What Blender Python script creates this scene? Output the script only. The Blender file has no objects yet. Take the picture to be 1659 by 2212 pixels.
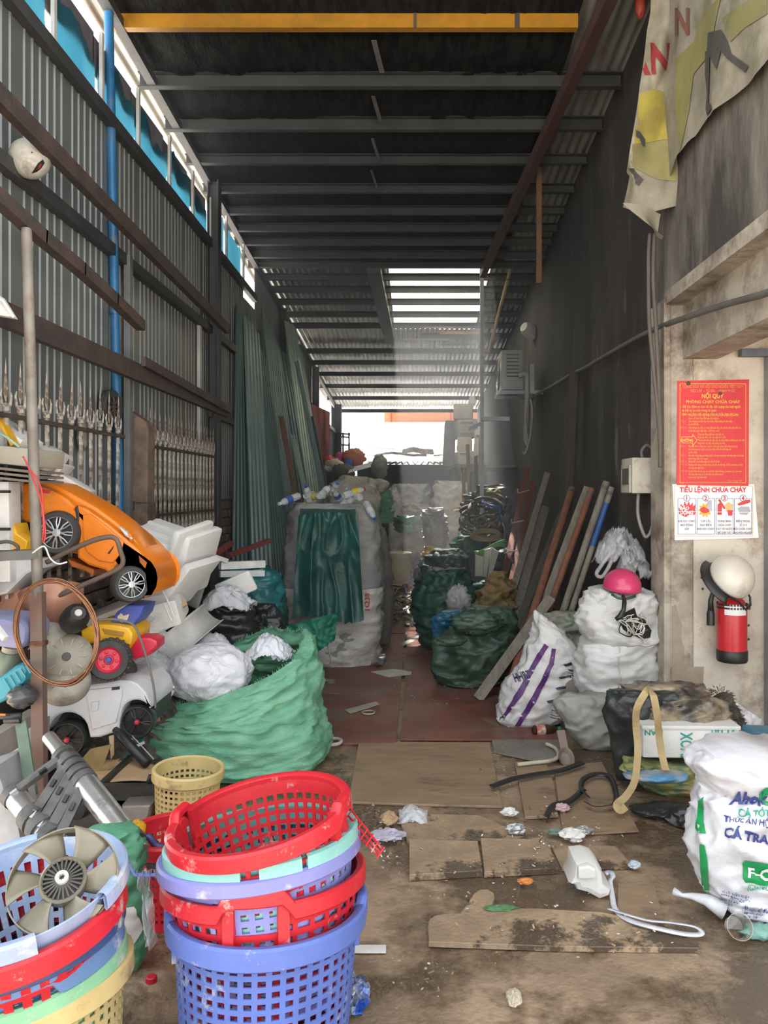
import bpy, bmesh, math, random
from mathutils import Vector, Matrix, Euler, noise
from mathutils.bvhtree import BVHTree

# ------------------------------------------------------------------ camera
SC = bpy.context.scene
COL = SC.collection
F, H, VX, VY = 1660.0, 1.5, 900.0, 1060.0          # focal length in pixels, eye height, vanishing point
cam_d = bpy.data.cameras.new('camera')
cam = bpy.data.objects.new('camera', cam_d)
COL.objects.link(cam)
cam.location = (0, 0, H)
cam.rotation_euler = (math.pi / 2, 0, 0)
cam_d.sensor_fit = 'VERTICAL'
cam_d.sensor_height = 36.0
cam_d.lens = 36.0 * F / 2212.0
cam_d.shift_x = -(VX - 829.5) / 2212.0
cam_d.shift_y = -(1106.0 - VY) / 2212.0
cam_d.clip_start = 0.05
cam_d.clip_end = 300
SC.camera = cam

# ------------------------------------------------------------------ sky light and exposure
wd = bpy.data.worlds.new('sky')
SC.world = wd
wd.use_nodes = True
bg = wd.node_tree.nodes['Background']
bg.inputs[0].default_value = (0.93, 0.965, 1.0, 1)
bg.inputs[1].default_value = 1.0
sun_d = bpy.data.lights.new('sun', 'SUN')
sun_d.energy = 14.0
sun_d.color = (1.0, 0.95, 0.87)
sun_d.angle = 0.02
sun = bpy.data.objects.new('sun', sun_d)
COL.objects.link(sun)
sun.rotation_euler = Vector((0.06, -0.42, -1.0)).to_track_quat('-Z', 'Y').to_euler()   # high, from behind the shed
SC.view_settings.view_transform = 'Standard'
SC.view_settings.look = 'None'
SC.view_settings.gamma = 1.0
SC.view_settings.use_curve_mapping = False
SC.view_settings.exposure = 1.7
SC.cycles.max_bounces = 7
SC.cycles.adaptive_threshold = 0.02
SC.cycles.transparent_max_bounces = 14
SC.cycles.use_denoising = True

R = random.Random(7)
V = Vector


def W(px, py, Y):
    return V(((px - VX) * Y / F, Y, H - (py - VY) * Y / F))


def FL(px, py):
    Y = F * H / (py - VY)
    return V(((px - VX) * Y / F, Y, 0))


# ------------------------------------------------------------------ materials
MATS = {}


def nd(nt, t, **kw):
    n = nt.nodes.new(t)
    for k, v in kw.items():
        setattr(n, k, v)
    return n


def mat(name, col, col2=None, rough=0.6, metal=0.0, scale=6.0, amt=0.5, bump=0.0, bscale=30.0, stretch=(1, 1, 1),
        dirt=None, dscale=2.0, damt=0.5, trans=0.0, alpha=1.0, spec=0.5, detail=5.0, transl=0.0, wet=False, emit=0.0, weave=0.0, dedge=None):
    """procedural surface: two tones by noise, a stain layer with its own shape, fine relief"""
    if name in MATS:
        return MATS[name]
    m = bpy.data.materials.new(name)
    MATS[name] = m
    m.use_nodes = True
    nt = m.node_tree
    L = nt.links
    b = nt.nodes['Principled BSDF']
    out = nt.nodes['Material Output']
    if col2 is None:
        col2 = tuple(c * 0.72 for c in col)
    tc = nd(nt, 'ShaderNodeTexCoord')
    mp = nd(nt, 'ShaderNodeMapping')
    mp.inputs['Scale'].default_value = stretch
    L.new(tc.outputs['Object'], mp.inputs['Vector'])
    n1 = nd(nt, 'ShaderNodeTexNoise')
    n1.inputs['Scale'].default_value = scale
    n1.inputs['Detail'].default_value = detail
    n1.inputs['Roughness'].default_value = 0.62
    L.new(mp.outputs[0], n1.inputs['Vector'])
    r1 = nd(nt, 'ShaderNodeValToRGB')
    r1.color_ramp.elements[0].position = 0.5 - 0.28 / max(amt * 2, 0.2) * 0.5
    r1.color_ramp.elements[1].position = 0.5 + 0.28 / max(amt * 2, 0.2) * 0.5
    r1.color_ramp.elements[0].color = (*col2, 1)
    r1.color_ramp.elements[1].color = (*col, 1)
    L.new(n1.outputs['Fac'], r1.inputs[0])
    colo = r1.outputs[0]
    roughv = None
    if dirt is not None:
        n2 = nd(nt, 'ShaderNodeTexNoise')
        n2.inputs['Scale'].default_value = dscale
        n2.inputs['Detail'].default_value = 8
        n2.inputs['Roughness'].default_value = 0.7
        L.new(mp.outputs[0], n2.inputs['Vector'])
        r2 = nd(nt, 'ShaderNodeValToRGB')
        r2.color_ramp.elements[0].position = 0.62 - damt * 0.3
        r2.color_ramp.elements[1].position = 0.72 - damt * 0.2
        if dedge:
            r2.color_ramp.elements[0].position, r2.color_ramp.elements[1].position = dedge
        L.new(n2.outputs['Fac'], r2.inputs[0])
        mx = nd(nt, 'ShaderNodeMixRGB')
        L.new(r2.outputs[0], mx.inputs[0])
        L.new(colo, mx.inputs[1])
        mx.inputs[2].default_value = (*dirt, 1)
        colo = mx.outputs[0]
        if wet:
            mr = nd(nt, 'ShaderNodeMapRange')
            mr.inputs[3].default_value = rough
            mr.inputs[4].default_value = 0.16
            L.new(r2.outputs[0], mr.inputs[0])
            L.new(mr.outputs[0], b.inputs['Roughness'])
            roughv = 1
    L.new(colo, b.inputs['Base Color'])
    if roughv is None:
        b.inputs['Roughness'].default_value = rough
    b.inputs['Metallic'].default_value = metal
    b.inputs['Specular IOR Level'].default_value = spec
    if trans:
        b.inputs['Transmission Weight'].default_value = trans
    b.inputs['Alpha'].default_value = alpha
    if emit:
        L.new(colo, b.inputs['Emission Color'])
        b.inputs['Emission Strength'].default_value = emit
    if bump or weave:
        n3 = nd(nt, 'ShaderNodeTexNoise')
        n3.inputs['Scale'].default_value = bscale
        n3.inputs['Detail'].default_value = 4
        L.new(mp.outputs[0], n3.inputs['Vector'])
        bp = nd(nt, 'ShaderNodeBump')
        bp.inputs['Strength'].default_value = max(bump, 0.01)
        bp.inputs['Distance'].default_value = 0.02
        L.new(n3.outputs['Fac'], bp.inputs['Height'])
        last = bp
        if weave:
            wv = nd(nt, 'ShaderNodeTexWave', bands_direction='Z')
            wv.inputs['Scale'].default_value = 130
            wv.inputs['Distortion'].default_value = 3
            L.new(tc.outputs['Object'], wv.inputs['Vector'])
            b2 = nd(nt, 'ShaderNodeBump')
            b2.inputs['Strength'].default_value = weave
            b2.inputs['Distance'].default_value = 0.004
            L.new(wv.outputs['Fac'], b2.inputs['Height'])
            L.new(bp.outputs[0], b2.inputs['Normal'])
            last = b2
        L.new(last.outputs[0], b.inputs['Normal'])
    if transl:
        tl = nd(nt, 'ShaderNodeBsdfTranslucent')
        L.new(colo, tl.inputs['Color'])
        ms = nd(nt, 'ShaderNodeMixShader')
        ms.inputs[0].default_value = transl
        L.new(b.outputs[0], ms.inputs[1])
        L.new(tl.outputs[0], ms.inputs[2])
        L.new(ms.outputs[0], out.inputs[0])
    return m


def film(name, col=(0.85, 0.87, 0.9), clear=0.55, rough=0.15, scale=14):
    """thin clear or milky plastic film"""
    if name in MATS:
        return MATS[name]
    m = bpy.data.materials.new(name)
    MATS[name] = m
    m.use_nodes = True
    nt = m.node_tree
    L = nt.links
    b = nt.nodes['Principled BSDF']
    b.inputs['Base Color'].default_value = (*col, 1)
    b.inputs['Roughness'].default_value = rough
    b.inputs['Specular IOR Level'].default_value = 0.8
    tc = nd(nt, 'ShaderNodeTexCoord')
    n3 = nd(nt, 'ShaderNodeTexNoise')
    n3.inputs['Scale'].default_value = scale
    n3.inputs['Detail'].default_value = 6
    n3.inputs['Distortion'].default_value = 1.5
    L.new(tc.outputs['Object'], n3.inputs['Vector'])
    bp = nd(nt, 'ShaderNodeBump')
    bp.inputs['Strength'].default_value = 0.9
    bp.inputs['Distance'].default_value = 0.03
    L.new(n3.outputs['Fac'], bp.inputs['Height'])
    L.new(bp.outputs[0], b.inputs['Normal'])
    tr = nd(nt, 'ShaderNodeBsdfTransparent')
    ms = nd(nt, 'ShaderNodeMixShader')
    ms.inputs[0].default_value = clear
    L.new(b.outputs[0], ms.inputs[1])
    L.new(tr.outputs[0], ms.inputs[2])
    L.new(ms.outputs[0], nt.nodes['Material Output'].inputs[0])
    return m


# ------------------------------------------------------------------ mesh builder
MW = {}


class MB:
    def __init__(self):
        self.v, self.f, self.mi = [], [], []
        self.cur = 0

    def add(self, vs, fs, M=None):
        o = len(self.v)
        self.v += [M @ V(p) for p in vs] if M is not None else [V(p) for p in vs]
        self.f += [tuple(o + i for i in f) for f in fs]
        self.mi += [self.cur] * len(fs)
        return self

    def box(self, lo, hi, M=None):
        x0, y0, z0 = lo
        x1, y1, z1 = hi
        vs = [(x0, y0, z0), (x1, y0, z0), (x1, y1, z0), (x0, y1, z0), (x0, y0, z1), (x1, y0, z1), (x1, y1, z1), (x0, y1, z1)]
        return self.add(vs, [(3, 2, 1, 0), (4, 5, 6, 7), (0, 1, 5, 4), (1, 2, 6, 5), (2, 3, 7, 6), (3, 0, 4, 7)], M)

    def obox(self, c, size, rot=(0, 0, 0), bev=0.0):
        M = Matrix.Translation(c) @ Euler(rot).to_matrix().to_4x4()
        s = V(size) / 2
        if not bev:
            return self.box(-s, s, M)
        bm = bmesh.new()
        bmesh.ops.create_cube(bm, size=1)
        for v in bm.verts:
            v.co = V((v.co.x * size[0], v.co.y * size[1], v.co.z * size[2]))
        bmesh.ops.bevel(bm, geom=bm.edges[:], offset=bev, segments=2, profile=0.6, affect='EDGES')
        bm.verts.index_update()
        self.add([v.co.copy() for v in bm.verts], [[v.index for v in f.verts] for f in bm.faces], M)
        bm.free()
        return self

    def bar(self, p, q, w, h, up=(0, 0, 1)):
        p, q = V(p), V(q)
        d = (q - p)
        ln = d.length
        d.normalize()
        u = V(up)
        s = d.cross(u)
        if s.length < 1e-4:
            s = d.cross(V((1, 0, 0)))
        s.normalize()
        u = s.cross(d)
        M = Matrix((( d.x, s.x, u.x, p.x), (d.y, s.y, u.y, p.y), (d.z, s.z, u.z, p.z), (0, 0, 0, 1)))
        return self.box((0, -w / 2, -h / 2), (ln, w / 2, h / 2), M)

    def tube(self, pts, r, n=8, closed=False, cap=True):
        pts = [V(p) for p in pts]
        N = len(pts)
        rs = r if isinstance(r, (list, tuple)) else [r] * N
        rings = []
        t0 = None
        for i in range(N):
            a = pts[i - 1] if (i > 0 or closed) else pts[0]
            c = pts[(i + 1) % N] if (i < N - 1 or closed) else pts[-1]
            t = (c - a)
            if t.length < 1e-9:
                t = V((0, 0, 1))
            t.normalize()
            if t0 is None:
                u = t.orthogonal().normalized()
            else:
                u = u - t * u.dot(t)
                if u.length < 1e-6:
                    u = t.orthogonal()
                u.normalize()
            t0 = t
            w = t.cross(u)
            rings.append([pts[i] + (u * math.cos(k * 2 * math.pi / n) + w * math.sin(k * 2 * math.pi / n)) * rs[i] for k in range(n)])
        vs = [p for rg in rings for p in rg]
        fs = []
        for i in range(N if closed else N - 1):
            j = (i + 1) % N
            for k in range(n):
                k2 = (k + 1) % n
                fs.append((i * n + k, i * n + k2, j * n + k2, j * n + k))
        if cap and not closed:
            fs.append(tuple(range(n))[::-1])
            fs.append(tuple((N - 1) * n + k for k in range(n)))
        return self.add(vs, fs)

    def lathe(self, prof, n=24, M=None, sx=1, sy=1, arc=None):
        a0, a1 = arc or (0, 2 * math.pi)
        full = arc is None
        m = n if full else n + 1
        vs, fs = [], []
        for r, z in prof:
            for k in range(m):
                a = a0 + (a1 - a0) * k / n
                vs.append((r * math.cos(a) * sx, r * math.sin(a) * sy, z))
        for i in range(len(prof) - 1):
            for k in range(n):
                k2 = (k + 1) % m
                fs.append((i * m + k, i * m + k2, (i + 1) * m + k2, (i + 1) * m + k))
        return self.add(vs, fs, M)

    def prism(self, poly, y0, y1, bev=0.0):
        """poly: list of world (x, z); front at y0, back at y1, edges chamfered by bev"""
        n = len(poly)
        c = V((sum(p[0] for p in poly) / n, sum(p[1] for p in poly) / n))

        def inset(b):
            res = []
            for i in range(n):
                a, p, q = V(poly[i - 1]), V(poly[i]), V(poly[(i + 1) % n])
                d = ((p - a).normalized() - (q - p).normalized())
                e1 = (p - a).normalized()
                e2 = (q - p).normalized()
                nn = V((-e1.y - e2.y, e1.x + e2.x))
                if nn.length > 1e-6:
                    nn.normalize()
                res.append(p + nn * b * self.sgn)
            return res
        area = sum(poly[i - 1][0] * poly[i][1] - poly[i][0] * poly[i - 1][1] for i in range(n))
        self.sgn = 1 if area > 0 else -1
        lay = []
        if bev:
            lay = [(inset(bev), y0), (inset(bev * 0.3), y0 + bev * 0.3), ([V(p) for p in poly], y0 + bev), ([V(p) for p in poly], y1 - bev), (inset(bev), y1)]
        else:
            lay = [([V(p) for p in poly], y0), ([V(p) for p in poly], y1)]
        vs = [(p.x, y, p.y) for L, y in lay for p in L]
        fs = []
        for i in range(len(lay) - 1):
            for k in range(n):
                k2 = (k + 1) % n
                q = (i * n + k, i * n + k2, (i + 1) * n + k2, (i + 1) * n + k)
                fs.append(q if self.sgn > 0 else q[::-1])
        a = tuple(range(n))
        b = tuple((len(lay) - 1) * n + k for k in range(n))
        fs.append(a[::-1] if self.sgn < 0 else a)
        fs.append(b if self.sgn < 0 else b[::-1])
        return self.add(vs, fs)

    def grid(self, fn, nu, nv, wrap=False):
        m = nu if wrap else nu + 1
        vs = [fn((k / nu), (i / nv)) for i in range(nv + 1) for k in range(m)]
        fs = []
        for i in range(nv):
            for k in range(nu):
                k2 = (k + 1) % m
                fs.append((i * m + k, i * m + k2, (i + 1) * m + k2, (i + 1) * m + k))
        return self.add(vs, fs)

    def build(self, name, mats, parent=None, smooth=False, solid=0.0, local=False, flip=False):
        Mi = None
        if parent is not None and not local:
            Mi = MW[parent.name].inverted()
        vs = [Mi @ p for p in self.v] if Mi is not None else self.v
        me = bpy.data.meshes.new(name)
        me.from_pydata([tuple(p) for p in vs], [], self.f)
        for mm in (mats if isinstance(mats, (list, tuple)) else [mats] if mats else []):
            me.materials.append(mm)
        if any(self.mi):
            me.polygons.foreach_set('material_index', self.mi)
        if smooth:
            me.polygons.foreach_set('use_smooth', [True] * len(me.polygons))
            if smooth == 'auto':
                me.set_sharp_from_angle(angle=math.radians(38))
        me.validate()
        me.update()
        o = bpy.data.objects.new(name, me)
        COL.objects.link(o)
        if parent is not None:
            o.parent = parent
            MW[o.name] = MW[parent.name]
        else:
            MW[o.name] = Matrix.Identity(4)
        if solid:
            md = o.modifiers.new('thickness', 'SOLIDIFY')
            md.thickness = solid
            md.offset = 0
        return o


def props(o, label=None, cat=None, group=None, kind=None):
    if label:
        o['label'] = label
    if cat:
        o['category'] = cat
    if group:
        o['group'] = group
    if kind:
        o['kind'] = kind
    return o


def T(name, label, cat, loc=(0, 0, 0), rot=(0, 0, 0), group=None):
    o = bpy.data.objects.new(name, None)
    COL.objects.link(o)
    o.empty_display_size = 0.1
    o.location = loc
    o.rotation_euler = rot
    MW[o.name] = Matrix.Translation(V(loc)) @ Euler(rot).to_matrix().to_4x4()
    return props(o, label, cat, group)


def struct(name, mb=None, m=None, parent=None, **kw):
    if mb is None:
        o = bpy.data.objects.new(name, None)
        COL.objects.link(o)
        MW[o.name] = Matrix.Identity(4)
    else:
        o = mb.build(name, m, parent, **kw)
    if parent is None:
        o['kind'] = 'structure'
    return o


def piece(name, me, parent, M):
    """a copy of a shared mesh as a part of its own"""
    o = bpy.data.objects.new(name, me)
    COL.objects.link(o)
    o.parent = parent
    o.matrix_local = MW[parent.name].inverted() @ M
    return o


def mesh_only(mb, name, mats, smooth=False):
    o = mb.build(name, mats, None, smooth)
    me = o.data
    bpy.data.objects.remove(o)
    return me


def tag1(o, label, cat, group=None):
    """centre the origin of a one-mesh thing on its base"""
    me = o.data
    n = len(me.vertices)
    c = V((0, 0, 0))
    zmin = 1e9
    for v in me.vertices:
        c += v.co
        zmin = min(zmin, v.co.z)
    c /= n
    c.z = zmin
    me.transform(Matrix.Translation(-c))
    o.location = c
    MW[o.name] = Matrix.Translation(c)
    return props(o, label, cat, group)


# ------------------------------------------------------------------ soft shapes
def fbm(p, o=3):
    s, a, t = 0.0, 1.0, 0.0
    for i in range(o):
        s += a * noise.noise(p)
        t += a
        p = p * 2.07 + V((3.1, 1.7, 5.3))
        a *= 0.5
    return s / t


def ridge(p):
    return 1.0 - 2.4 * abs(noise.noise(p)) ** 0.75


def smooth_rows(rows, n):
    """rows of tuples, evenly resampled with Catmull-Rom"""
    out = []
    m = len(rows) - 1
    for i in range(n + 1):
        t = i / n * m
        k = min(int(t), m - 1)
        u = t - k
        p0, p1, p2, p3 = rows[max(k - 1, 0)], rows[k], rows[k + 1], rows[min(k + 2, m)]
        out.append(tuple(0.5 * (2 * b + (c - a) * u + (2 * a - 5 * b + 4 * c - d) * u * u + (3 * b - a - 3 * c + d) * u ** 3) for a, b, c, d in zip(p0, p1, p2, p3)))
    return out


def soft(mb, rows, ex=2.4, nu=72, nv=56, wr=0.02, fq=5.0, zs=2.0, seed=0, tuck=True, lump=0.03, open_top=False, axisrot=0.0):
    """closed soft body: rows = (cx, cy, z, rx, ry) from bottom to top"""
    rr = smooth_rows(rows, nv)
    so = V((seed * 7.3, seed * 3.1, seed * 11.7))
    vs = []
    for i, (cx, cy, z, rx, ry) in enumerate(rr):
        for k in range(nu):
            a = 2 * math.pi * k / nu
            ca, sa = math.cos(a), math.sin(a)
            q = (abs(ca) ** ex + abs(sa) ** ex) ** (-1 / ex)
            if axisrot:
                ca, sa = ca * math.cos(axisrot) - sa * math.sin(axisrot), ca * math.sin(axisrot) + sa * math.cos(axisrot)
            x, y = ca * q * max(rx, 0.001), sa * q * max(ry, 0.001)
            p = V((cx + x, cy + y, z))
            n = V((ca, sa, 0))
            sm = min(1.0, min(rx, ry) / 0.09)
            wr2 = wr * 1.05
            d = lump * fbm(p * 2.6 + so, 2) + wr2 * ridge(V((p.x * fq, p.y * fq, p.z * fq * zs)) + so) * 0.9 + wr2 * 0.85 * ridge(V((p.x * fq * 2.3, p.y * fq * 2.3, p.z * fq * 2.0 * zs)) + so * 2) \
                + wr2 * 0.38 * ridge(V((p.x * fq * 5, p.y * fq * 5, p.z * fq * 4 * zs)) + so)
            p = p + n * d * sm + V((0, 0, 0.35 * d * sm * (1 if i > 2 else 0)))
            vs.append(p)
    fs = []
    for i in range(nv):
        for k in range(nu):
            k2 = (k + 1) % nu
            fs.append((i * nu + k, i * nu + k2, (i + 1) * nu + k2, (i + 1) * nu + k))
    fs.append(tuple(range(nu))[::-1])
    if not open_top:
        fs.append(tuple(nv * nu + k for k in range(nu)))
    return mb.add(vs, fs)


def rows_px(Y, prof, ratio=0.85, zb=None, lean=0.0, rymax=9):
    """silhouette rows (py, xl, xr) top to bottom -> soft rows bottom to top"""
    rows = []
    n = len(prof)
    for i, (py, xl, xr) in enumerate(reversed(prof)):
        Yc = Y + lean * i / (n - 1)
        a, b = W(xl, py, Yc), W(xr, py, Yc)
        rx = (b.x - a.x) / 2
        rows.append(((a.x + b.x) / 2, Yc, a.z, rx, min(rx * ratio, rymax)))
    if zb is not None:
        z0 = rows[0][2]
        z1 = rows[-1][2]
        rows = [(r[0], r[1], zb + (r[2] - z0) * (z1 - zb) / (z1 - z0), r[3], r[4]) for r in rows]
    r = rows[0]
    rows = [(r[0], r[1], r[2], r[3] * 0.72, r[4] * 0.72)] + rows
    return rows


BV = {}


def bvh_of(o):
    if o.name not in BV:
        Mx = MW[o.name]
        me = o.data
        BV[o.name] = BVHTree.FromPolygons([Mx @ v.co for v in me.vertices], [tuple(p.vertices) for p in me.polygons])
    return BV[o.name]


def sack(name, label, cat, Y, prof, m, ratio=0.85, zb=0.0, wr=0.02, fq=5.0, zs=2.0, seed=1, ex=2.4, lean=0.0, lump=0.03, group=None, body='body',
         open_top=False, nu=72, nv=56, solid=0.0, rymax=9):
    rows = rows_px(Y, prof, ratio, zb, lean, rymax)
    t = T(name, label, cat, (rows[0][0], rows[0][1], rows[0][2]), group=group)
    mb = MB()
    soft(mb, rows, ex, nu, nv, wr, fq, zs, seed, lump=lump, open_top=open_top)
    b = mb.build(body, m, t, smooth=True, solid=solid)
    return t, b


def cast(px, py, objs, off=0.003):
    """the point of a surface that is seen at a pixel, lifted a little off it"""
    d = (W(px, py, 1.0) - V((0, 0, H))).normalized()
    best = None
    for o in objs:
        h = bvh_of(o).ray_cast(V((0, 0, H)), d)
        if h[0] is not None and (best is None or h[3] < best[3]):
            best = h
    if best is None:
        return None
    n = best[1]
    if n.dot(d) > 0:
        n = -n
    return best[0] + n * off


def print_poly(parent, name, m, pxpoly, objs, off=0.003, cell=9, zfit=None):
    """flat print that lies on a soft surface: polygon outline given where the photo shows it"""
    xs = [p[0] for p in pxpoly]
    ys = [p[1] for p in pxpoly]
    bm = bmesh.new()
    bv = [bm.verts.new((p[0], p[1], 0)) for p in pxpoly]
    f = bm.faces.new(bv)
    x = min(xs) + cell
    while x < max(xs):
        g = bm.verts[:] + bm.edges[:] + bm.faces[:]
        bmesh.ops.bisect_plane(bm, geom=g, plane_co=(x, 0, 0), plane_no=(1, 0, 0))
        x += cell
    y = min(ys) + cell
    while y < max(ys):
        g = bm.verts[:] + bm.edges[:] + bm.faces[:]
        bmesh.ops.bisect_plane(bm, geom=g, plane_co=(0, y, 0), plane_no=(0, 1, 0))
        y += cell
    return _lay(bm, parent, name, m, objs, off)


def _lay(bm, parent, name, m, objs, off):
    bm.verts.index_update()
    vs, bad = [], set()
    for v in bm.verts:
        p = cast(v.co.x, v.co.y, objs, off)
        if p is None:
            bad.add(v.index)
            p = V((0, 0, 0))
        vs.append(p)
    fs = [[v.index for v in f.verts] for f in bm.faces]
    fs = [f for f in fs if not any(i in bad for i in f)]
    used = sorted({i for f in fs for i in f})
    mp = {u: i for i, u in enumerate(used)}
    bm.free()
    if not fs:
        return None
    mb = MB()
    mb.add([vs[u] for u in used], [[mp[i] for i in f] for f in fs])
    return mb.build(name, m, parent, smooth=True)


def text_mesh(body, size=1.0, bold=0.0, align='CENTER', shear=0.0, spacing=1.0, line=1.0):
    c = bpy.data.curves.new('txt', 'FONT')
    c.body = body
    c.size = size
    c.align_x = align
    c.offset = bold
    c.shear = shear
    c.resolution_u = 2
    c.space_character = spacing
    c.space_line = line
    o = bpy.data.objects.new('txt', c)
    COL.objects.link(o)
    me = bpy.data.meshes.new_from_object(o)
    bpy.data.objects.remove(o)
    bpy.data.curves.remove(c)
    return me


def flat_text(parent, body, m, org, ux, uy, size, bold=0.0, align='CENTER', sx=1.0, shear=0.0, spacing=1.0, line=1.0, name='lettering'):
    """lettering on a flat thing: org, ux, uy in world space"""
    me = text_mesh(body, size, bold, align, shear, spacing, line)
    org, ux, uy = V(org), V(ux), V(uy)
    mb = MB()
    mb.add([org + ux * v.co.x * sx + uy * v.co.y for v in me.vertices], [tuple(p.vertices) for p in me.polygons])
    bpy.data.meshes.remove(me)
    return mb.build(name, m, parent)


def soft_text(parent, body, m, px, py, height, objs, ang=0.0, bold=0.0, align='LEFT', sx=1.0, off=0.004, shear=0.0, name='lettering', vert=1.0):
    """lettering printed on a soft surface, placed where the photo shows it (pixels)"""
    me = text_mesh(body, 1.0, bold, align, shear)
    bm = bmesh.new()
    bm.from_mesh(me)
    bpy.data.meshes.remove(me)
    bmesh.ops.triangulate(bm, faces=bm.faces[:])
    s = height / 0.72
    ca, sa = math.cos(ang), math.sin(ang)
    for v in bm.verts:
        x, y = v.co.x * s * sx, -v.co.y * s * vert
        v.co = V((px + x * ca - y * sa, py + x * sa + y * ca, 0))
    for _ in range(2):
        es = [e for e in bm.edges if e.calc_length() > 12]
        if es:
            bmesh.ops.subdivide_edges(bm, edges=es, cuts=1)
            bmesh.ops.triangulate(bm, faces=bm.faces[:])
    return _lay(bm, parent, name, m, objs, off)


def crumple(mb, c, r, amp=0.25, fq=3.0, seed=0, nu=36, nv=24, sharp=True):
    """crumpled ball of film or cloth"""
    so = V((seed * 5.1, seed * 2.3, seed * 9.1))
    c = V(c)
    r = V(r)

    def fn(u, v):
        a, b = 2 * math.pi * u, math.pi * (v * 0.996 + 0.002)
        d = V((math.cos(a) * math.sin(b), math.sin(a) * math.sin(b), -math.cos(b)))
        k = 1 + amp * (ridge(d * fq * 0.5 + so) * 0.6 + ridge(d * fq + so) * 0.5 + 0.3 * ridge(d * fq * 2.2 + so) if sharp else fbm(d * fq * 0.5 + so))
        return c + V((d.x * r.x, d.y * r.y, d.z * r.z)) * max(k, 0.2)
    return mb.grid(fn, nu, nv, wrap=True)


def film_sheets(mb, c, size, n=5, seed=0, res=40, dome=0.6, amp=0.13):
    """wad of thin film: overlapping open sheets with long sharp creases"""
    c = V(c)
    for k in range(n):
        a = seed + k * 1.9
        ca, sa = math.cos(a), math.sin(a)
        off = V((size[0] * 0.28 * noise.noise(V((a, 1, 0))) * 2, size[1] * 0.3 * noise.noise(V((a, 2, 0))) * 2, size[2] * 0.25 * k / n))
        sc = 1.0 - 0.09 * k

        def fn(u, v):
            x, y = (u - 0.5) * 2, (v - 0.5) * 2
            p, q = x * ca - y * sa, x * sa + y * ca
            r2 = min(1.3, (x * x + y * y))
            w = noise.noise(V((p * 1.3, q * 1.3, a)))
            cr = ridge(V((p * 3.5 + w * 1.6, q * 0.7, a))) + 0.5 * ridge(V((q * 4.5 + w * 2, p * 1.0, a + 5))) + 0.14 * ridge(V((p * 11, q * 3, a + 9)))
            edge = 1 + 0.22 * noise.noise(V((math.atan2(y, x) * 1.5, a, 3)))
            z = dome * (1 - r2) * size[2] * 1.6 - 0.5 * size[2] + amp * size[2] * cr * 1.5
            return c + off + V((x * size[0] * sc * edge, y * size[1] * sc * edge, z)) + V((0.03, 0.03, 0)) * cr * size[0]
        mb.grid(fn, res, res)
    return mb


def copy_tree(o, parent=None):
    c = o.copy()
    COL.objects.link(c)
    c.parent = parent
    for ch in o.children:
        copy_tree(ch, c)
    return c
# ================================================================== materials of the place
m_floor = mat('wet_concrete', (0.33, 0.235, 0.155), (0.22, 0.155, 0.10), rough=0.75, scale=2.6, amt=0.8, bump=0.35, bscale=45, dirt=(0.10, 0.068, 0.042), dscale=1.0, wet=True, dedge=(0.45, 0.53))
m_yard = mat('pale_yard', (0.55, 0.53, 0.5), rough=0.9, bump=0.1)
m_redplate = mat('worn_red_plate', (0.20, 0.062, 0.042), (0.13, 0.045, 0.032), rough=0.5, scale=3, amt=0.8, bump=0.15, bscale=60, dirt=(0.16, 0.11, 0.08), dscale=2.4, damt=0.45)
m_ply = mat('dirty_plywood', (0.30, 0.205, 0.125), (0.225, 0.155, 0.095), rough=0.7, scale=3, amt=0.7, stretch=(1, 3, 1), bump=0.12, bscale=60, dirt=(0.13, 0.09, 0.06), dscale=1.6, damt=0.35)
m_slab = mat('wet_board', (0.38, 0.27, 0.17), (0.26, 0.185, 0.12), rough=0.7, scale=5, amt=0.7, bump=0.3, bscale=50, dirt=(0.085, 0.06, 0.04), dscale=2.6, wet=True, dedge=(0.53, 0.58))
m_sheet = mat('grey_metal_cladding', (0.22, 0.235, 0.235), (0.17, 0.18, 0.178), rough=0.45, metal=0.35, scale=2, stretch=(1, 1, 0.25), amt=0.6, dirt=(0.22, 0.19, 0.15), dscale=1.5, damt=0.3)
m_blue = mat('blue_plastic_sheet', (0.045, 0.20, 0.285), (0.03, 0.15, 0.23), rough=0.4, scale=1.6, amt=0.6, stretch=(1, 1, 0.3), transl=0.5)
m_greyfilm = mat('grey_backing_sheet', (0.20, 0.19, 0.195), rough=0.8, transl=0.35)
m_batten = mat('pale_batten', (0.62, 0.6, 0.57), rough=0.7)
m_rust = mat('rusty_brown_steel', (0.085, 0.055, 0.045), (0.05, 0.04, 0.038), rough=0.7, scale=7, amt=0.8, bump=0.2, bscale=60)
m_darksteel = mat('dark_steel', (0.06, 0.062, 0.065), (0.04, 0.04, 0.042), rough=0.6, scale=6, bump=0.1)
m_bluepaint = mat('blue_painted_pipe', (0.025, 0.15, 0.33), (0.02, 0.11, 0.25), rough=0.4, scale=5, amt=0.6, dirt=(0.1, 0.14, 0.18), dscale=6, damt=0.2)
m_fence = mat('peeling_white_iron', (0.52, 0.48, 0.42), (0.17, 0.13, 0.1), rough=0.8, scale=16, amt=0.9, bump=0.4, bscale=50)
m_brick = mat('sooty_brick', (0.19, 0.125, 0.09), (0.1, 0.075, 0.06), rough=0.9, scale=8, amt=0.8, bump=0.3)
m_post = mat('brown_masonry_post', (0.2, 0.14, 0.1), (0.12, 0.09, 0.07), rough=0.9, scale=9, amt=0.8, bump=0.3)
m_roof = mat('zinc_roof_sheet', (0.34, 0.34, 0.32), (0.22, 0.215, 0.2), rough=0.45, metal=0.3, scale=3, stretch=(2, 0.5, 1), amt=0.7, dirt=(0.2, 0.13, 0.08), dscale=2.5, damt=0.25)
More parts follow.
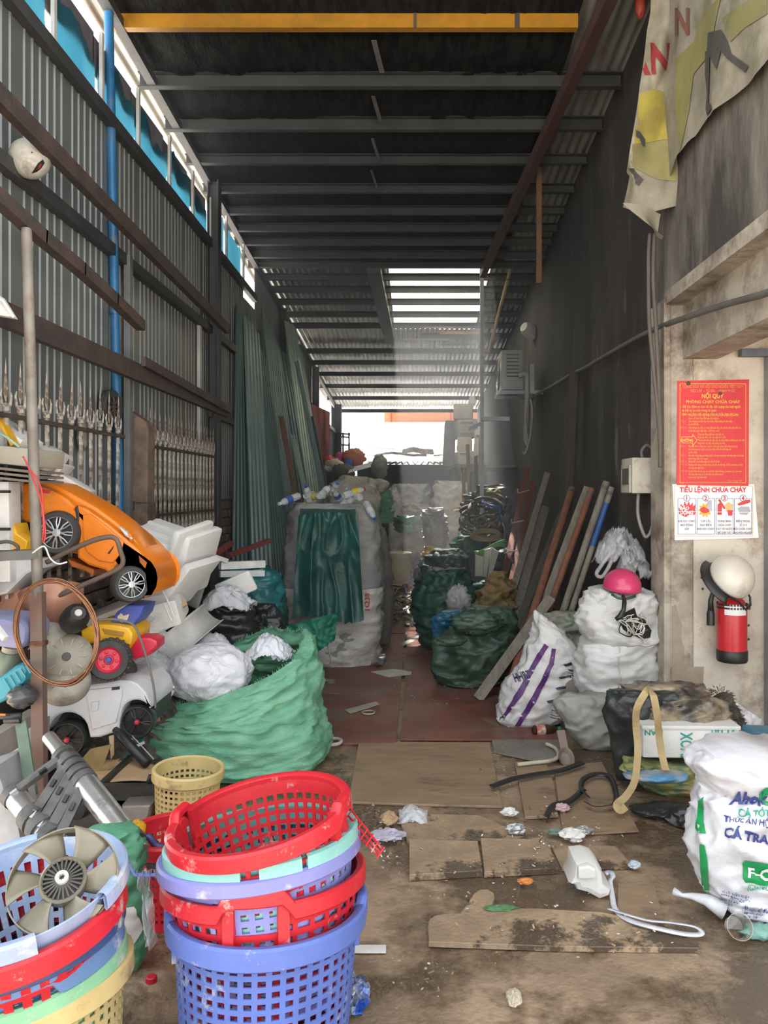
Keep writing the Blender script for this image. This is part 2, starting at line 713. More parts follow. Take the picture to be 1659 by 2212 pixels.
m_liner = mat('black_roof_liner', (0.022, 0.024, 0.024), (0.012, 0.0125, 0.013), rough=0.9, scale=5, stretch=(4, 1, 1), amt=0.8, bump=0.6, bscale=24, spec=0.08)
m_purlin = mat('grey_purlin', (0.055, 0.06, 0.06), (0.04, 0.043, 0.043), rough=0.7, scale=4, spec=0.2)
m_yellow = mat('yellow_painted_steel', (0.37, 0.17, 0.008), (0.26, 0.12, 0.006), rough=0.5, scale=4, amt=0.7)
m_rafter = mat('red_oxide_steel', (0.075, 0.032, 0.026), (0.05, 0.024, 0.02), rough=0.65, scale=6)
m_soot = mat('sooty_plaster', (0.062, 0.054, 0.045), (0.032, 0.028, 0.024), rough=0.9, scale=2.5, stretch=(1, 1, 0.3), amt=0.8, bump=0.3, bscale=25, dirt=(0.15, 0.13, 0.11), dscale=4.5, damt=0.1)
m_stained = mat('stained_plaster', (0.20, 0.175, 0.145), (0.10, 0.088, 0.074), rough=0.9, scale=3, stretch=(1, 1, 0.35), amt=0.8, bump=0.3, bscale=25, dirt=(0.045, 0.04, 0.034), dscale=1.6, damt=0.62)
m_plaster = mat('dirty_cream_plaster', (0.60, 0.54, 0.45), (0.47, 0.41, 0.33), rough=0.85, scale=3, amt=0.7, bump=0.15, bscale=30, dirt=(0.28, 0.21, 0.15), dscale=2.2, damt=0.33)
m_ledge = mat('grimy_concrete_ledge', (0.42, 0.37, 0.30), (0.30, 0.26, 0.21), rough=0.9, scale=5, amt=0.8, bump=0.2, dirt=(0.16, 0.12, 0.09), dscale=3, damt=0.4)
m_white = mat('white_paint', (0.78, 0.77, 0.74), rough=0.5)
m_frame = mat('grey_door_frame', (0.30, 0.31, 0.33), rough=0.45, metal=0.3)
m_cable = mat('grey_cable', (0.13, 0.12, 0.11), rough=0.6)
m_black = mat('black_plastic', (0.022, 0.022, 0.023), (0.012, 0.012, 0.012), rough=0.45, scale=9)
m_farwall = mat('far_white_wall', (0.78, 0.78, 0.76), (0.7, 0.7, 0.68), rough=0.9)
m_farsheet = mat('far_grey_sheet', (0.5, 0.53, 0.55), rough=0.6)

# ================================================================== ground
XL, XR, YP = -1.9, 1.46, 4.5
mb = MB()
mb.grid(lambda u, v: V((-4 + 8 * u, -3 + 24 * v, 0.006 * fbm(V((u * 9, v * 26, 0))))), 60, 160)
floor = struct('floor', mb, m_floor, smooth=True)
mb = MB()
mb.box((-40, -30, -0.3), (40, 60, -0.03))
struct('ground_outside', mb, m_yard)

# red steel plates laid into the passage floor
k = 0
for ci, (x0, x1) in enumerate(((-1.02, -0.115), (-0.1, 0.88))):
    ys = [4.52, 5.62, 6.86, 8.0, 9.3] if ci == 0 else [4.58, 5.75, 6.9, 8.1, 9.5]
    for i in range(4):
        mb = MB()
        dz = 0.008 + 0.004 * ((i + ci) % 2)
        mb.obox(((x0 + x1) / 2, (ys[i] + ys[i + 1]) / 2, dz), (x1 - x0 - 0.012, ys[i + 1] - ys[i] - 0.012, 0.012), (0.002 * R.uniform(-1, 1), 0.003 * R.uniform(-1, 1), R.uniform(-0.006, 0.006)))
        mb.build('floor_plate', m_redplate, floor)

# ================================================================== roof
RF = lambda Y: 4.5 - 0.0763 * (Y - 4.9)
ceiling = struct('ceiling')
SKY = (9.12, 11.95, -0.34, 0.9)                      # opening in the roof


def wave_sheet(x0, x1, y0, y1, zf, pitch=0.076, amp=0.011, seg=6):
    mb = MB()
    n = max(2, int((x1 - x0) / pitch * seg))
    vs, fs = [], []
    ny = 4
    for j in range(ny + 1):
        y = y0 + (y1 - y0) * j / ny
        for i in range(n + 1):
            x = x0 + (x1 - x0) * i / n
            vs.append((x, y, zf(y) + amp * math.sin(2 * math.pi * x / pitch)))
    for j in range(ny):
        for i in range(n):
            a = j * (n + 1) + i
            fs.append((a, a + 1, a + n + 2, a + n + 1))
    return mb.add(vs, fs)


xs = [-2.05, -1.2, SKY[2], 0.28, SKY[3], 1.62]
ysr = [3.0, 6.4, SKY[0], SKY[1], 15.2, 18.7]
for i in range(len(xs) - 1):
    for j in range(len(ysr) - 1):
        if j == 2 and i in (2, 3):
            continue
        off = 0.006 * ((i + j) % 2) + 0.055
        wave_sheet(xs[i] - (0 if i in (2, 4) and j == 2 else 0.03), xs[i + 1] + (0 if i in (1, 3) and j == 2 else 0.03), ysr[j] - 0.0, ysr[j + 1] + (0.0 if j == 1 and i in (2, 3) else 0.08), lambda y, o=off: RF(y) + o).build('roof_sheet', m_roof, ceiling, smooth=True)

# purlins across the passage
PY = [4.88, 5.5, 6.06, 6.61, 7.14, 7.6, 8.0, 8.36, 8.73, 9.04, 9.45, 9.9, 10.4, 10.95, 11.5, 12.05, 12.97, 13.77, 14.67, 15.75, 17.0, 18.56]
for i, y in enumerate(PY):
    mb = MB()
    z = RF(y) - 0.03
    hh = 0.10 if i < 3 else 0.075
    x0, x1 = -1.98, 1.46
    if 12.0 < y < 12.1:
        x0 = 0.05
    if i == 0:
        mb.bar((-1.95, y, z), (1.02, y, z), 0.05, 0.09)
        mb.build('purlin', m_yellow, ceiling)
        mb = MB()
        mb.bar((0.62, y - 0.027, z), (0.65, y - 0.027, z), 0.004, 0.092)
        mb.bar((-0.02, y - 0.027, z), (0.0, y - 0.027, z), 0.004, 0.092)
        mb.build('purlin_clip', m_rust, ceiling)
        continue
    mb.bar((x0, y, z), (x1, y, z), 0.012, hh)
    mb.bar((x0, y - 0.022, z - hh / 2), (x1, y - 0.022, z - hh / 2), 0.05, 0.008)
    mb.bar((x0, y - 0.022, z + hh / 2), (x1, y - 0.022, z + hh / 2), 0.05, 0.008)
    mb.build('purlin', m_purlin, ceiling)

# black insulation liner sagging between the purlins, as far as the roof opening
mb = MB()
for i in range(-1, 9):
    y0 = PY[i] if i >= 0 else 3.05
    y1 = PY[i + 1]
    def lin(u, v, y0=y0, y1=y1):
        x = -1.95 + u * 2.98
        y = y0 + v * (y1 - y0)
        sag = 0.055 * math.sin(math.pi * v) * (0.6 + 0.8 * noise.noise(V((x * 1.3, y * 1.1, 0.3)))) + 0.012 * ridge(V((x * 5, y * 9, 1)))
        return V((x, y, RF(y) + 0.022 - sag * (0.7 + 0.3 * math.sin(x * 3))))
    MB().grid(lin, 70, 8).build('roof_liner', m_liner, ceiling, smooth=True)
# grey lap strips hanging out of the liner
for i, y in enumerate((5.0, 5.62, 6.2, 6.72)):
    mb = MB()
    mb.bar((-0.28 - 0.04 * i, y + 0.03, RF(y) - 0.045), (-0.24 - 0.04 * i, y + 0.36, RF(y + .36) - 0.05), 0.035 - 0.005 * i, 0.006)
    mb.build('lap_strip', m_greyfilm, ceiling)

# rafter running back under the purlins on the right
mb = MB()
mb.bar((1.19, 3.8, RF(3.8) - 0.13), (0.78, 9.1, RF(9.1) - 0.11), 0.07, 0.10)
mb.build('rafter', m_rafter, ceiling)
mb = MB()
mb.bar((-0.5, 9.0, RF(9) - 0.1), (-0.42, 12.1, RF(12.1) - 0.1), 0.16, 0.08)
mb.build('rafter', m_darksteel, ceiling)
# rusty hanger post
a, b = W(1164, 350, 6.72), W(1164, 612, 6.72)
mb = MB()
mb.bar(a, b, 0.045, 0.035, up=(0, 1, 0))
mb.build('hanger_post', mat('ochre_rust', (0.15, 0.075, 0.03), rough=0.7), ceiling)
# broken boards at the far edge of the roof opening
for (xa, xb, y, h, m_) in ((0.35, 0.95, 11.62, 0.035, m_yellow), (-0.2, 0.5, 12.0, 0.03, m_rafter), (0.4, 0.93, 12.28, 0.035, m_rafter), (0.1, 0.8, 11.35, 0.02, m_post)):
    mb = MB()
    mb.bar((xa, y, RF(y) - 0.1), (xb, y, RF(y) - 0.1), 0.03, h)
    mb.build('roof_batten', m_, ceiling)
# thin sagging mesh sheet in the roof opening
m_net = None
def shade_net():
    m = bpy.data.materials.new('sun_bleached_shade_net')
    m.use_nodes = True
    nt = m.node_tree
    b = nt.nodes['Principled BSDF']
    b.inputs['Base Color'].default_value = (0.30, 0.28, 0.2, 1)
    b.inputs['Roughness'].default_value = 0.9
    tl = nd(nt, 'ShaderNodeBsdfTranslucent'); tl.inputs[0].default_value = (0.62, 0.58, 0.42, 1)
    tr = nd(nt, 'ShaderNodeBsdfTransparent')
    tc = nd(nt, 'ShaderNodeTexCoord')
    mp = nd(nt, 'ShaderNodeMapping'); mp.inputs['Scale'].default_value = (1, 0.5, 1)
    no = nd(nt, 'ShaderNodeTexNoise'); no.inputs['Scale'].default_value = 55; no.inputs['Detail'].default_value = 3
    rp = nd(nt, 'ShaderNodeValToRGB')
    rp.color_ramp.elements[0].position = 0.53; rp.color_ramp.elements[1].position = 0.59
    m1 = nd(nt, 'ShaderNodeMixShader'); m1.inputs[0].default_value = 0.6
    m2 = nd(nt, 'ShaderNodeMixShader')
    L = nt.links
    L.new(tc.outputs['Object'], mp.inputs[0]); L.new(mp.outputs[0], no.inputs['Vector']); L.new(no.outputs['Fac'], rp.inputs[0])
    L.new(b.outputs[0], m1.inputs[1]); L.new(tl.outputs[0], m1.inputs[2])
    L.new(rp.outputs[0], m2.inputs[0]); L.new(m1.outputs[0], m2.inputs[1]); L.new(tr.outputs[0], m2.inputs[2])
    L.new(m2.outputs[0], nt.nodes['Material Output'].inputs[0])
    return m
def netf(u, v):
    y = SKY[0] + 0.0 + v * (2.55 - 0.5 * u)
    x = SKY[2] + u * (1.22 - 0.34 * max(0, v - 0.45))
    return V((x, y, RF(y) + 0.03 - 0.03 * math.sin(v * 15) * u))
MB().grid(netf, 20, 30).build('shade_net', shade_net(), ceiling, smooth=True)

# ================================================================== left wall: metal cladding, blue panels above
wall_left = struct('wall_left')
def clad(y0, y1, z0, z1):
    """ribbed sheet in the plane x = XL: flat pan with narrow raised ribs"""
    mb = MB()
    prof = []
    y = y0
    p = 0.078
    prof.append((y0, 0))
    while y + p < y1 + 0.02:
        prof += [(y + 0.028, 0), (y + 0.034, 0.008), (y + 0.044, 0.008), (y + 0.05, 0)]
        y += p
    prof.append((y1 + 0.012, 0.004))
    prof = [q for q in prof if q[0] <= y1 + 0.013]
    vs = [(XL + d, yy, z) for z in (z0, z1) for yy, d in prof]
    n = len(prof)
    mb.add(vs, [(i, i + 1, n + i + 1, n + i) for i in range(n - 1)])
    return mb
y = 1.6
while y < 7.8:
    clad(y, y + 0.52, 0.0 if y > 7.2 else 0.85, 3.78).build('cladding_sheet', m_sheet, wall_left)
    y += 0.52
# further back the sheets stop short of one another and let daylight in
for y0, y1, zt in ((7.84, 8.4, 3.78), (8.4, 9.0, 3.62), (9.0, 9.55, 4.14), (9.55, 10.1, 4.1), (10.1, 10.66, 4.06), (10.66, 10.86, 3.15), (10.86, 11.5, 4.0), (11.5, 12.2, 3.95), (12.2, 12.34, 3.2), (12.34, 13.1, 3.88), (13.1, 13.9, 3.82), (13.9, 14.06, 3.1), (14.06, 14.6, 3.75), (14.6, 15.4, 2.95), (15.4, 16.3, 2.9), (16.3, 17.1, 2.85), (17.1, 18.2, 3.4)):
    clad(y0, y1 - 0.012, 0.0, zt).build('cladding_sheet', m_sheet, wall_left)

# rails
def lrail(x, y0, y1, z0, z1, w, h, m_, nm='wall_rail'):
    mb = MB()
    mb.bar((x, y0, z0), (x, y1, z1), w, h)
    return mb.build(nm, m_, wall_left)
lrail(XL + 0.03, 1.6, 8.9, 3.79, 3.72, 0.05, 0.075, m_darksteel)
lrail(XL + 0.035, 1.6, 18.2, 3.0, 2.85, 0.05, 0.07, m_darksteel)
lrail(-1.70, 1.6, 6.9, 3.17, 2.95, 0.045, 0.085, m_rust)
lrail(-1.72, 1.6, 6.95, 2.24, 2.22, 0.04, 0.105, m_rust)
lrail(-1.69, 4.75, 6.95, 2.30, 2.23, 0.03, 0.06, m_rust)
lrail(XL + 0.04, 6.9, 18.2, 2.2, 2.2, 0.05, 0.07, m_darksteel)
# bent flat bar hanging loose
pts = [W(0, 430, 2.95), W(80, 510, 3.27), W(165, 580, 3.65), W(240, 645, 4.05), W(305, 702, 4.45)]
pts = [V((-1.62, 2.4, pts[0].z + 0.06))] + [V((-1.6, p.y, p.z)) for p in pts]
mb = MB()
for a, b in zip(pts, pts[1:]):
    mb.bar(a, b + (b - a).normalized() * 0.012, 0.05, 0.06)
mb.build('bent_rail', m_rust, wall_left)

# blue plastic band with torn upper edge, pale battens, grey backing at its top
def torn(y0, y1, zb, zt, seed, mt, nm, x, tear=0.16, slope=0.0):
    mb = MB()
    n = 24
    vs, fs = [], []
    for i in range(n + 1):
        u = i / n
        y = y0 + (y1 - y0) * u
        t = zt - tear * abs(fbm(V((u * 2.2, seed * 3.7, 0.2)), 2) * 1.6) - slope * u - 0.025 * abs(noise.noise(V((u * 14, seed, 0))))
        bow = 0.012 * math.sin(u * 9 + seed)
        for j in range(4):
            vs.append((x + bow * (j > 0), y, zb + (t - zb) * j / 3))
    for i in range(n):
        for j in range(3):
            a = i * 4 + j
            fs.append((a, a + 4, a + 5, a + 1))
    mb.add(vs, fs)
    return mb.build(nm, mt, wall_left)
yb = [2.6, 3.25, 3.95, 4.55, 5.15, 5.8, 6.4, 6.95]
for i in range(len(yb) - 1):
    torn(yb[i] + 0.02, yb[i + 1] - 0.02, 3.8, 4.2 - 0.012 * i, i + 1, m_blue, 'blue_panel', XL + 0.01, tear=0.2, slope=0.10 if i % 2 == 0 else 0.04)
    mb = MB()
    zt = 4.255 - 0.02 * i
    mb.box((XL - 0.02, yb[i] - 0.01, zt - 0.23), (XL - 0.012, yb[i + 1] + 0.0, zt))
    mb.build('backing_strip', m_greyfilm, wall_left)
    mb = MB()
    mb.bar((XL + 0.035, yb[i + 1], 3.78), (XL + 0.035, yb[i + 1], 4.24 - 0.015 * i), 0.03, 0.02, up=(1, 0, 0))
    mb.build('batten', m_batten, wall_left)
for i, (a, b, zt) in enumerate(((7.02, 7.55, 4.16), (7.6, 8.3, 4.14))):
    torn(a, b, 3.74, zt, 20 + i, m_blue, 'blue_panel', XL + 0.01, tear=0.12)
    mb = MB()
    mb.bar((XL + 0.03, b, 3.7), (XL + 0.03, b, 4.2), 0.03, 0.02, up=(1, 0, 0))
    mb.build('batten', m_batten, wall_left)
# roof plate along the wall head
mb = MB()
mb.bar((XL + 0.02, 3.7, RF(3.7) - 0.05), (XL + 0.02, 18.5, RF(18.5) - 0.05), 0.06, 0.06)
mb.build('wall_plate', m_darksteel, wall_left)

# columns
for (x, y, w, m_) in ((-1.83, 6.95, 0.10, m_darksteel), (-1.84, 10.6, 0.10, m_darksteel), (-1.84, 14.0, 0.12, m_darksteel), (-1.80, 17.6, 0.16, m_darksteel)):
    mb = MB()
    zt = RF(y) - 0.05
    mb.box((x - w / 2, y - 0.005, 0), (x + w / 2, y + 0.005, zt))
    mb.box((x - w / 2, y - 0.06, 0), (x - w / 2 + 0.01, y + 0.06, zt))
    mb.box((x + w / 2 - 0.01, y - 0.06, 0), (x + w / 2, y + 0.06, zt))
    mb.build('steel_column', m_, wall_left)
mb = MB()
mb.box((-1.86, 4.88, 0.9), (-1.82, 4.93, 3.0))
mb.build('flat_post', mat('dull_grey_post', (0.17, 0.18, 0.18), rough=0.6), wall_left)
mb = MB()
mb.box((-1.885, 6.60, 0.9), (-1.86, 6.66, 3.0))
mb.build('flat_post', m_batten, wall_left)

# bricks below the cladding
bk = MB()
bk.obox((0, 0, 0), (0.1, 0.205, 0.068), bev=0.006)
bme = mesh_only(bk, 'brick', m_brick)
for r_ in range(11):
    z = 0.72 + 0.08 * r_ - 0.0
    if z > 1.36:
        break
    for c_ in range(20):
        y = 3.5 + 0.216 * c_ + (0.108 if r_ % 2 else 0)
        piece('brick', bme, wall_left, Matrix.Translation((XL + 0.0 + R.uniform(-0.006, 0.006), y, z)))
mb = MB()
mb.box((XL - 0.06, 3.3, 0), (XL + 0.035, 7.95, 1.42))
mb.build('mortar_bed', mat('dark_mortar', (0.05, 0.044, 0.038), rough=0.95), wall_left)
mb = MB()
mb.bar((XL + 0.05, 4.9, 1.405), (XL + 0.05, 6.9, 1.40), 0.05, 0.055)
mb.build('fence_sill', m_darksteel, wall_left)

# ================================================================== right wall and the recess with the fire notices
wall_right = struct('wall_right')
mb = MB()
mb.box((XR + 0.02, YP + 0.2, 0), (XR + 0.3, 19, 4.7))
mb.build('sooty_wall', m_soot, wall_right)
mb = MB()
mb.box((XR - 0.015, YP - 0.012, 0), (XR + 0.02, YP + 0.24, 2.62))
mb.box((XR + 0.02, YP, 0), (XR + 0.16, YP + 0.24, 2.6))
mb.build('pilaster', m_ledge, wall_right)
mb = MB()
mb.box((XR, 1.2, 2.62), (XR + 0.3, YP + 0.22, 4.9))
mb.build('upper_wall', m_stained, wall_right)
mb = MB()
mb.box((XR - 0.01, 1.2, 2.585), (XR + 0.3, YP - 0.0, 2.66))
mb.build('ledge', m_ledge, wall_right)
mb = MB()
mb.box((XR + 0.1, 1.2, 2.27), (XR + 0.3, YP, 2.585))
mb.build('lintel', m_ledge, wall_right)
mb = MB()
mb.box((XR + 0.158, YP, 0), (3.4, YP + 0.18, 2.6))
mb.build('notice_wall', m_plaster, wall_right)
mb = MB()
mb.box((XR + 0.3, 1.2, 2.5), (3.4, YP + 0.18, 2.62))
mb.build('recess_slab', m_ledge, wall_right)
mb = MB()
mb.box((3.4, 1.2, 0), (3.5, YP + 0.18, 2.62))
mb.build('recess_wall', m_plaster, wall_right)
# brown plaster patch at the foot of the pilaster
for q in ([(1450, 1440), (1520, 1440), (1517, 1500), (1500, 1520), (1450, 1530)], [(1452, 1310), (1460, 1306), (1464, 1330), (1472, 1348), (1470, 1380), (1478, 1400), (1474, 1436), (1452, 1438)]):
    mb = MB()
    mb.prism([(W(x, y_, YP).x, W(x, y_, YP).z) for x, y_ in q], YP - 0.004, YP + 0.002)
    mb.build('bare_plaster_patch', mat('bare_render', (0.36, 0.29, 0.215), (0.28, 0.22, 0.16), rough=0.95, scale=8, bump=0.3), wall_right)

door = struct('door_1')
mb = MB()
xd = W(1650, 0, YP).x
mb.box((xd, YP - 0.06, 0), (xd + 0.05, YP - 0.002, W(0, 757, YP).z))
mb.build('door_frame', m_frame, door)
mb = MB()
mb.box((xd + 0.05, YP - 0.045, 0), (xd + 0.9, YP - 0.004, W(0, 762, YP).z))
mb.build('door_leaf', mat('grey_door_leaf', (0.25, 0.26, 0.28), rough=0.5), door)
mb = MB()
a, b = W(1590, 758, YP), W(1662, 774, YP)
mb.obox(((a.x + b.x) / 2, YP - 0.05, (a.z + b.z) / 2), (b.x - a.x, 0.05, 0.042), bev=0.005)
mb.build('door_closer', mat('slate_closer', (0.11, 0.13, 0.16), rough=0.5), door)

# ================================================================== far end: neighbouring houses beyond the yard
hb = T('white_building', 'sunlit white house wall closing the yard behind the shed', 'building', (0, 26, 0))
mb = MB()
mb.box((-9, 26, 0), (10, 26.4, 3.82))
mb.build('wall', m_farwall, hb)
mb = MB()
mb.box((-9, 25.9, 3.82), (-1.1, 26.3, 5.2))
mb.build('parapet', m_farwall, hb)
bb = T('brick_building', 'orange brick upper storey seen above the white yard wall', 'building', (0.2, 27, 0))
def brickwall():
    m = bpy.data.materials.new('orange_brickwork')
    m.use_nodes = True
    nt = m.node_tree
    tc = nd(nt, 'ShaderNodeTexCoord'); br = nd(nt, 'ShaderNodeTexBrick')
    mp = nd(nt, 'ShaderNodeMapping'); mp.inputs['Rotation'].default_value = (math.pi / 2, 0, 0)
    br.inputs['Color1'].default_value = (0.62, 0.22, 0.09, 1); br.inputs['Color2'].default_value = (0.52, 0.17, 0.07, 1); br.inputs['Mortar'].default_value = (0.5, 0.36, 0.26, 1)
    br.inputs['Scale'].default_value = 4
    nt.links.new(tc.outputs['Object'], mp.inputs[0]); nt.links.new(mp.outputs[0], br.inputs[0]); nt.links.new(br.outputs[0], nt.nodes['Principled BSDF'].inputs['Base Color'])
    nt.nodes['Principled BSDF'].inputs['Roughness'].default_value = 0.9
    return m
mb = MB()
mb.box((-1.15, 27, 0), (5.5, 27.4, 6.2))
mb.build('brick_wall', brickwall(), bb)
for x in (-0.9, 1.2):
    mb = MB()
    mb.tube([(x, 26.95, 3.2), (x, 26.95, 4.6)], 0.02, 6)
    mb.build('red_pipe', mat('red_pipe', (0.5, 0.06, 0.05)), bb)
mb = MB()
mb.tube([(-1.1, 26.9, 3.52), (2.2, 26.9, 3.46)], 0.03, 6)
mb.build('pipe', m_farsheet, bb)

# dusty air inside the shed
mb = MB()
x0_, x1_ = XL + 0.06, XR - 0.02
mb.add([(x0_, 4.9, 0.0), (x1_, 4.9, 0.0), (x1_, 18.4, 0.0), (x0_, 18.4, 0.0), (x0_, 4.9, RF(4.9) - 0.16), (x1_, 4.9, RF(4.9) - 0.16), (x1_, 18.4, RF(18.4) - 0.16), (x0_, 18.4, RF(18.4) - 0.16)],
       [(3, 2, 1, 0), (4, 5, 6, 7), (0, 1, 5, 4), (1, 2, 6, 5), (2, 3, 7, 6), (3, 0, 4, 7)])
hz = mb.build('dust_haze', None)
hm = bpy.data.materials.new('dusty_air')
hm.use_nodes = True
hm.node_tree.nodes.remove(hm.node_tree.nodes['Principled BSDF'])
vs_ = nd(hm.node_tree, 'ShaderNodeVolumeScatter')
vs_.inputs['Color'].default_value = (0.93, 0.96, 1.0, 1)
vs_.inputs['Density'].default_value = 0.05
vs_.inputs['Anisotropy'].default_value = 0.45
hm.node_tree.links.new(vs_.outputs[0], hm.node_tree.nodes['Material Output'].inputs['Volume'])
hz.data.materials.clear()
hz.data.materials.append(hm)
props(hz, 'thin dusty haze hanging in the passage air', 'haze', kind='stuff')
# ================================================================== banner hung over the upper wall
m_banner = mat('weathered_banner', (0.36, 0.325, 0.245), (0.26, 0.23, 0.17), rough=0.8, scale=4, amt=0.8, bump=0.25, bscale=14, dirt=(0.19, 0.17, 0.11), dscale=2.2, damt=0.4, transl=0.15)
m_olive = mat('banner_olive_print', (0.26, 0.23, 0.08), (0.2, 0.18, 0.07), rough=0.8, scale=8, dirt=(0.14, 0.13, 0.07), damt=0.4)
m_byel = mat('banner_yellow_print', (0.36, 0.29, 0.045), (0.26, 0.21, 0.05), rough=0.8, scale=6, amt=0.7)
m_bdark = mat('banner_dark_print', (0.075, 0.07, 0.06), (0.05, 0.046, 0.04), rough=0.8)
m_bred = mat('banner_red_print', (0.27, 0.024, 0.024), (0.21, 0.02, 0.018), rough=0.8)
bt = T('torn_banner', 'weathered printed banner with red letters hanging over the upper wall edge', 'banner', (1.4, 4.3, 2.9))
yb0 = 4.33
def bfront(u, v):
    # v: 0 top .. 1 bottom, front-facing flap
    y = -70 + v * (440 + 70)
    xl = 1408 - 0.155 * max(0, y - 20) + (8 if y > 380 else 0)
    xr = 1458 + 0.028 * max(0, y)
    p = W(xl + (xr - xl) * u, y + 14 * math.sin(u * 3) * (v > 0.97), yb0)
    p.y += 0.03 * math.sin(u * 5 + v * 7) + 0.025 * ridge(V((u * 2, v * 4, 2))) * (0.3 + v)
    return p
fr = MB().grid(bfront, 20, 60).build('front_flap', m_banner, bt, smooth=True)
def btail(u, v):
    xl, xr = 1345 + 85 * v ** 1.2, 1430 - 8 * v
    y = 438 + 22 * u * (1 - v) + v * 76
    p = W(xl + (max(xr - 0 * v, xl + 2) - xl) * u, y, yb0 - 0.04)
    p.y -= 0.03 * math.sin(u * 4 + v * 2)
    return p
MB().grid(btail, 10, 10).build('torn_corner', m_banner, bt, smooth=True)
def bside(u, v):
    # lies against the wall, coming towards the street
    y = 4.36 - u * 2.6
    zb = 3.27 + 0.05 * math.sin(u * 9) - 0.02 * noise.noise(V((u * 20, 0, 0)))
    z = zb + (1 - v) * 1.5
    return V((XR - 0.035 - 0.03 * abs(ridge(V((y * 2.2, z * 0.7, 4)))) , y, z))
sd = MB().grid(bside, 60, 30).build('side_cloth', m_banner, bt, smooth=True)
PO = [fr, sd]
print_poly(bt, 'print', m_byel, [(1379, 205), (1412, 192), (1452, 206), (1455, 300), (1362, 312), (1368, 265), (1378, 252)], [fr], 0.004)
print_poly(bt, 'print', m_olive, [(1362, 312), (1455, 302), (1462, 392), (1420, 388), (1372, 365), (1357, 340)], [fr], 0.0045)
print_poly(bt, 'print', m_bdark, [(1446, 228), (1453, 222), (1459, 310), (1447, 312), (1443, 280), (1446, 262), (1440, 245)], [fr], 0.006)
print_poly(bt, 'print', m_bdark, [(1366, 278), (1380, 284), (1393, 302), (1392, 318), (1386, 316), (1380, 300), (1364, 292)], [fr], 0.006)
print_poly(bt, 'print', m_bdark, [(1360, 310), (1366, 318), (1360, 345), (1372, 370), (1390, 388), (1380, 402), (1372, 396), (1368, 380), (1353, 362), (1352, 330)], [fr], 0.006)
soft_text(bt, 'N', m_bred, 1404, 158, 64, [fr], bold=0.04, off=0.008, sx=0.68, shear=0.0)
soft_text(bt, 'A', m_bred, 1364, 160, 56, [fr], bold=0.04, off=0.008, sx=0.7)
soft_text(bt, 'N', mat('banner_faded_red', (0.2, 0.085, 0.06), rough=0.8), 1458, 74, 58, [sd], bold=0.03, off=0.006, sx=0.55)
print_poly(bt, 'print', m_olive, [(1460, 130), (1500, 90), (1520, 30), (1560, -10), (1545, 60), (1540, 110), (1500, 160), (1490, 240), (1470, 330), (1460, 240)], [sd], 0.005)
print_poly(bt, 'print', m_bdark, [(1532, 70), (1560, 64), (1575, 90), (1582, 115), (1608, 134), (1620, 142), (1612, 156), (1602, 148), (1575, 128), (1560, 110), (1550, 150), (1530, 110)], [sd], 0.007)
print_poly(bt, 'print', m_bdark, [(1526, 110), (1536, 112), (1535, 160), (1533, 220), (1540, 232), (1530, 250), (1527, 235), (1530, 200), (1526, 160)], [sd], 0.007)
print_poly(bt, 'print', m_olive, [(1560, 40), (1600, 10), (1659, -20), (1659, 30), (1610, 60), (1580, 90)], [sd], 0.004)

# red plastic scrap caught high by the banner
mb = MB()
crumple(mb, W(1383, 12, 4.6), (0.03, 0.03, 0.07), 0.2, seed=3, nu=14, nv=10)
tag1(mb.build('plastic_rag', mat('red_rag', (0.3, 0.04, 0.02)), smooth=True), 'red plastic rag snagged beside the banner near the roof', 'rag')

# ================================================================== fire notices
m_pred = mat('poster_red', (0.62, 0.025, 0.035), (0.56, 0.022, 0.03), rough=0.45, scale=3)
m_pyel = mat('poster_yellow', (0.85, 0.55, 0.08), rough=0.5)
m_pdim = mat('poster_faded_orange', (0.82, 0.33, 0.12), rough=0.5)
m_pwhite = mat('poster_white', (0.80, 0.80, 0.80), (0.76, 0.76, 0.77), rough=0.35, scale=4)
m_pblue = mat('poster_blue', (0.06, 0.09, 0.25), rough=0.5)
m_pgold = mat('poster_gold', (0.75, 0.52, 0.2), rough=0.5)
m_pgrey = mat('poster_grey_ink', (0.16, 0.17, 0.22), rough=0.6)
m_pink_ink = mat('poster_red_ink', (0.68, 0.05, 0.06), rough=0.5)
UX, UZ = V((1, 0, 0)), V((0, 0, 1))
def PX(x, y, d=0.0):
    return W(x, y, YP - d)
PT = YP / F
def rect_line(parent, x0, y0, x1, y1, w, m_, d, name='border'):
    mb = MB()
    for a, b in (((x0, y0), (x1, y0)), ((x1, y0), (x1, y1)), ((x1, y1), (x0, y1)), ((x0, y1), (x0, y0))):
        A, B = PX(*a, d), PX(*b, d)
        A.y = B.y = YP - d
        mb.bar(A, B, 0.0012, w, up=UZ if abs(A.z - B.z) < 1e-6 else UX)
    return mb.build(name, m_, parent)
pt = T('fire_rules_poster', 'red fire safety regulations poster with yellow lettering on cream wall', 'poster', PX(1539, 1050))
mb = MB()
mb.prism([(PX(x, y).x, PX(x, y).z) for x, y in ((1463, 823), (1617, 820), (1616, 1050), (1461, 1048))], YP - 0.006, YP - 0.002)
mb.build('sheet', m_pred, pt)
rect_line(pt, 1469, 829, 1611, 1043, 0.003, m_pyel, 0.0068)
def pl(txt, x, y, h, m_, bold=0.0, align='CENTER', sx=1.0, d=0.0085, parent=pt, line=1.0, shear=0.0):
    o = W(x, y, YP - d)
    return flat_text(parent, txt, m_, o, UX, UZ, h * PT / 0.72, bold, align, sx, shear, 1.0, line)
pl('CỘNG HÒA XÃ HỘI CHỦ NGHĨA VIỆT NAM', 1540, 838, 6, m_pdim, 0.0003, sx=0.78)
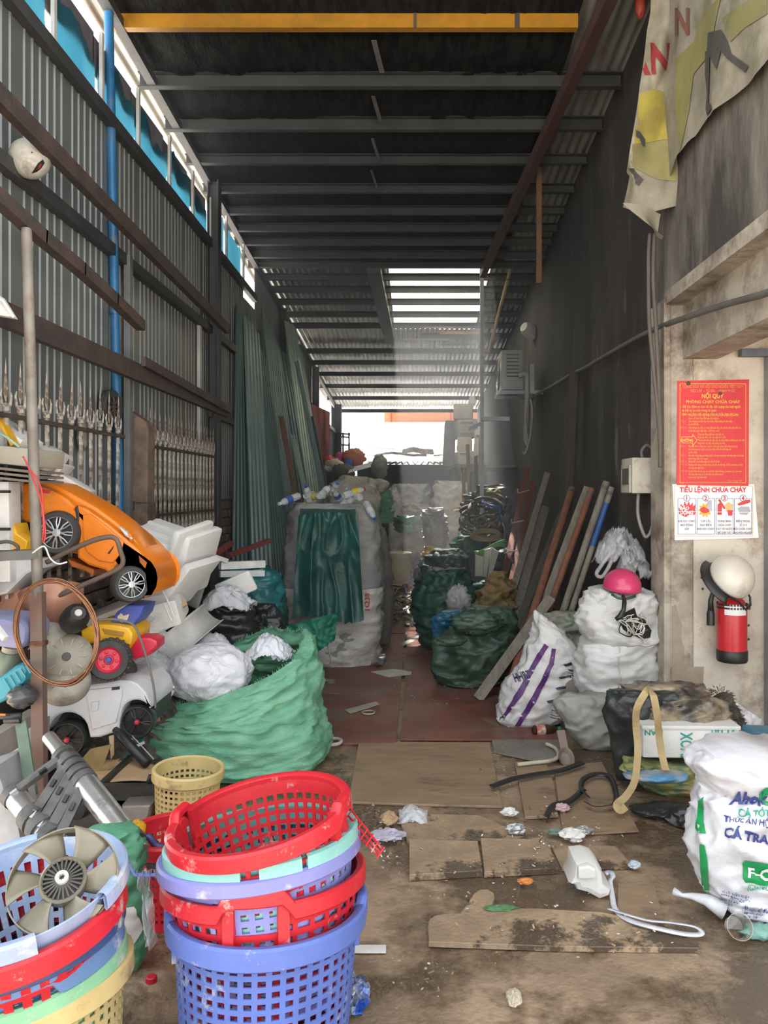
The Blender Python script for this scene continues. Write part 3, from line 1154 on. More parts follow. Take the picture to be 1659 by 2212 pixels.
pl('ĐỘC LẬP  -  TỰ DO  -  HẠNH PHÚC', 1540, 847, 6, m_pdim, 0.0003, sx=0.72)
pl('NỘI QUY', 1539, 860, 9.5, m_pyel, 0.0008, sx=0.85)
pl('PHÒNG CHÁY CHỮA CHÁY', 1540, 871, 6.5, m_pyel, 0.0003, sx=1.02)
pl('-Để bảo đảm an toàn tài sản tính mạng của mọi người\nvà trật tự an ninh trong cơ quan\n-Nay quy định việc phòng cháy và chữa cháy như sau:', 1473, 881, 5.6, m_pyel, 0.0002, 'LEFT', sx=0.72, line=1.02)
body = [(899, 'ĐIỀU I:', 'Phòng cháy và chữa cháy là nghĩa vụ của toàn thể cán bộ, công nhân viên\nnhà và cả khách hàng đến quan hệ công tác.'),
        (912, 'ĐIỀU II:', 'Cấm không tự ý đun nấu, hút thuốc, thắp hương nơi sản xuất\nvà nơi cấm lửa.'),
        (926, 'ĐIỀU III:', 'Cấm không câu, mắc, sử dụng điện tùy tiện, hết giờ làm việc phải kiểm tra\nvà tắt đèn, quạt, bếp điện... trước khi ra về.'),
        (966, 'ĐIỀU IV:', 'Sắp xếp vật tư, hàng hóa trong kho phải gọn gàng, xếp riêng từng loại\nvà có khoảng cách ngăn cháy, tạo điều kiện cho việc bảo vệ\nvà cứu chữa.'),
        (986, 'ĐIỀU V:', 'Khi xuất nhập hàng, xe không được nổ máy trong kho, nơi sản xuất và khi đậu\nphải hướng đầu xe ra ngoài.'),
        (999, 'ĐIỀU VI:', 'Không để các chướng ngại vật trên lối đi lại.'),
        (1006, 'ĐIỀU VII:', 'Phương tiện, dụng cụ chữa cháy phải để nơi dễ thấy, dễ lấy và không ai được\nsử dụng vào việc khác.'),
        (1020, 'ĐIỀU VIII:', 'Ai thực hiện tốt nội quy này sẽ được khen thưởng, ai vi phạm tùy theo mức\nđộ nặng nhẹ mà bị xử lý từ cảnh cáo đến truy tố\ntrước pháp luật hiện hành.')]
for y, a, b in body:
    pl(a, 1470, y, 4.2, m_pdim, 0.0, 'LEFT', sx=0.62)
    pl(b, 1487, y, 4.4, m_pyel, 0.0, 'LEFT', sx=0.60, line=1.05)
pl('Dùng dây đồng, giấy bạc thay cầu chì.\nDùng dây điện cắm trực tiếp vào ổ cắm.\nĐể các chất dễ cháy gần cầu chì, bảng điện và đường dây dẫn điện.\nDùng khóa mở nắp xăng bằng sắt thép.', 1507, 940, 4.4, m_pyel, 0.0, 'LEFT', sx=0.6, line=1.05)
pl('Ngày  tháng  năm', 1588, 1040, 4, m_pdim, 0.0, sx=0.8)
mb = MB()
q = [(1472, 944), (1495, 944), (1495, 938), (1505, 951), (1495, 964), (1495, 957), (1472, 957)]
for i in range(len(q)):
    A, B = PX(*q[i]), PX(*q[(i + 1) % len(q)])
    A.y = B.y = YP - 0.0075
    mb.bar(A, B, 0.0012, 0.003, up=(0, 0, 1) if abs(q[i][1] - q[(i + 1) % len(q)][1]) < 3 else (1, 0, 0))
mb.build('arrow', m_pyel, pt)
pl('KHÔNG', 1484, 954, 6.5, m_pyel, 0.0006, sx=0.8)
for x, y in ((1487, 828), (1556, 850)):
    mb = MB()
    crumple(mb, PX(x, y, 0.008), (0.012, 0.001, 0.011), 0.3, seed=x, nu=12, nv=6)
    mb.build('grime_spot', mat('poster_grime', (0.14, 0.06, 0.05), rough=0.9), pt)

p2 = T('fire_orders_poster', 'white four-step fire fighting orders poster below the red poster', 'poster', PX(1545, 1165))
mb = MB()
a = [(1452, 1046), (1628, 1046), (1633, 1100), (1638, 1162), (1560, 1164), (1457, 1167), (1455, 1100)]
mb.prism([(PX(x, y).x, PX(x, y).z) for x, y in a], YP - 0.0055, YP - 0.0015)
mb.build('sheet', m_pwhite, p2)
rect_line(p2, 1457, 1050, 1626, 1158, 0.003, m_pgold, 0.0065)
pl('TIỂU LỆNH CHỮA CHÁY', 1540, 1063, 10.5, m_pink_ink, 0.0014, sx=0.88, parent=p2)
xs4 = [1463, 1504, 1545, 1585, 1625]
for i in range(4):
    x0, x1 = xs4[i] + 1.5, xs4[i + 1] - 1.5
    rect_line(p2, x0, 1077, x1, 1154, 0.0022, m_pblue, 0.0066, 'panel_border')
    cx = (x0 + x1) / 2
    mb = MB()
    c = PX(cx, 1076, 0.0078)
    Mr = Matrix.Translation(c) @ Matrix.Rotation(math.pi / 2, 4, 'X')
    mb.lathe([(0.0, 0), (0.0195, 0)], 20, Mr)
    mb.build('number_disc', m_pblue, p2)
    mb = MB()
    mb.lathe([(0.0, 0.0008), (0.0165, 0.0008)], 20, Mr)
    mb.build('number_disc', m_pwhite, p2)
    pl('1234'[i], cx, 1080.5, 9, m_pink_ink, 0.0012, parent=p2, d=0.0095)
def pp(q, m_, d=0.0072, nm='drawing'):
    mb = MB()
    mb.prism([(PX(x, y).x, PX(x, y).z) for x, y in q], YP - d - 0.0006, YP - d)
    mb.build(nm, m_, p2)
pp([(1466, 1110), (1465, 1096), (1469, 1100), (1469, 1088), (1475, 1094), (1478, 1083), (1483, 1092), (1487, 1082), (1490, 1092), (1495, 1085), (1496, 1094), (1501, 1090), (1500, 1102), (1503, 1106), (1499, 1112), (1488, 1112), (1480, 1117), (1472, 1113)], m_pink_ink)
pl('BÁO', 1478, 1101, 7, m_pwhite, 0.001, parent=p2, d=0.009, shear=0.2)
pl('ĐỘNG', 1483, 1111, 8, m_pwhite, 0.001, parent=p2, d=0.009, shear=0.2, sx=0.85)
st = []
for k in range(20):
    r_ = 17 if k % 2 == 0 else 11
    st.append((1522 + r_ * 0.95 * math.cos(k * math.pi / 10), 1102 + r_ * math.sin(k * math.pi / 10)))
pp(st, mat('poster_orange', (0.85, 0.48, 0.06)))
pp([(1511, 1099), (1518, 1094), (1530, 1100), (1531, 1106), (1520, 1109), (1512, 1105)], m_pink_ink, 0.0082)
pp([(1527, 1082), (1536, 1080), (1537, 1104), (1528, 1104)], mat('poster_pale_blue', (0.5, 0.56, 0.66)), 0.0080)
pp([(1549, 1090), (1554, 1086), (1558, 1090), (1558, 1112), (1549, 1112)], m_pink_ink)
pp([(1550, 1080), (1554, 1078), (1566, 1098), (1562, 1100)], m_pink_ink, 0.0078)
pp([(1563, 1092), (1572, 1084), (1582, 1090), (1580, 1104), (1568, 1106)], mat('poster_tan', (0.75, 0.5, 0.2)), 0.0074)
pp([(1570, 1102), (1582, 1102), (1580, 1114), (1572, 1114)], m_pink_ink, 0.0082)
pp([(1592, 1088), (1606, 1081), (1619, 1079), (1620, 1085), (1606, 1090), (1594, 1092)], m_pink_ink)
pp([(1592, 1098), (1600, 1094), (1616, 1094), (1620, 1104), (1612, 1112), (1597, 1111)], mat('poster_mid_grey', (0.45, 0.46, 0.5)), 0.0074)
for i, s in enumerate(('KHI XẢY CHÁY\nBÁO ĐỘNG\nGẤP', 'CÚP CẦU\nDAO ĐIỆN\nNƠI XẢY CHÁY', 'DÙNG BÌNH\nCHỮA CHÁY\nCÁT VÀ NƯỚC\nĐỂ DẬP TẮT', 'ĐIỆN THOẠI\nSỐ 114\nĐỘI CHỮA CHÁY\nCHUYÊN NGHIỆP')):
    pl(s, (xs4[i] + xs4[i + 1]) / 2, 1128, 4.8, m_pgrey, 0.0002, sx=0.78, parent=p2, line=1.25)
mb = MB()
mb.prism([(PX(x, y).x, PX(x, y).z) for x, y in ((1456, 1104.5), (1630, 1106), (1630, 1107), (1456, 1105.5))], YP - 0.0085, YP - 0.008)
mb.build('fold_crease', mat('poster_crease', (0.9, 0.9, 0.9), rough=0.3), p2)

# ================================================================== fire extinguisher, white helmet
m_ext = mat('extinguisher_red', (0.55, 0.022, 0.032), (0.5, 0.02, 0.03), rough=0.28, scale=3)
ex = T('fire_extinguisher', 'red fire extinguisher hanging on the cream wall under a helmet', 'fire extinguisher', W(1581, 1428, YP - 0.11))
ec = W(1581, 1428, YP - 0.11)
r_ = 31 * (YP - 0.11) / F
zz = lambda y: W(1581, y, YP - 0.11).z - ec.z
mb = MB()
mb.lathe([(0, zz(1408)), (r_, zz(1408)), (r_, zz(1322)), (r_ * 0.98, zz(1308)), (r_ * 0.82, zz(1296)), (r_ * 0.45, zz(1287)), (r_ * 0.3, zz(1283)), (0, zz(1283))], 28, Matrix.Translation(ec))
eb = mb.build('cylinder', m_ext, ex, smooth='auto')
mb = MB()
mb.lathe([(0, zz(1428)), (r_ * 0.98, zz(1428)), (r_ * 1.04, zz(1424)), (r_ * 1.04, zz(1404)), (r_ * 0.99, zz(1402))], 28, Matrix.Translation(ec))
mb.build('base_ring', m_black, ex, smooth='auto')
mb = MB()
mb.lathe([(0.016, zz(1284)), (0.02, zz(1278)), (0.018, zz(1262)), (0, zz(1260))], 14, Matrix.Translation(ec))
mb.obox(ec + V((0.045, 0, zz(1268))), (0.10, 0.018, 0.014), (0, -0.5, 0))
mb.obox(ec + V((0.05, 0, zz(1260))), (0.11, 0.018, 0.012), (0, -0.15, 0))
mb.build('valve', m_black, ex)
mb = MB()
for yy in (1303, 1310):
    mb.lathe([(r_ * 1.015, zz(yy + 3)), (r_ * 1.015, zz(yy - 1))], 28, Matrix.Translation(ec))
mb.obox(ec + V((r_ * 1.05, -0.01, zz(1310))), (0.02, 0.03, 0.03))
mb.build('strap', m_black, ex)
mb = MB()
mb.lathe([(r_ * 1.012, zz(1325)), (r_ * 1.012, zz(1302))], 8, Matrix.Translation(ec), arc=(math.pi * 1.22, math.pi * 1.72))
mb.build('label', m_pwhite, ex)
mb = MB()
hx = W(1535, 1290, YP - 0.1)
mb.tube([ec + V((-0.02, 0, zz(1268))), hx + V((0.02, 0, 0.05)), hx + V((0, 0, -0.02)), hx + V((0.002, 0, -0.10))], [0.012, 0.013, 0.014, 0.02], 10)
mb.lathe([(0.022, -0.16), (0.022, -0.09), (0.015, -0.07)], 14, Matrix.Translation(hx))
mb.build('hose_horn', m_black, ex, smooth=True)
for x, y in ((1516, 1248), (1518, 1272), (1617, 1351), (1617, 1381)):
    mb = MB()
    mb.lathe([(0, 0.004), (0.007, 0.003), (0.008, 0)], 8, Matrix.Translation(PX(x, y, 0)) @ Matrix.Rotation(math.pi / 2, 4, 'X'))
    mb.build('wall_screw', m_rust, wall_right)

def helmet(name, label, c, r, m_, rot, Rz=0.0, strapm=m_black):
    """half shell with rim, peak and chin strap, open side down in its own frame"""
    t = T(name, label, 'helmet', c, rot)
    mb = MB()
    prof = []
    for i in range(15):
        a = math.pi / 2 * 1.12 * i / 14
        prof.append((r * math.sin(a) * (1.0 if a < math.pi / 2 else 1), r * math.cos(a) * 0.95))
    mb.lathe(prof, 36, None, 1.0, 1.14)
    mb.build('shell', m_, t, smooth=True, local=True, solid=0.012)
    mb = MB()
    rr, zz_ = prof[-1]
    mb.tube([(rr * 1.005 * math.cos(k * math.pi / 18), rr * 1.14 * 1.005 * math.sin(k * math.pi / 18), zz_) for k in range(36)], r * 0.035, 6, closed=True)
    mb.build('rim', strapm, t, smooth=True, local=True)
    mb = MB()
    mb.lathe([(0, zz_ + 0.02), (r * 0.9, zz_ + 0.02)], 24, None, 1, 1.14)
    mb.build('lining', m_black, t, local=True)
    return t, rr, zz_

m_hwhite = mat('scuffed_white_shell', (0.66, 0.62, 0.54), (0.58, 0.54, 0.46), rough=0.35, scale=5, dirt=(0.42, 0.37, 0.3), dscale=5, damt=0.2)
hc = W(1580, 1247, YP - 0.22)
ht, rr, zq = helmet('motorcycle_helmet', 'scuffed white open-face helmet hanging over the fire extinguisher', hc, 0.118, m_hwhite, (math.radians(38), math.radians(28), 0))
mb = MB()
mb.lathe([(0.118, -0.02), (0.135, -0.045), (0.16, -0.055)], 14, None, 1, 1.1, arc=(math.pi * 0.78, math.pi * 1.5))
mb.build('peak', m_black, ht, smooth=True, local=True, solid=0.006)
mb = MB()
s0 = W(1618, 1285, YP - 0.2)
mb.tube([W(1612, 1276, YP - .2), W(1620, 1290, YP - .22), W(1621, 1308, YP - .22), W(1612, 1318, YP - .2), W(1596, 1300, YP - .22), W(1575, 1288, YP - .24)], 0.006, 6)
mb.build('chin_strap', m_black, ht, smooth=True)

# ================================================================== cables and meter box on the right wall
mb = MB()
cp = [(1720, 600, 3.0), (1659, 632, 3.3), (1560, 660, 3.8), (1450, 697, 4.42), (1404, 720, 4.8), (1330, 757, 5.55), (1262, 797, 6.6), (1240, 806, 7.0), (1200, 830, 7.9), (1160, 852, 9.0), (1145, 870, 9.6), (1142, 885, 9.8)]
pts = []
for x, y, Y in cp:
    p = W(x, y, Y)
    if Y > 4.45:
        p.x = min(p.x, XR - 0.03)
    pts.append(p)
pts = [V((1.5, 1.3, pts[0].z - 0.02))] + pts
mb.tube(smooth_rows([tuple(p) for p in pts], 66), 0.017, 8)
tag1(mb.build('power_cable', m_cable, smooth=True), 'thick grey power cable sagging along the dark right wall', 'cable')
for i, (q, r_) in enumerate((([(1404, 505), (1401, 560), (1402, 680), (1406, 740), (1420, 880), (1426, 960), (1426, 1010)], 0.012), ([(1414, 505), (1411, 600), (1418, 720), (1424, 860), (1428, 960)], 0.013))):
    mb = MB()
    mb.tube(smooth_rows([tuple(W(x, y, 4.44)) for x, y in q], 30), r_, 8)
    tag1(mb.build('hanging_cable', mat('brown_cable', (0.11, 0.09, 0.075), rough=0.7), smooth=True), ['brown cable hanging straight down beside the pilaster, nearer the dark wall', 'brown cable hanging straight down beside the pilaster, nearer the red poster'][i], 'cable')

m_meter = mat('dirty_meter_box', (0.52, 0.48, 0.40), (0.4, 0.36, 0.3), rough=0.6, scale=7, dirt=(0.22, 0.17, 0.12), dscale=5, damt=0.3)
mt = T('meter_box', 'cream electricity meter box with dark window on dark wall', 'meter', W(1395, 1066, 4.72))
ym = 4.8
a, b = W(1372, 988, ym), W(1421, 1066, ym)
x0 = W(1360, 0, ym + 0.05).x
mb = MB()
mb.obox(((a.x + XR + 0.02) / 2 - 0.01, ym + 0.13, (a.z + b.z) / 2), (XR + 0.02 - a.x + 0.02, 0.26, a.z - b.z), bev=0.012)
mb.build('case', m_meter, mt, smooth='auto')
mb = MB()
mb.obox((a.x - 0.018, ym + 0.13, (a.z + b.z) / 2 - 0.02), (0.02, 0.2, (a.z - b.z) * 0.78), bev=0.004)
mb.build('cover', m_meter, mt)
mb = MB()
mb.obox((a.x - 0.03, ym + 0.12, (a.z + b.z) / 2 - 0.005), (0.006, 0.13, (a.z - b.z) * 0.45))
mb.build('window', mat('dark_meter_glass', (0.03, 0.03, 0.03), rough=0.15), mt)
mb = MB()
mb.tube(smooth_rows([tuple(W(x, y, ym + 0.05)) for x, y in ((1379, 1066), (1378, 1110), (1388, 1148), (1397, 1160), (1408, 1142), (1418, 1090), (1424, 1000))], 30), 0.011, 8)
mb.build('cable_loop', mat('pale_grey_cable', (0.3, 0.28, 0.25), rough=0.6), mt, smooth=True)
mb = MB()
mb.tube(smooth_rows([tuple(W(x, y, ym + 0.04)) for x, y in ((1388, 990), (1386, 975), (1396, 962), (1408, 968), (1416, 980), (1412, 950), (1424, 938))], 24), 0.011, 8)
mb.build('cable_knot', m_cable, mt, smooth=True)
mb = MB()
mb.tube(smooth_rows([tuple(W(x, y, ym + 0.05)) for x, y in ((1412, 1155), (1411, 1200), (1418, 1240), (1420, 1275))], 12), 0.004, 6)
mb.build('red_wire', mat('dull_red_wire', (0.3, 0.05, 0.05)), mt, smooth=True)

# ================================================================== leaning poles and planks on the right
m_pole1 = mat('rusty_orange_pipe', (0.27, 0.105, 0.05), (0.18, 0.075, 0.045), rough=0.75, scale=12, amt=0.8, bump=0.25, bscale=60)
m_pole2 = mat('grey_weathered_timber', (0.27, 0.24, 0.19), (0.19, 0.165, 0.13), rough=0.85, scale=5, stretch=(5, 5, 1), amt=0.8, bump=0.3)
m_pole3 = mat('dark_grey_steel_pole', (0.11, 0.105, 0.095), (0.07, 0.066, 0.06), rough=0.6, scale=8)
m_pole4 = mat('blue_taped_pole', (0.03, 0.10, 0.30), rough=0.5)
m_pole5 = mat('dark_red_steel', (0.17, 0.04, 0.03), (0.11, 0.03, 0.025), rough=0.6, scale=8)
def lean_pole(name, label, top, bot, kind, m_, w, tip=None):
    """top pixel touches the wall, the foot stands on the floor"""
    x, y = top
    Y = (XR - 0.02 - w) * F / (x - VX)
    A = W(x, y, Y)
    Yb = F * H / (bot[1] - VY)
    B = W(bot[0], bot[1], Yb)
    B.z = 0.015
    d = (A - B).normalized()
    t = T(name, label, 'pole' if kind != 'plank' else 'plank', B)
    mb = MB()
    if kind == 'pipe':
        mb.tube([B, A], w, 10)
        o = mb.build('shaft', m_, t, smooth='auto')
        mb = MB()
        mb.tube([A - d * 0.06, A - d * 0.035], w * 1.12, 10)
        mb.build('collar', m_pole3, t, smooth='auto')
    elif kind == 'plank':
        mb.bar(B, A, w * 2, w * 0.7, up=(0, -1, 0.3))
        mb.build('board', m_, t)
    else:
        s = d.cross(V((0, -1, 0.3))).normalized()
        u = s.cross(d)
        mb.bar(B + s * w * 0.9, A + s * w * 0.9, w * 0.25, w * 1.6, up=u)
        mb.bar(B, A, w * 1.8, w * 0.25, up=u)
        mb.build('channel', m_, t)
    if tip:
        mb = MB()
        mb.tube([A - d * 0.45, A - d * 0.12], w * 1.06, 10)
        mb.build('tape', tip, t, smooth='auto')
    return t
lean_pole('grey_timber_pole', 'grey weathered timber pole leaning nearest to the meter box', (1311, 1040), (1160, 1492), 'pipe', m_pole2, 0.028)
lean_pole('taped_pole', 'grey pole with blue tape near its top, leaning on dark wall', (1322, 1052), (1176, 1502), 'pipe', m_pole2, 0.022, m_pole4)
lean_pole('rusty_pipe', 'orange rusted pipe leaning between the grey plank and timber pole', (1279, 1056), (1122, 1498), 'pipe', m_pole1, 0.027)
lean_pole('thin_plank', 'narrow pale grey plank leaning between the two rusted pipes', (1268, 1052), (1108, 1484), 'plank', m_pole2, 0.026)
lean_pole('rusty_pipe', 'thickest orange rusted pipe, leaning left of the narrow grey plank', (1236, 1056), (1088, 1530), 'pipe', m_pole1, 0.032)
lean_pole('steel_channel', 'dark steel channel leaning behind the thick rusted pipe', (1216, 1100), (1072, 1470), 'chan', m_pole3, 0.032)
lean_pole('timber_plank', 'grey timber plank leaning behind the olive sack', (1182, 1022), (1060, 1440), 'plank', m_pole2, 0.03)
lean_pole('timber_plank', 'broad worn grey plank with notched head leaning by the sack', (1178, 1096), (1078, 1452), 'plank', m_pole2, 0.04)
lean_pole('steel_channel', 'dark red steel channel leaning at far end of the poles', (1140, 1010), (1058, 1385), 'chan', m_pole5, 0.035)
lean_pole('steel_channel', 'dark red steel channel with bracket leaning beside the wall column', (1152, 1040), (1072, 1400), 'chan', m_pole5, 0.03)
lean_pole('grey_timber_pole', 'slim dark pole leaning between thick rusted pipe and plank', (1252, 1110), (1100, 1470), 'pipe', m_pole3, 0.018)
lean_pole('rusty_pipe', 'thin dark rusted pipe leaning low next to the diagonal plank', (1200, 1130), (1090, 1500), 'pipe', mat('dark_rust_pipe', (0.12, 0.06, 0.045), rough=0.8), 0.02)
# diagonal plank in front of the sack
t = T('fallen_plank', 'pale grey plank fallen diagonally in front of the olive sack', 'plank', FL(1032, 1516))
mb = MB()
B, A = FL(1032, 1516), W(1190, 1290, 5.75)
B.z = 0.02
mb.bar(B, A, 0.075, 0.028, up=(0, -1, 0.4))
mb.build('board', m_pole2, t)
# dark timber column against the right wall
mb = MB()
A, B = W(1247, 800, 6.9), W(1215, 1090, 7.1)
mb.bar(V((XR - 0.05, 6.9, A.z)), V((XR - 0.08, 7.25, 0.3)), 0.07, 0.06, up=(0, 1, 0))
tag1(mb.build('wall_strut', mat('dark_timber', (0.06, 0.05, 0.04), rough=0.85)), 'dark timber strut holding the cable on the sooty wall', 'strut')
# brackets on dark red channels
for i, (x, y, Y) in enumerate(((1105, 1130, 8.2), (1118, 1065, 8.6), (1090, 1195, 7.9), (1080, 1258, 7.5))):
    mb = MB()
    p = W(x, y, Y)
    mb.bar(p, p + V((0.13, 0, 0.03)), 0.03, 0.012)
    mb.bar(p + V((0, 0, 0)), p + V((0.0, 0, 0.05)), 0.03, 0.012)
    tag1(mb.build('angle_bracket', mat('pale_bracket', (0.3, 0.27, 0.23), rough=0.6)), ['small metal bracket, second from top, on the dark red channels', 'topmost small metal bracket on the dark red channels', 'small metal bracket, third from top, on the dark red channels', 'lowest small metal bracket beside the green bag'][i], 'bracket')
# ================================================================== things along the left wall
# iron fence with spear heads, two panels
pk = MB()
pk.box((-0.007, -0.009, -0.5), (0.007, 0.009, 0.36))
pk.add([(0, -0.022, 0.40), (0, 0, 0.36), (0, 0.022, 0.40), (0, 0, 0.56), (0.009, 0, 0.42), (-0.009, 0, 0.42)], [(0, 1, 4), (1, 2, 4), (2, 3, 4), (3, 0, 4), (1, 0, 5), (2, 1, 5), (3, 2, 5), (0, 3, 5)])
for s in (-1, 1):
    pk.tube([(0, 0.006 * s, 0.335), (0, 0.035 * s, 0.355), (0, 0.046 * s, 0.395), (0, 0.036 * s, 0.42)], [0.006, 0.006, 0.005, 0.003], 5)
pk.tube([(0, 0, 0.325), (0, 0, 0.345)], 0.016, 6)
for s in (-1, 1):
    pk.tube([(0, 0.004 * s, -0.2), (0, 0.03 * s, -0.22), (0, 0.032 * s, -0.28), (0, 0.004 * s, -0.3)], 0.005, 5)
pkme = mesh_only(pk, 'picket', m_fence)
def fence(y0, y1, z, step, label):
    t = T('iron_fence', label, 'fence', (XL + 0.1, (y0 + y1) / 2, 0.9), group='spear topped fence panels on the left wall')
    for zz_, h in ((z + 0.30, 0.022), (z - 0.17, 0.018), (z - 0.32, 0.018)):
        mb = MB()
        mb.bar((XL + 0.1, y0, zz_), (XL + 0.1, y1, zz_), 0.02, h)
        mb.build('rail', m_rust, t)
    y = y0 + 0.05
    while y < y1:
        piece('picket', pkme, t, Matrix.Translation((XL + 0.1, y, z + R.uniform(-0.008, 0.008))) @ Matrix.Rotation(R.uniform(-0.03, 0.03), 4, 'X'))
        y += step
    return t
fence(3.2, 4.72, 1.53, 0.125, 'peeling white spear-topped iron fence nearest the street')
fence(5.15, 6.85, 1.50, 0.10, 'grimy spear-topped iron fence between brown post and dark column')
t = T('masonry_post', 'short brown brick fence post beside the blue pipe', 'post', (-1.8, 5.02, 0.6))
mb = MB()
mb.prism([(-1.86, 1.42), (-1.745, 1.42), (-1.74, 1.90), (-1.76, 1.95), (-1.86, 2.02)], 4.98, 5.12, 0.01)
mb.build('shaft', m_post, t)
mb = MB()
mb.prism([(-1.87, 0.6), (-1.74, 0.6), (-1.74, 1.42), (-1.87, 1.42)], 4.97, 5.13, 0.004)
mb.build('base', m_brick, t)

t = T('blue_pipe_post', 'tall blue painted steel pipe standing against the cladding', 'pipe', (-1.80, 4.72, 0))
mb = MB()
a, b = W(234, 20, 4.72), W(262, 1330, 4.72)
mb.tube([V((b.x, 4.72, 0.0)), b, a + V((0, 0, 0.06))], 0.028, 14)
mb.build('pipe', m_bluepaint, t, smooth='auto')
mb = MB()
c = a.lerp(b, 0.5)
mb.tube([c - V((0, 0, 0.012)), c + V((0, 0, 0.012))], 0.033, 12)
mb.build('joint', m_bluepaint, t, smooth='auto')

# deflated football caught between rail and wall
m_ballw = mat('dirty_white_ball', (0.55, 0.53, 0.47), (0.42, 0.4, 0.35), rough=0.4, scale=9, dirt=(0.25, 0.2, 0.15), dscale=5, damt=0.25)
bc = V((-1.80, 3.72, 3.12))
bc = W(64, 343, 3.58)
t = T('football', 'dirty white football wedged between brown rail and metal wall', 'ball', bc - V((0, 0, 0.09)))
mb = MB()
r_ = 0.09
bm = bmesh.new()
bmesh.ops.create_icosphere(bm, subdivisions=5, radius=r_)
# truncated icosahedron seams: dents along panel borders
ph = (1 + 5 ** 0.5) / 2
ico = [V(p).normalized() for p in ((0, 1, ph), (0, -1, ph), (0, 1, -ph), (0, -1, -ph), (1, ph, 0), (-1, ph, 0), (1, -ph, 0), (-1, -ph, 0), (ph, 0, 1), (-ph, 0, 1), (ph, 0, -1), (-ph, 0, -1))]
dod = []
for i in range(12):
    for j in range(i):
        for k_ in range(j):
            if (ico[i] - ico[j]).length < 1.1 and (ico[j] - ico[k_]).length < 1.1 and (ico[i] - ico[k_]).length < 1.1:
                dod.append((ico[i] + ico[j] + ico[k_]).normalized())
cent = [(c, 0.03) for c in ico] + [(c, 0.0) for c in dod]
for v in bm.verts:
    n = v.co.normalized()
    ds = sorted((n.angle(c) + w for c, w in cent))
    g = min(1, (ds[1] - ds[0]) / 0.055)
    v.co = n * r_ * (0.965 + 0.035 * g)
bm.verts.index_update()
rm = Euler((0.5, 0.3, 0.8)).to_matrix()
mb.add([bc + rm @ v.co for v in bm.verts], [[v.index for v in f.verts] for f in bm.faces])
bm.free()
bo = mb.build('shell', m_ballw, t, smooth=True)
print_poly(t, 'black_panel', m_black, [(82, 352), (92, 344), (96, 352), (88, 364), (78, 372), (68, 374), (74, 364)], [bo], 0.002, cell=4)
print_poly(t, 'red_mark', m_bred, [(84, 356), (90, 352), (86, 362), (80, 366)], [bo], 0.003, cell=4)
print_poly(t, 'valve', m_black, [(67.5, 328), (70.5, 328), (70.5, 331), (67.5, 331)], [bo], 0.002, cell=4)

# small wheel hung on the wall
def wheel(parent, c, R_, w, tire, hubm, axis, spokes=0, capm=None, rim=0.62, name='wheel', tread=False, hubr=0.18):
    """tyre with tread blocks and a dished hub; axis points out of the visible face; parts: name > hub, cap"""
    ax = V(axis).normalized()
    q = V((0, 0, 1)).rotation_difference(ax).to_matrix().to_4x4()
    M = Matrix.Translation(c) @ q
    mb = MB()
    mb.lathe([(R_ * rim, -w / 2), (R_ * 0.9, -w / 2), (R_ * 0.98, -w * 0.36), (R_, -w * 0.15), (R_, w * 0.15), (R_ * 0.98, w * 0.36), (R_ * 0.9, w / 2), (R_ * rim, w / 2), (R_ * rim * 0.97, w * 0.3), (R_ * rim * 0.95, -w * 0.3), (R_ * rim, -w / 2)], 32, M)
    if tread:
        for k in range(20):
            a = k * math.pi / 10
            for s in (-1, 1):
                Mk = M @ Matrix.Rotation(a + 0.08 * s, 4, 'Z')
                mb.box((R_ * 0.95, -R_ * 0.05, s * w * 0.28 - w * 0.16), (R_ * 1.03, R_ * 0.05, s * w * 0.28 + w * 0.16), Mk)
    ty = mb.build(name, tire, parent, smooth='auto')
    mb = MB()
    mb.lathe([(0, w * 0.12), (R_ * rim * 0.98, w * 0.12)], 28, M)
    if not spokes:
        mb = MB()
        mb.lathe([(0, w * 0.42), (R_ * rim * 0.3, w * 0.42), (R_ * rim * 0.4, w * 0.34), (R_ * rim * 0.8, w * 0.36), (R_ * rim * 0.98, w * 0.5), (R_ * rim, w * 0.44)], 28, M)
        mb.lathe([(0, -w * 0.4), (R_ * rim, -w * 0.44)], 28, M)
        for k in range(6):
            mb.lathe([(R_ * 0.0, 0.006), (R_ * rim * 0.11, 0.004), (R_ * rim * 0.14, 0)], 8, M @ Matrix.Rotation(k * math.pi / 3, 4, 'Z') @ Matrix.Translation((R_ * rim * 0.6, 0, w * 0.36)))
        mb.build('hub', hubm, ty, smooth='auto')
    else:
        mb.build('wheel_back', m_black, ty)
        mb = MB()
        for k in range(spokes):
            for d in (-0.13, 0.13):
                a = 2 * math.pi * k / spokes
                p0 = V((R_ * hubr * math.cos(a), R_ * hubr * math.sin(a), w * 0.40))
                p1 = V((R_ * rim * 0.6 * math.cos(a + d * 1.2), R_ * rim * 0.6 * math.sin(a + d * 1.2), w * 0.42))
                p2 = V((R_ * rim * 0.97 * math.cos(a + d * 0.75), R_ * rim * 0.97 * math.sin(a + d * 0.75), w * 0.36))
                mb.tube([M @ p0, M @ p1, M @ p2], R_ * 0.035, 5)
        mb.lathe([(0, w * 0.46), (R_ * hubr, w * 0.44), (R_ * hubr * 1.1, w * 0.2)], 16, M)
        mb.tube([M @ V((R_ * rim * 0.97 * math.cos(k * math.pi / 16), R_ * rim * 0.97 * math.sin(k * math.pi / 16), w * 0.4)) for k in range(32)], R_ * 0.03, 5, closed=True)
        mb.build('spokes', hubm, ty, smooth='auto')
    if capm:
        mb = MB()
        mb.lathe([(0, w * 0.56), (R_ * 0.12, w * 0.54), (R_ * 0.16, w * 0.42)], 16, M)
        mb.build('cap', capm, ty, smooth='auto')
    return ty
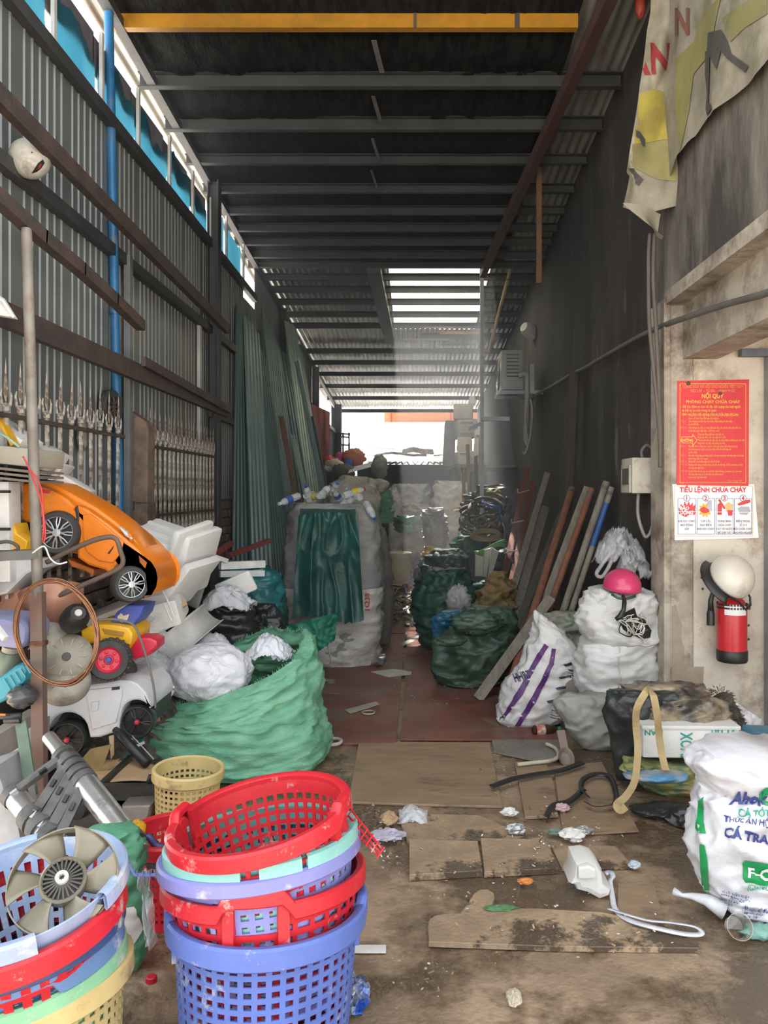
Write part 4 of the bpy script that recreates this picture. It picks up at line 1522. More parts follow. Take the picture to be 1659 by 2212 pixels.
m_tire = mat('grey_rubber', (0.05, 0.05, 0.05), (0.032, 0.032, 0.033), rough=0.75, scale=12, bump=0.15)
t = T('spare_wheel', 'dark old wheel hanging on the cladding beside the blue pipe', 'wheel', (XL + 0.06, 4.6, 1.87))
wheel(t, V((XL + 0.07, 4.6, 2.0)), 0.105, 0.05, m_tire, m_rust, (1, -0.12, 0), spokes=8, name='tyre')

# white lamp cover scrap at far left edge
t = T('lamp_cover', 'white triangular plastic lamp cover resting on the brown rail', 'lamp cover', W(8, 688, 3.1))
mb = MB()
mb.prism([(W(x, y, 3.1).x, W(x, y, 3.1).z) for x, y in ((-30, 622), (4, 642), (33, 688), (-6, 682), (-30, 660))], 3.08, 3.13, 0.008)
mb.build('shell', m_white, t)
mb = MB()
mb.tube([W(-10, 640, 3.07), W(6, 650, 3.07), W(30, 686, 3.07)], 0.006, 6)
mb.build('lip', m_white, t)

# rag tied to the far fence
mb = MB()
crumple(mb, W(448, 972, 6.75), (0.03, 0.03, 0.09), 0.3, seed=4, nu=16, nv=14)
tag1(mb.build('cloth_rag', mat('pinkish_rag', (0.32, 0.2, 0.19), (0.25, 0.2, 0.18), scale=20), smooth=True), 'pinkish rag tied near the dark column on the fence', 'rag')
mb = MB()
crumple(mb, W(180, 938, 4.28), (0.03, 0.05, 0.08), 0.35, seed=9, nu=16, nv=14)
tag1(mb.build('cloth_rag', mat('grey_rag', (0.3, 0.28, 0.25), scale=20), smooth=True), 'grey rag knotted round the near fence rail', 'rag')
mb = MB()
mb.tube(smooth_rows([tuple(W(x, y, 5.8)) for x, y in ((340, 850), (318, 915), (303, 945), (298, 990), (296, 1020))], 20), 0.007, 6)
tag1(mb.build('rope', m_cable, smooth=True), 'dark rope slung from the lower rail to the fence', 'rope')

# ------------------------------------------------------------------ corrugated sheets leaning against the left wall
m_gs = mat('green_grey_sheet', (0.21, 0.29, 0.265), (0.15, 0.215, 0.2), rough=0.45, metal=0.25, scale=3, stretch=(3, 3, 0.4), amt=0.6)
m_gs2 = mat('dark_green_sheet', (0.10, 0.17, 0.16), (0.07, 0.125, 0.12), rough=0.45, metal=0.2, scale=3, stretch=(3, 3, 0.4))
m_gs3 = mat('pale_green_sheet', (0.36, 0.44, 0.39), (0.28, 0.36, 0.32), rough=0.45, metal=0.2, scale=3, stretch=(3, 3, 0.4))
m_gs4 = mat('rusty_board', (0.17, 0.09, 0.06), (0.1, 0.06, 0.045), rough=0.8, scale=6, stretch=(4, 4, 0.5))
SH = [  # top-left, top-right, bottom-left, bottom-right (px), depth top, depth bottom, material, label
    ((481, 655), (520, 690), (500, 1245), (548, 1250), 7.9, 7.5, m_gs2, 'dark green ribbed sheet at the street end of the leaning sheets'),
    ((518, 676), (560, 720), (545, 1255), (592, 1258), 8.2, 7.4, m_gs, 'green-grey ribbed sheet, second from the street end'),
    ((545, 700), (585, 800), (586, 1250), (630, 1232), 8.6, 7.7, m_gs2, 'dark ribbed sheet with slanting top, third from the street end'),
    ((566, 664), (606, 755), (622, 1225), (656, 1200), 9.2, 8.0, m_gs, 'tallest green-grey ribbed sheet leaning behind the tall grey sack'),
    ((585, 745), (618, 762), (650, 1150), (677, 1120), 9.7, 8.4, m_gs2, 'dark green sheet leaning just before the pale green sheets'),
    ((614, 690), (640, 705), (668, 1112), (692, 1095), 10.3, 8.8, m_gs3, 'pale green ribbed sheet leaning near the middle column'),
    ((638, 735), (653, 760), (688, 1082), (703, 1075), 10.9, 9.2, m_gs3, 'pale green narrow sheet, last before the pink tarp'),
]
for tl, tr, bl, br, Yt, Yb, m_, lb in SH:
    A, B_, C, D = W(*tl, Yt), W(*tr, Yt + 0.35), W(*bl, Yb), W(*br, Yb + 0.25)
    # keep in front of the cladding and standing on the floor
    def fix(p):
        p.x = max(p.x, XL + 0.05)
        return p
    A, B_, C, D = [fix(p) for p in (A, B_, C, D)]
    def ext(a, c):
        k = (0.0 - c.z) / (a.z - c.z)
        return c + (a - c) * k
    C, D = ext(A, C), ext(B_, D)
    t = T('corrugated_sheet', lb, 'metal sheet', (C + D) / 2, group='ribbed sheets leaning on the left wall')
    n = max(4, int((B_ - A).length / 0.07))
    N = n * 6
    nn = (B_ - A).cross(C - A).normalized()
    mb = MB()
    def fs_(u, v):
        p = A.lerp(B_, u).lerp(C.lerp(D, u), v)
        w = (u * n) % 1.0
        d = 0.018 if 0.25 < w < 0.6 else 0.0
        jag = 0.03 * noise.noise(V((u * 9, tl[0], 0))) * (1 - v)
        return p + nn * d + V((0, 0, jag))
    mb.grid(fs_, N, 6)
    mb.build('sheet', m_, t)
# loose narrow strips in front of them
for i, (a, b, Y0, Y1, m_) in enumerate((((640, 780), (700, 1085), 8.9, 8.4, m_gs), ((606, 900), (648, 1130), 8.2, 7.8, m_gs4), ((655, 860), (702, 1080), 9.4, 8.9, m_gs2), ((630, 940), (672, 1120), 8.6, 8.2, m_gs3), ((672, 900), (705, 1070), 9.9, 9.3, m_gs2))):
    A, B = W(*a, Y0), W(*b, Y1)
    d = (B - A).normalized()
    B = B + d * (B.z / -d.z if d.z < 0 else 0)
    t = T('metal_strip', ['brown rusted strip leaning over the green sheets', 'short brown board leaning behind the grey sack', 'dark green strip leaning near the middle column', 'short pale strip leaning behind the grey sack', 'dark strip leaning furthest along the green sheets'][i], 'metal strip', B)
    mb = MB()
    mb.bar(A, B, 0.07, 0.012, up=(1, -0.5, 0))
    mb.bar(A + V((0.02, -0.03, 0)), B + V((0.02, -0.03, 0)), 0.012, 0.04, up=(1, -0.5, 0))
    mb.build('strip', m_, t)
# pink-red tarp behind
t = T('red_tarp', 'faded pink-red tarp hanging beyond the leaning sheets', 'tarp', W(690, 1010, 11.5))
def tarp(u, v):
    p = W(668 + 44 * u, 890 + (140 + 10 * u) * v - 20 * (1 - u) * (1 - v), 11.6)
    p.y += 0.05 * ridge(V((u * 3, v * 3, 8)))
    return p
MB().grid(tarp, 14, 16).build('cloth', mat('faded_red_tarp', (0.5, 0.14, 0.13), (0.42, 0.2, 0.18), rough=0.7, scale=4, transl=0.3), t, smooth=True)
# ================================================================== plastic baskets
def plast(name, c, wear=(0.55, 0.55, 0.5), damt=0.12, rough=0.38):
    return mat(name, c, tuple(x * 0.86 for x in c), rough=rough, scale=7, amt=0.6, bump=0.05, bscale=40, dirt=wear, dscale=9, damt=damt, transl=0.12)
m_bred_ = plast('red_basket_plastic', (0.62, 0.022, 0.035))
m_bblue = plast('blue_basket_plastic', (0.12, 0.19, 0.55))
m_blav = plast('lavender_basket_plastic', (0.25, 0.26, 0.60))
m_btur = plast('turquoise_basket_plastic', (0.27, 0.60, 0.56))
m_byellow = plast('cream_yellow_basket_plastic', (0.64, 0.50, 0.22), (0.3, 0.22, 0.12), 0.2)
m_bpale = plast('pale_blue_basket_plastic', (0.36, 0.46, 0.66), (0.6, 0.62, 0.62), 0.3)
m_bnavy = plast('navy_basket_plastic', (0.05, 0.085, 0.22), (0.6, 0.58, 0.52), 0.16)
m_bmid = plast('mid_blue_basket_plastic', (0.14, 0.25, 0.48), (0.5, 0.55, 0.6), 0.16)
m_bgreen = plast('mint_green_basket_plastic', (0.26, 0.56, 0.33), (0.55, 0.6, 0.5), 0.2)


def basket(name, label, loc, rot, R1, R0, h, m_, ncol=42, nrow=11, hu=0.58, hv=0.52, handles=(), rimh=0.034, group=None, slot=False, broken=None, lip=0.024, hw=0.30, bump=0.035):
    t = T(name, label, 'basket', loc, rot, group)
    # lattice wall
    mb = MB()
    cols = []
    for i in range(ncol):
        a = 2 * math.pi * i / ncol
        da = 2 * math.pi / ncol
        cols += [(a, 'r'), (a + da * (1 - hu), 'h')]
    rows = [(0.0, 'b')]
    z = 0.03 if not slot else 0.03
    top = h - 0.03
    dz = (top - z) / nrow
    for j in range(nrow):
        rows += [(z + j * dz, 'h'), (z + j * dz + dz * hv, 'b')]
    rows.append((top, 'b'))
    rows.append((h, 'e'))
    n, m = len(cols), len(rows)
    rad = lambda zz_: R0 + (R1 - R0) * (zz_ / h) ** 0.85
    def hb(a):
        o = 0.0
        for ha in handles:
            d = abs((a - ha + math.pi) % (2 * math.pi) - math.pi)
            if d < hw:
                s = min(1, (hw - d) / (hw * 0.32))
                o = max(o, bump * (3 * s * s - 2 * s ** 3))
        return o
    vs = [(rad(zz_) * math.cos(a), rad(zz_) * math.sin(a), zz_ + (hb(a) if zz_ == h else 0)) for zz_, _ in rows for a, _ in cols]
    fs = []
    for j in range(m - 1):
        for i in range(n):
            i2 = (i + 1) % n
            am = cols[i][0] + math.pi / ncol * 0.5
            hole = cols[i][1] == 'h' and rows[j][1] == 'h'
            if rows[j][0] > h - 0.075 and any(abs((am - ha + math.pi) % (2 * math.pi) - math.pi) < hw * 0.62 for ha in handles):
                hole = True
            if hole:
                continue
            fs.append((j * n + i, j * n + i2, (j + 1) * n + i2, (j + 1) * n + i))
    mb.add(vs, fs)
    mb.build('wall', m_, t, local=True, solid=0.0045, smooth=False)
    # floor of the basket
    mb = MB()
    for k in range(9):
        x = -R0 + 2 * R0 * (k + 0.5) / 9
        w = math.sqrt(max(R0 * R0 - x * x, 0.0004))
        mb.box((x - 0.008, -w, 0), (x + 0.008, w, 0.006))
        mb.box((-w, x - 0.008, 0.001), (w, x + 0.008, 0.007))
    mb.build('base_grid', m_, t, local=True)
    # rim
    prof = [(-0.003, -0.006), (-0.003, 0.008), (0.004, 0.013), (lip - 0.006, 0.013), (lip, 0.007), (lip, -rimh + 0.004), (lip - 0.004, -rimh), (lip - 0.008, -rimh + 0.004), (lip - 0.009, 0.0)]
    N = 108
    mb = MB()
    vs, fs = [], []
    P = len(prof)
    for k in range(N):
        a = 2 * math.pi * k / N
        zb_ = h + hb(a)
        for dr, dz_ in prof:
            r_ = R1 + dr + hb(a) * 0.12
            vs.append((r_ * math.cos(a), r_ * math.sin(a), zb_ + dz_))
    for k in range(N):
        a = 2 * math.pi * (k + 0.5) / N
        if broken and any(b0 < a < b1 for b0, b1 in broken):
            continue
        k2 = (k + 1) % N
        for i in range(P):
            i2 = (i + 1) % P
            fs.append((k * P + i, k2 * P + i, k2 * P + i2, k * P + i2))
    mb.add(vs, fs)
    mb.build('rim', m_, t, local=True, smooth='auto')
    for ha in handles:
        for s in (-1, 1):
            mb = MB()
            a = ha + s * hw * 0.72
            Mh = Matrix.Rotation(a, 4, 'Z')
            mb.box((R1 - 0.01, -0.014, h - 0.095), (R1 + 0.006, 0.014, h + 0.012), Mh)
            mb.build('handle_post', m_, t, local=True)
    return t


DG = math.radians
GS = 'nested baskets standing in the front stack'
S0 = V((-0.40, 2.06, 0))
basket('plastic_basket', 'blue lattice basket at the bottom of the front stack', S0 + V((0, -0.03, 0.0)), (DG(-5), DG(1), DG(10)), 0.24, 0.208, 0.385, m_bblue, 44, 12, handles=(math.pi * 1.02, 0.0), group=GS, rimh=0.04, hw=0.22, bump=0.02)
basket('plastic_basket', 'red lattice basket with arched handle, second from bottom in front stack', S0 + V((0.0, -0.01, 0.068)), (DG(-7), DG(-2), 0), 0.254, 0.195, 0.395, m_bred_, 34, 11, hu=0.72, hv=0.5, handles=(math.pi * 1.535, math.pi * 0.535), group=GS, rimh=0.03, hw=0.36, bump=0.04, lip=0.02)
basket('plastic_basket', 'lavender lattice basket in the middle of the front stack', S0 + V((0.008, 0.0, 0.172)), (DG(-7), DG(-3), DG(20)), 0.247, 0.20, 0.36, m_blav, 44, 10, group=GS, rimh=0.026)
basket('plastic_basket', 'turquoise lattice basket with chipped rim under the red top basket', S0 + V((0.010, -0.004, 0.218)), (DG(-6), DG(-5), 0), 0.236, 0.185, 0.345, m_btur, 44, 10, group=GS, broken=((math.pi * 1.50, math.pi * 1.56), (math.pi * 1.69, math.pi * 1.70)), rimh=0.026)
basket('plastic_basket', 'red lattice basket on top of the front stack, tilted towards the street', S0 + V((0.03, 0.005, 0.33)), (DG(2), DG(-9), DG(0)), 0.222, 0.165, 0.31, m_bred_, 44, 9, hu=0.66, hv=0.62, handles=(math.pi * 0.93, math.pi * 1.93), group=GS, hw=0.2, bump=0.02, rimh=0.03)
# torn red strip of netting off the top basket
t = T('plastic_strip', 'torn red net strip dangling from the red top basket', 'plastic strip', W(800, 1830, 2.1))
mb = MB()
A, B = W(752, 1762, 2.12), W(822, 1842, 2.05)
u = (B - A)
s = V((0.012, 0, 0.018))
for k in (0, 0.5, 1.0):
    mb.bar(A + s * (k - 0.5) * 1.6, B + s * (k - 0.5) * 0.9, 0.003, 0.005)
for k in range(7):
    c = A.lerp(B, k / 6)
    mb.bar(c - s * 0.85, c + s * 0.85, 0.003, 0.005, up=(0, 1, 0))
mb.build('net', m_bred_, t)

# left stack
GL = 'nested baskets standing in the left stack'
L0 = V((-0.90, 1.84, 0))
basket('plastic_basket', 'cream yellow basket at the bottom of the left stack', L0 + V((-0.005, 0.0, -0.0)), (DG(-4), DG(-6), 0), 0.215, 0.175, 0.325, m_byellow, 46, 10, group=GL)
basket('plastic_basket', 'mint green basket just above the yellow one in left stack', L0 + V((-0.012, 0.0, 0.03)), (DG(-3), DG(-7), 0), 0.213, 0.175, 0.325, m_bgreen, 46, 10, group=GL)
basket('plastic_basket', 'mid blue basket with stepped handle in the left stack', L0 + V((-0.015, 0.0, 0.075)), (DG(-2), DG(-7), 0), 0.210, 0.17, 0.325, m_bmid, 30, 10, hu=0.7, handles=(math.pi * 1.66,), group=GL, hw=0.34, bump=0.03)
basket('plastic_basket', 'navy basket with white scuffed rim in the left stack', L0 + V((-0.018, 0.0, 0.135)), (DG(-1), DG(-6), 0), 0.212, 0.17, 0.32, m_bnavy, 44, 9, group=GL)
basket('plastic_basket', 'red slotted basket second from top of the left stack', L0 + V((-0.012, 0.0, 0.19)), (DG(4), DG(-6), 0), 0.219, 0.14, 0.315, m_bred_, 34, 5, hu=0.5, hv=0.75, group=GL, slot=True, rimh=0.04)
basket('plastic_basket', 'pale blue slotted basket on top of the left stack, holding fan', L0 + V((-0.01, 0.02, 0.255)), (DG(7), DG(-5), 0), 0.214, 0.125, 0.305, m_bpale, 40, 5, hu=0.5, hv=0.72, group=GL, slot=True, broken=((math.pi * 1.68, math.pi * 1.9), (math.pi * 0.42, math.pi * 0.60)), rimh=0.03)
# red rim scrap behind
# fan impeller lying in the pale blue basket
m_fan = mat('smoky_clear_plastic', (0.27, 0.245, 0.18), (0.2, 0.18, 0.13), rough=0.25, scale=6, transl=0.2)
fc = W(138, 1905, 1.80)
ft = T('fan_impeller', 'smoky plastic radiator fan with six blades lying in the pale blue basket', 'fan', fc, (DG(44), DG(14), 0))
mb = MB()
mb.lathe([(0.118, -0.012), (0.121, -0.012), (0.121, 0.014), (0.118, 0.014), (0.118, -0.012)], 48)
mb.build('outer_ring', m_fan, ft, local=True, smooth='auto')
for k in range(6):
    a0 = k * math.pi / 3 + 0.2
    def bl(u, v, a0=a0):
        r_ = 0.046 + u * 0.073
        a = a0 + (v - 0.5) * (0.62 + 0.16 * u) + 0.18 * u
        return V((r_ * math.cos(a), r_ * math.sin(a), (v - 0.5) * 0.034 + 0.01 * u))
    MB().grid(bl, 8, 6).build('blade', m_fan, ft, local=True, smooth=True, solid=0.003)
mb = MB()
mb.lathe([(0.05, -0.02), (0.052, 0.016), (0.047, 0.022), (0.043, 0.016)], 32)
mb.build('hub_ring', m_fan, ft, local=True, smooth='auto')
mb = MB()
mb.lathe([(0.047, 0.008), (0.030, 0.012), (0.014, 0.024), (0.0, 0.024)], 28)
for k in range(24):
    Mk = Matrix.Rotation(k * math.pi / 12, 4, 'Z') @ Matrix.Rotation(0.25, 4, 'Z')
    mb.box((0.014, -0.0018, 0.008), (0.045, 0.0018, 0.021), Mk)
mb.build('hub_fins', mat('dusty_black_hub', (0.065, 0.06, 0.052), rough=0.6), ft, local=True)
mb = MB()
mb.lathe([(0.0145, 0.02), (0.0145, 0.036), (0.008, 0.037), (0.007, 0.02)], 16)
for k in range(8):
    mb.box((0.006, -0.0015, 0.02), (0.009, 0.0015, 0.036), Matrix.Rotation(k * math.pi / 4, 4, 'Z'))
mb.build('bore', m_white, ft, local=True)

# small stack behind the front stack
GB = 'baskets stacked behind the front stack'
basket('plastic_basket', 'cream yellow basket standing behind the front red basket', W(392, 0, 3.02) * 1 * V((1, 0, 0)).x if False else V((W(400, 0, 3.0).x, 3.0, 0.16)), (DG(0), DG(3), 0), 0.125, 0.105, 0.25, m_byellow, 36, 9, group=GB, rimh=0.03, lip=0.012)
basket('plastic_basket', 'red basket stack piece with blue-edged handle behind the front stack', V((W(372, 0, 2.72).x, 2.72, 0.0)), (DG(0), DG(0), 0), 0.135, 0.11, 0.29, m_bred_, 30, 9, handles=(math.pi * 1.3,), group=GB, bump=0.03)
t = T('bag_handle', 'navy plastic handle sticking out beside the cream basket', 'handle', W(330, 1840, 2.62))
mb = MB()
mb.tube(smooth_rows([tuple(W(x, y, 2.62)) for x, y in ((308, 1812), (322, 1808), (336, 1826), (352, 1830), (372, 1826))], 16), 0.012, 8)
mb.build('grip', mat('navy_plastic', (0.05, 0.06, 0.18), rough=0.4), t, smooth=True)
mb = MB()
mb.tube(smooth_rows([tuple(W(x, y, 2.60)) for x, y in ((306, 1850), (318, 1862), (345, 1868), (372, 1862))], 16), 0.016, 8)
mb.build('grey_grip', mat('slate_plastic', (0.10, 0.10, 0.11), rough=0.5), t, smooth=True)
# blue toothed plastic strip
t = T('toothed_strip', 'light blue toothed plastic strip bridging the two basket stacks', 'plastic strip', W(290, 1890, 2.3))
pts = [W(205, 1786, 2.45), W(240, 1830, 2.4), W(275, 1862, 2.35), W(291, 1890, 2.3), W(330, 1890, 2.28), W(368, 1882, 2.26)]
m_lbs = plast('periwinkle_strip', (0.22, 0.3, 0.68))
mb = MB()
for a, b in zip(pts, pts[1:]):
    mb.bar(a, b, 0.003, 0.008)
    d = (b - a).normalized()
    n_ = max(2, int((b - a).length / 0.018))
    for k in range(n_):
        c = a.lerp(b, (k + 0.5) / n_)
        sd_ = d.cross(V((0, 1, 0))).normalized()
        mb.bar(c - sd_ * 0.013, c + sd_ * 0.013, 0.003, 0.007, up=(0, 1, 0))
mb.build('strip', m_lbs, t)
# ================================================================== sacks
m_gsack = mat('pale_green_woven_sack', (0.22, 0.50, 0.33), (0.15, 0.40, 0.25), rough=0.55, scale=5, stretch=(1, 1, 2.5), amt=0.7, bump=0.5, bscale=18, weave=0.25, transl=0.12)
m_gsack2 = mat('darker_green_woven_sack', (0.10, 0.33, 0.19), (0.07, 0.24, 0.14), rough=0.55, scale=6, bump=0.3, bscale=28, weave=0.2)
m_dgreen = mat('dark_green_tarp', (0.014, 0.088, 0.07), (0.008, 0.05, 0.042), rough=0.45, scale=4, amt=0.7, bump=0.35, bscale=16, dirt=(0.05, 0.075, 0.06), dscale=3, damt=0.3)
m_bgreen_cloth = mat('bright_green_net_cloth', (0.018, 0.20, 0.12), (0.012, 0.14, 0.085), rough=0.55, scale=5, bump=0.3, bscale=22)
m_olive_s = mat('olive_green_sack', (0.05, 0.095, 0.065), (0.032, 0.062, 0.043), rough=0.5, scale=4, amt=0.7, bump=0.35, bscale=15, dirt=(0.08, 0.085, 0.07), dscale=4, damt=0.25)
m_forest = mat('forest_green_sack', (0.026, 0.085, 0.06), (0.018, 0.06, 0.043), rough=0.5, scale=4, amt=0.7, bump=0.35, bscale=15)
m_wsack = mat('white_woven_sack', (0.66, 0.65, 0.64), (0.56, 0.55, 0.53), rough=0.5, scale=5, amt=0.6, bump=0.55, bscale=14, weave=0.2, dirt=(0.42, 0.38, 0.33), dscale=2.5, damt=0.2, transl=0.1)
m_wsack2 = mat('grubby_white_sack', (0.55, 0.53, 0.49), (0.45, 0.43, 0.39), rough=0.6, scale=4, stretch=(1, 1, 2), amt=0.7, bump=0.35, bscale=20, weave=0.2, dirt=(0.3, 0.26, 0.21), dscale=2.5, damt=0.3)
m_gysack = mat('grey_woven_bulk_bag', (0.27, 0.27, 0.26), (0.2, 0.2, 0.19), rough=0.6, scale=4, stretch=(1, 1, 2), amt=0.7, bump=0.35, bscale=18, weave=0.15)
m_clearm = film('clear_film')
m_milky = film('milky_film', (0.82, 0.82, 0.88), 0.22, 0.22, 7)
m_purple = mat('purple_print', (0.085, 0.02, 0.13), (0.07, 0.02, 0.11), rough=0.5, scale=4)
m_ink = mat('dark_purple_ink', (0.05, 0.035, 0.08), rough=0.5)

# --- big green sack cut open, full of clear film
gt, gb = sack('green_woven_sack', 'big pale green woven sack, cut open and stuffed with clear film', 'sack', 4.28,
              [(1418, 385, 650), (1432, 366, 668), (1490, 350, 682), (1560, 333, 690), (1620, 332, 700), (1670, 350, 706), (1700, 385, 690)],
              m_gsack, ratio=0.86, wr=0.022, fq=3.4, zs=2.4, seed=3, lump=0.05, open_top=True, nu=96, nv=70)
# slope the mouth: high at the back right, low at the front left
me = gb.data
zt = max(v.co.z for v in me.vertices)
for v in me.vertices:
    k = max(0, (v.co.z - zt * 0.45) / (zt * 0.55))
    wx = v.co.x
    wy = v.co.y
    v.co.z += k * (0.15 * wx / 0.45 + 0.12 * wy / 0.4 - 0.03)
me.update()
# frayed rim fringe
mb = MB()
nv_, nu_ = 70, 96
Mg = MW[gb.name]
for k in range(nu_ * 3):
    a = Mg @ me.vertices[nv_ * nu_ + (k // 3) % nu_].co
    b = Mg @ me.vertices[nv_ * nu_ + (k // 3 + 1) % nu_].co
    p = a.lerp(b, (k % 3) / 3)
    q = p + V((R.uniform(-0.012, 0.012), R.uniform(-0.012, 0.012), R.uniform(0.004, 0.016)))
    mb.bar(p - V((0, 0, 0.01)), q, 0.002, 0.0015)
fr_ = mb.build('frayed_edge', m_gsack, gt)
fr_['kind'] = 'stuff'
# film bulging out
mb = MB()
crumple(mb, W(452, 1452, 4.13), (0.225, 0.2, 0.155), 0.07, 3.0, seed=12, nu=80, nv=54)
tag1(mb.build('plastic_film', m_milky, smooth=True), 'wad of clear plastic film bulging from the green sack', 'plastic film')
mb = MB()
film_sheets(mb, W(440, 1400, 4.5), (0.2, 0.16, 0.12), 5, 15)
tag1(mb.build('plastic_film', m_clearm, smooth=True), 'shiny crumpled clear film behind the green sack mouth', 'plastic film')
mb = MB()
film_sheets(mb, W(580, 1395, 4.4), (0.13, 0.12, 0.08), 5, 17)
tag1(mb.build('plastic_film', m_milky, smooth=True), 'small ball of milky film at right of the sack mouth', 'plastic film')

# --- tall grey bulk sack with dark green cloth
tt, tb = sack('bulk_sack', 'tall grey and white bulk sack with dark green cloth over it', 'sack', 6.72,
              [(1088, 640, 800), (1110, 628, 814), (1180, 622, 820), (1260, 618, 822), (1340, 618, 820), (1400, 628, 816), (1440, 640, 812), (1458, 650, 800)],
              m_gysack, ratio=0.7, wr=0.02, fq=3.2, zs=1.2, seed=5, ex=3.2, lump=0.03, nu=84, nv=84)
# whiter lower half as its own layer
rows = [r for r in rows_px(6.70, [(1265, 615, 825), (1330, 612, 824), (1380, 625, 820), (1440, 640, 816), (1460, 652, 802)], 0.72, 0.0)]
mb = MB()
soft(mb, rows, 3.2, 84, 50, 0.018, 3.4, 2.6, 6, open_top=True, lump=0.025)
tw = mb.build('white_lower_sack', m_wsack2, tt, smooth=True)
soft_text(tt, '10238', mat('sack_red_print', (0.5, 0.05, 0.05)), 798, 1320, 11, [tw, tb], ang=-math.pi / 2, bold=0.02, off=0.008)
for q in ([(783, 1272), (791, 1270), (793, 1318), (785, 1320)],):
    pass
# seam
mb = MB()
pts = [cast(712 + 3 * math.sin(k), 1345 + k * 11, [tw], 0.006) for k in range(10)]
mb.tube([p for p in pts if p], 0.006, 5)
mb.build('seam', m_wsack2, tt, smooth=True)

def drape(name, m_, parent, top, bot, objs, off=0.03, nu=40, nv=50, fold=0.03, fq=6, seed=1, hang=0.0, Y=None, jag=6):
    """cloth between a top and a bottom pixel edge, lying on soft bodies"""
    last = [Y]
    def fn(u, v):
        a = top(u)
        b = bot(u)
        x, y = a[0] + (b[0] - a[0]) * v, a[1] + (b[1] - a[1]) * v
        if v > 0.97:
            y += jag * noise.noise(V((u * 17, seed, 0)))
        p = cast(x, y, objs, 0.0)
        Yp = p.y if p is not None else (last[0] or Y)
        if p is not None:
            last[0] = Yp
        f = fold * (ridge(V((u * fq, v * fq * 0.35, seed))) + 0.5 * ridge(V((u * fq * 2, v * fq * 1.1, seed + 3))))
        return W(x, y, (Y if Y is not None else Yp) - off - max(f, -off * 0.8))
    return MB().grid(fn, nu, nv).build(name, m_, parent, smooth=True)
ct = T('dark_green_cloth', 'dark green tarp sheet draped over the front of bulk sack', 'cloth', W(705, 1340, 6.1))
drape('cloth', m_dgreen, ct, lambda u: (645 + 128 * u, 1114 - 8 * math.sin(u * 3.1)), lambda u: (630 + 156 * u, 1338 - 8 * math.sin(u * 6)), [], off=0.03, fold=0.05, fq=2.4, seed=2, Y=6.26, nu=60, nv=70)
MB().grid(lambda u, v: W(648 + 120 * u, 1116 - 20 * v, 6.21 + 0.30 * v) + V((0, 0, 0.0)), 12, 4).build('top_fold', m_dgreen, ct, smooth=True)
ct = T('green_net_cloth', 'brighter green cloth strip hanging between bulk sack and green sack', 'cloth', W(620, 1460, 5.6))
drape('cloth', m_bgreen_cloth, ct, lambda u: (560 + 170 * u, 1368 - 46 * u), lambda u: (640 + 84 * u, 1420 - 40 * u ** 2), [], off=0.0, fold=0.04, fq=3, seed=5, Y=5.95, nu=40, nv=20)
drape('hanging_end', m_bgreen_cloth, ct, lambda u: (615 + 70 * u, 1388), lambda u: (660 + 18 * u, 1470 - 10 * u), [], off=0.0, fold=0.05, fq=3, seed=6, Y=5.9, nu=30, nv=30)
drape('flap', m_bgreen_cloth, ct, lambda u: (500 + 110 * u, 1375 - 12 * u), lambda u: (500 + 130 * u, 1400 - 10 * u), [], off=0.0, fold=0.03, fq=3, seed=8, Y=5.2, nu=20, nv=10)

# --- PET bottles on the bulk sack
m_pet = film('bottle_plastic', (0.8, 0.84, 0.86), 0.5, 0.08, 20)
def bottle_proto(m_lab, m_cap):
    mb1 = MB()
    mb1.lathe([(0, 0), (0.026, 0.0), (0.031, 0.012), (0.031, 0.07), (0.028, 0.08), (0.031, 0.09), (0.031, 0.15), (0.024, 0.18), (0.012, 0.2), (0.012, 0.215), (0, 0.215)], 14)
    mb2 = MB()
    mb2.lathe([(0.0318, 0.085), (0.0318, 0.145)], 14)
    mb3 = MB()
    mb3.lathe([(0.0145, 0.202), (0.0145, 0.222), (0, 0.222)], 12)
    return mesh_only(mb1, 'bottle', m_pet, 'auto'), mesh_only(mb2, 'label', m_lab, True), mesh_only(mb3, 'cap', m_cap, 'auto')
LABS = [mat('label_blue', (0.05, 0.12, 0.45)), mat('label_yellow', (0.75, 0.55, 0.04)), mat('label_white', (0.7, 0.72, 0.74)), mat('label_red', (0.5, 0.04, 0.05))]
prot = [bottle_proto(LABS[i], LABS[(i + 2) % 4]) for i in range(4)]
LN = ['blue', 'yellow', 'white', 'red']
bsp = [(646, 1092, 0), (668, 1082, 2), (690, 1092, 2), (700, 1078, 1), (718, 1086, 2), (735, 1074, 0), (748, 1088, 2), (762, 1082, 1), (778, 1090, 0), (790, 1082, 2), (682, 1100, 1), (742, 1100, 1), (660, 1098, 2), (772, 1100, 2)]
ztop = max((MW[tb.name] @ v.co).z for v in tb.data.vertices)
bsp.sort()
ORD = 'first second third fourth fifth sixth seventh eighth ninth tenth eleventh twelfth thirteenth fourteenth'.split()
for i, (x, y, c_) in enumerate(bsp):
    Yb = 6.45 + 0.09 * (i % 4)
    p = W(x, y, Yb)
    p.z = ztop - 0.01 + R.uniform(0, 0.09)
    rot = (math.pi / 2 + R.uniform(-0.9, 0.9), R.uniform(-0.6, 0.6), R.uniform(0, 6.28))
    t = T('plastic_bottle', 'empty clear %s-labelled bottle, %s from left on top of the bulk sack' % (LN[c_], ORD[i]), 'bottle', p, rot, group='%s-labelled bottles on the bulk sack' % LN[c_])
    for nm, me_ in zip(('body', 'label', 'cap'), prot[c_]):
        o = bpy.data.objects.new(nm, me_)
        COL.objects.link(o)
        o.parent = t

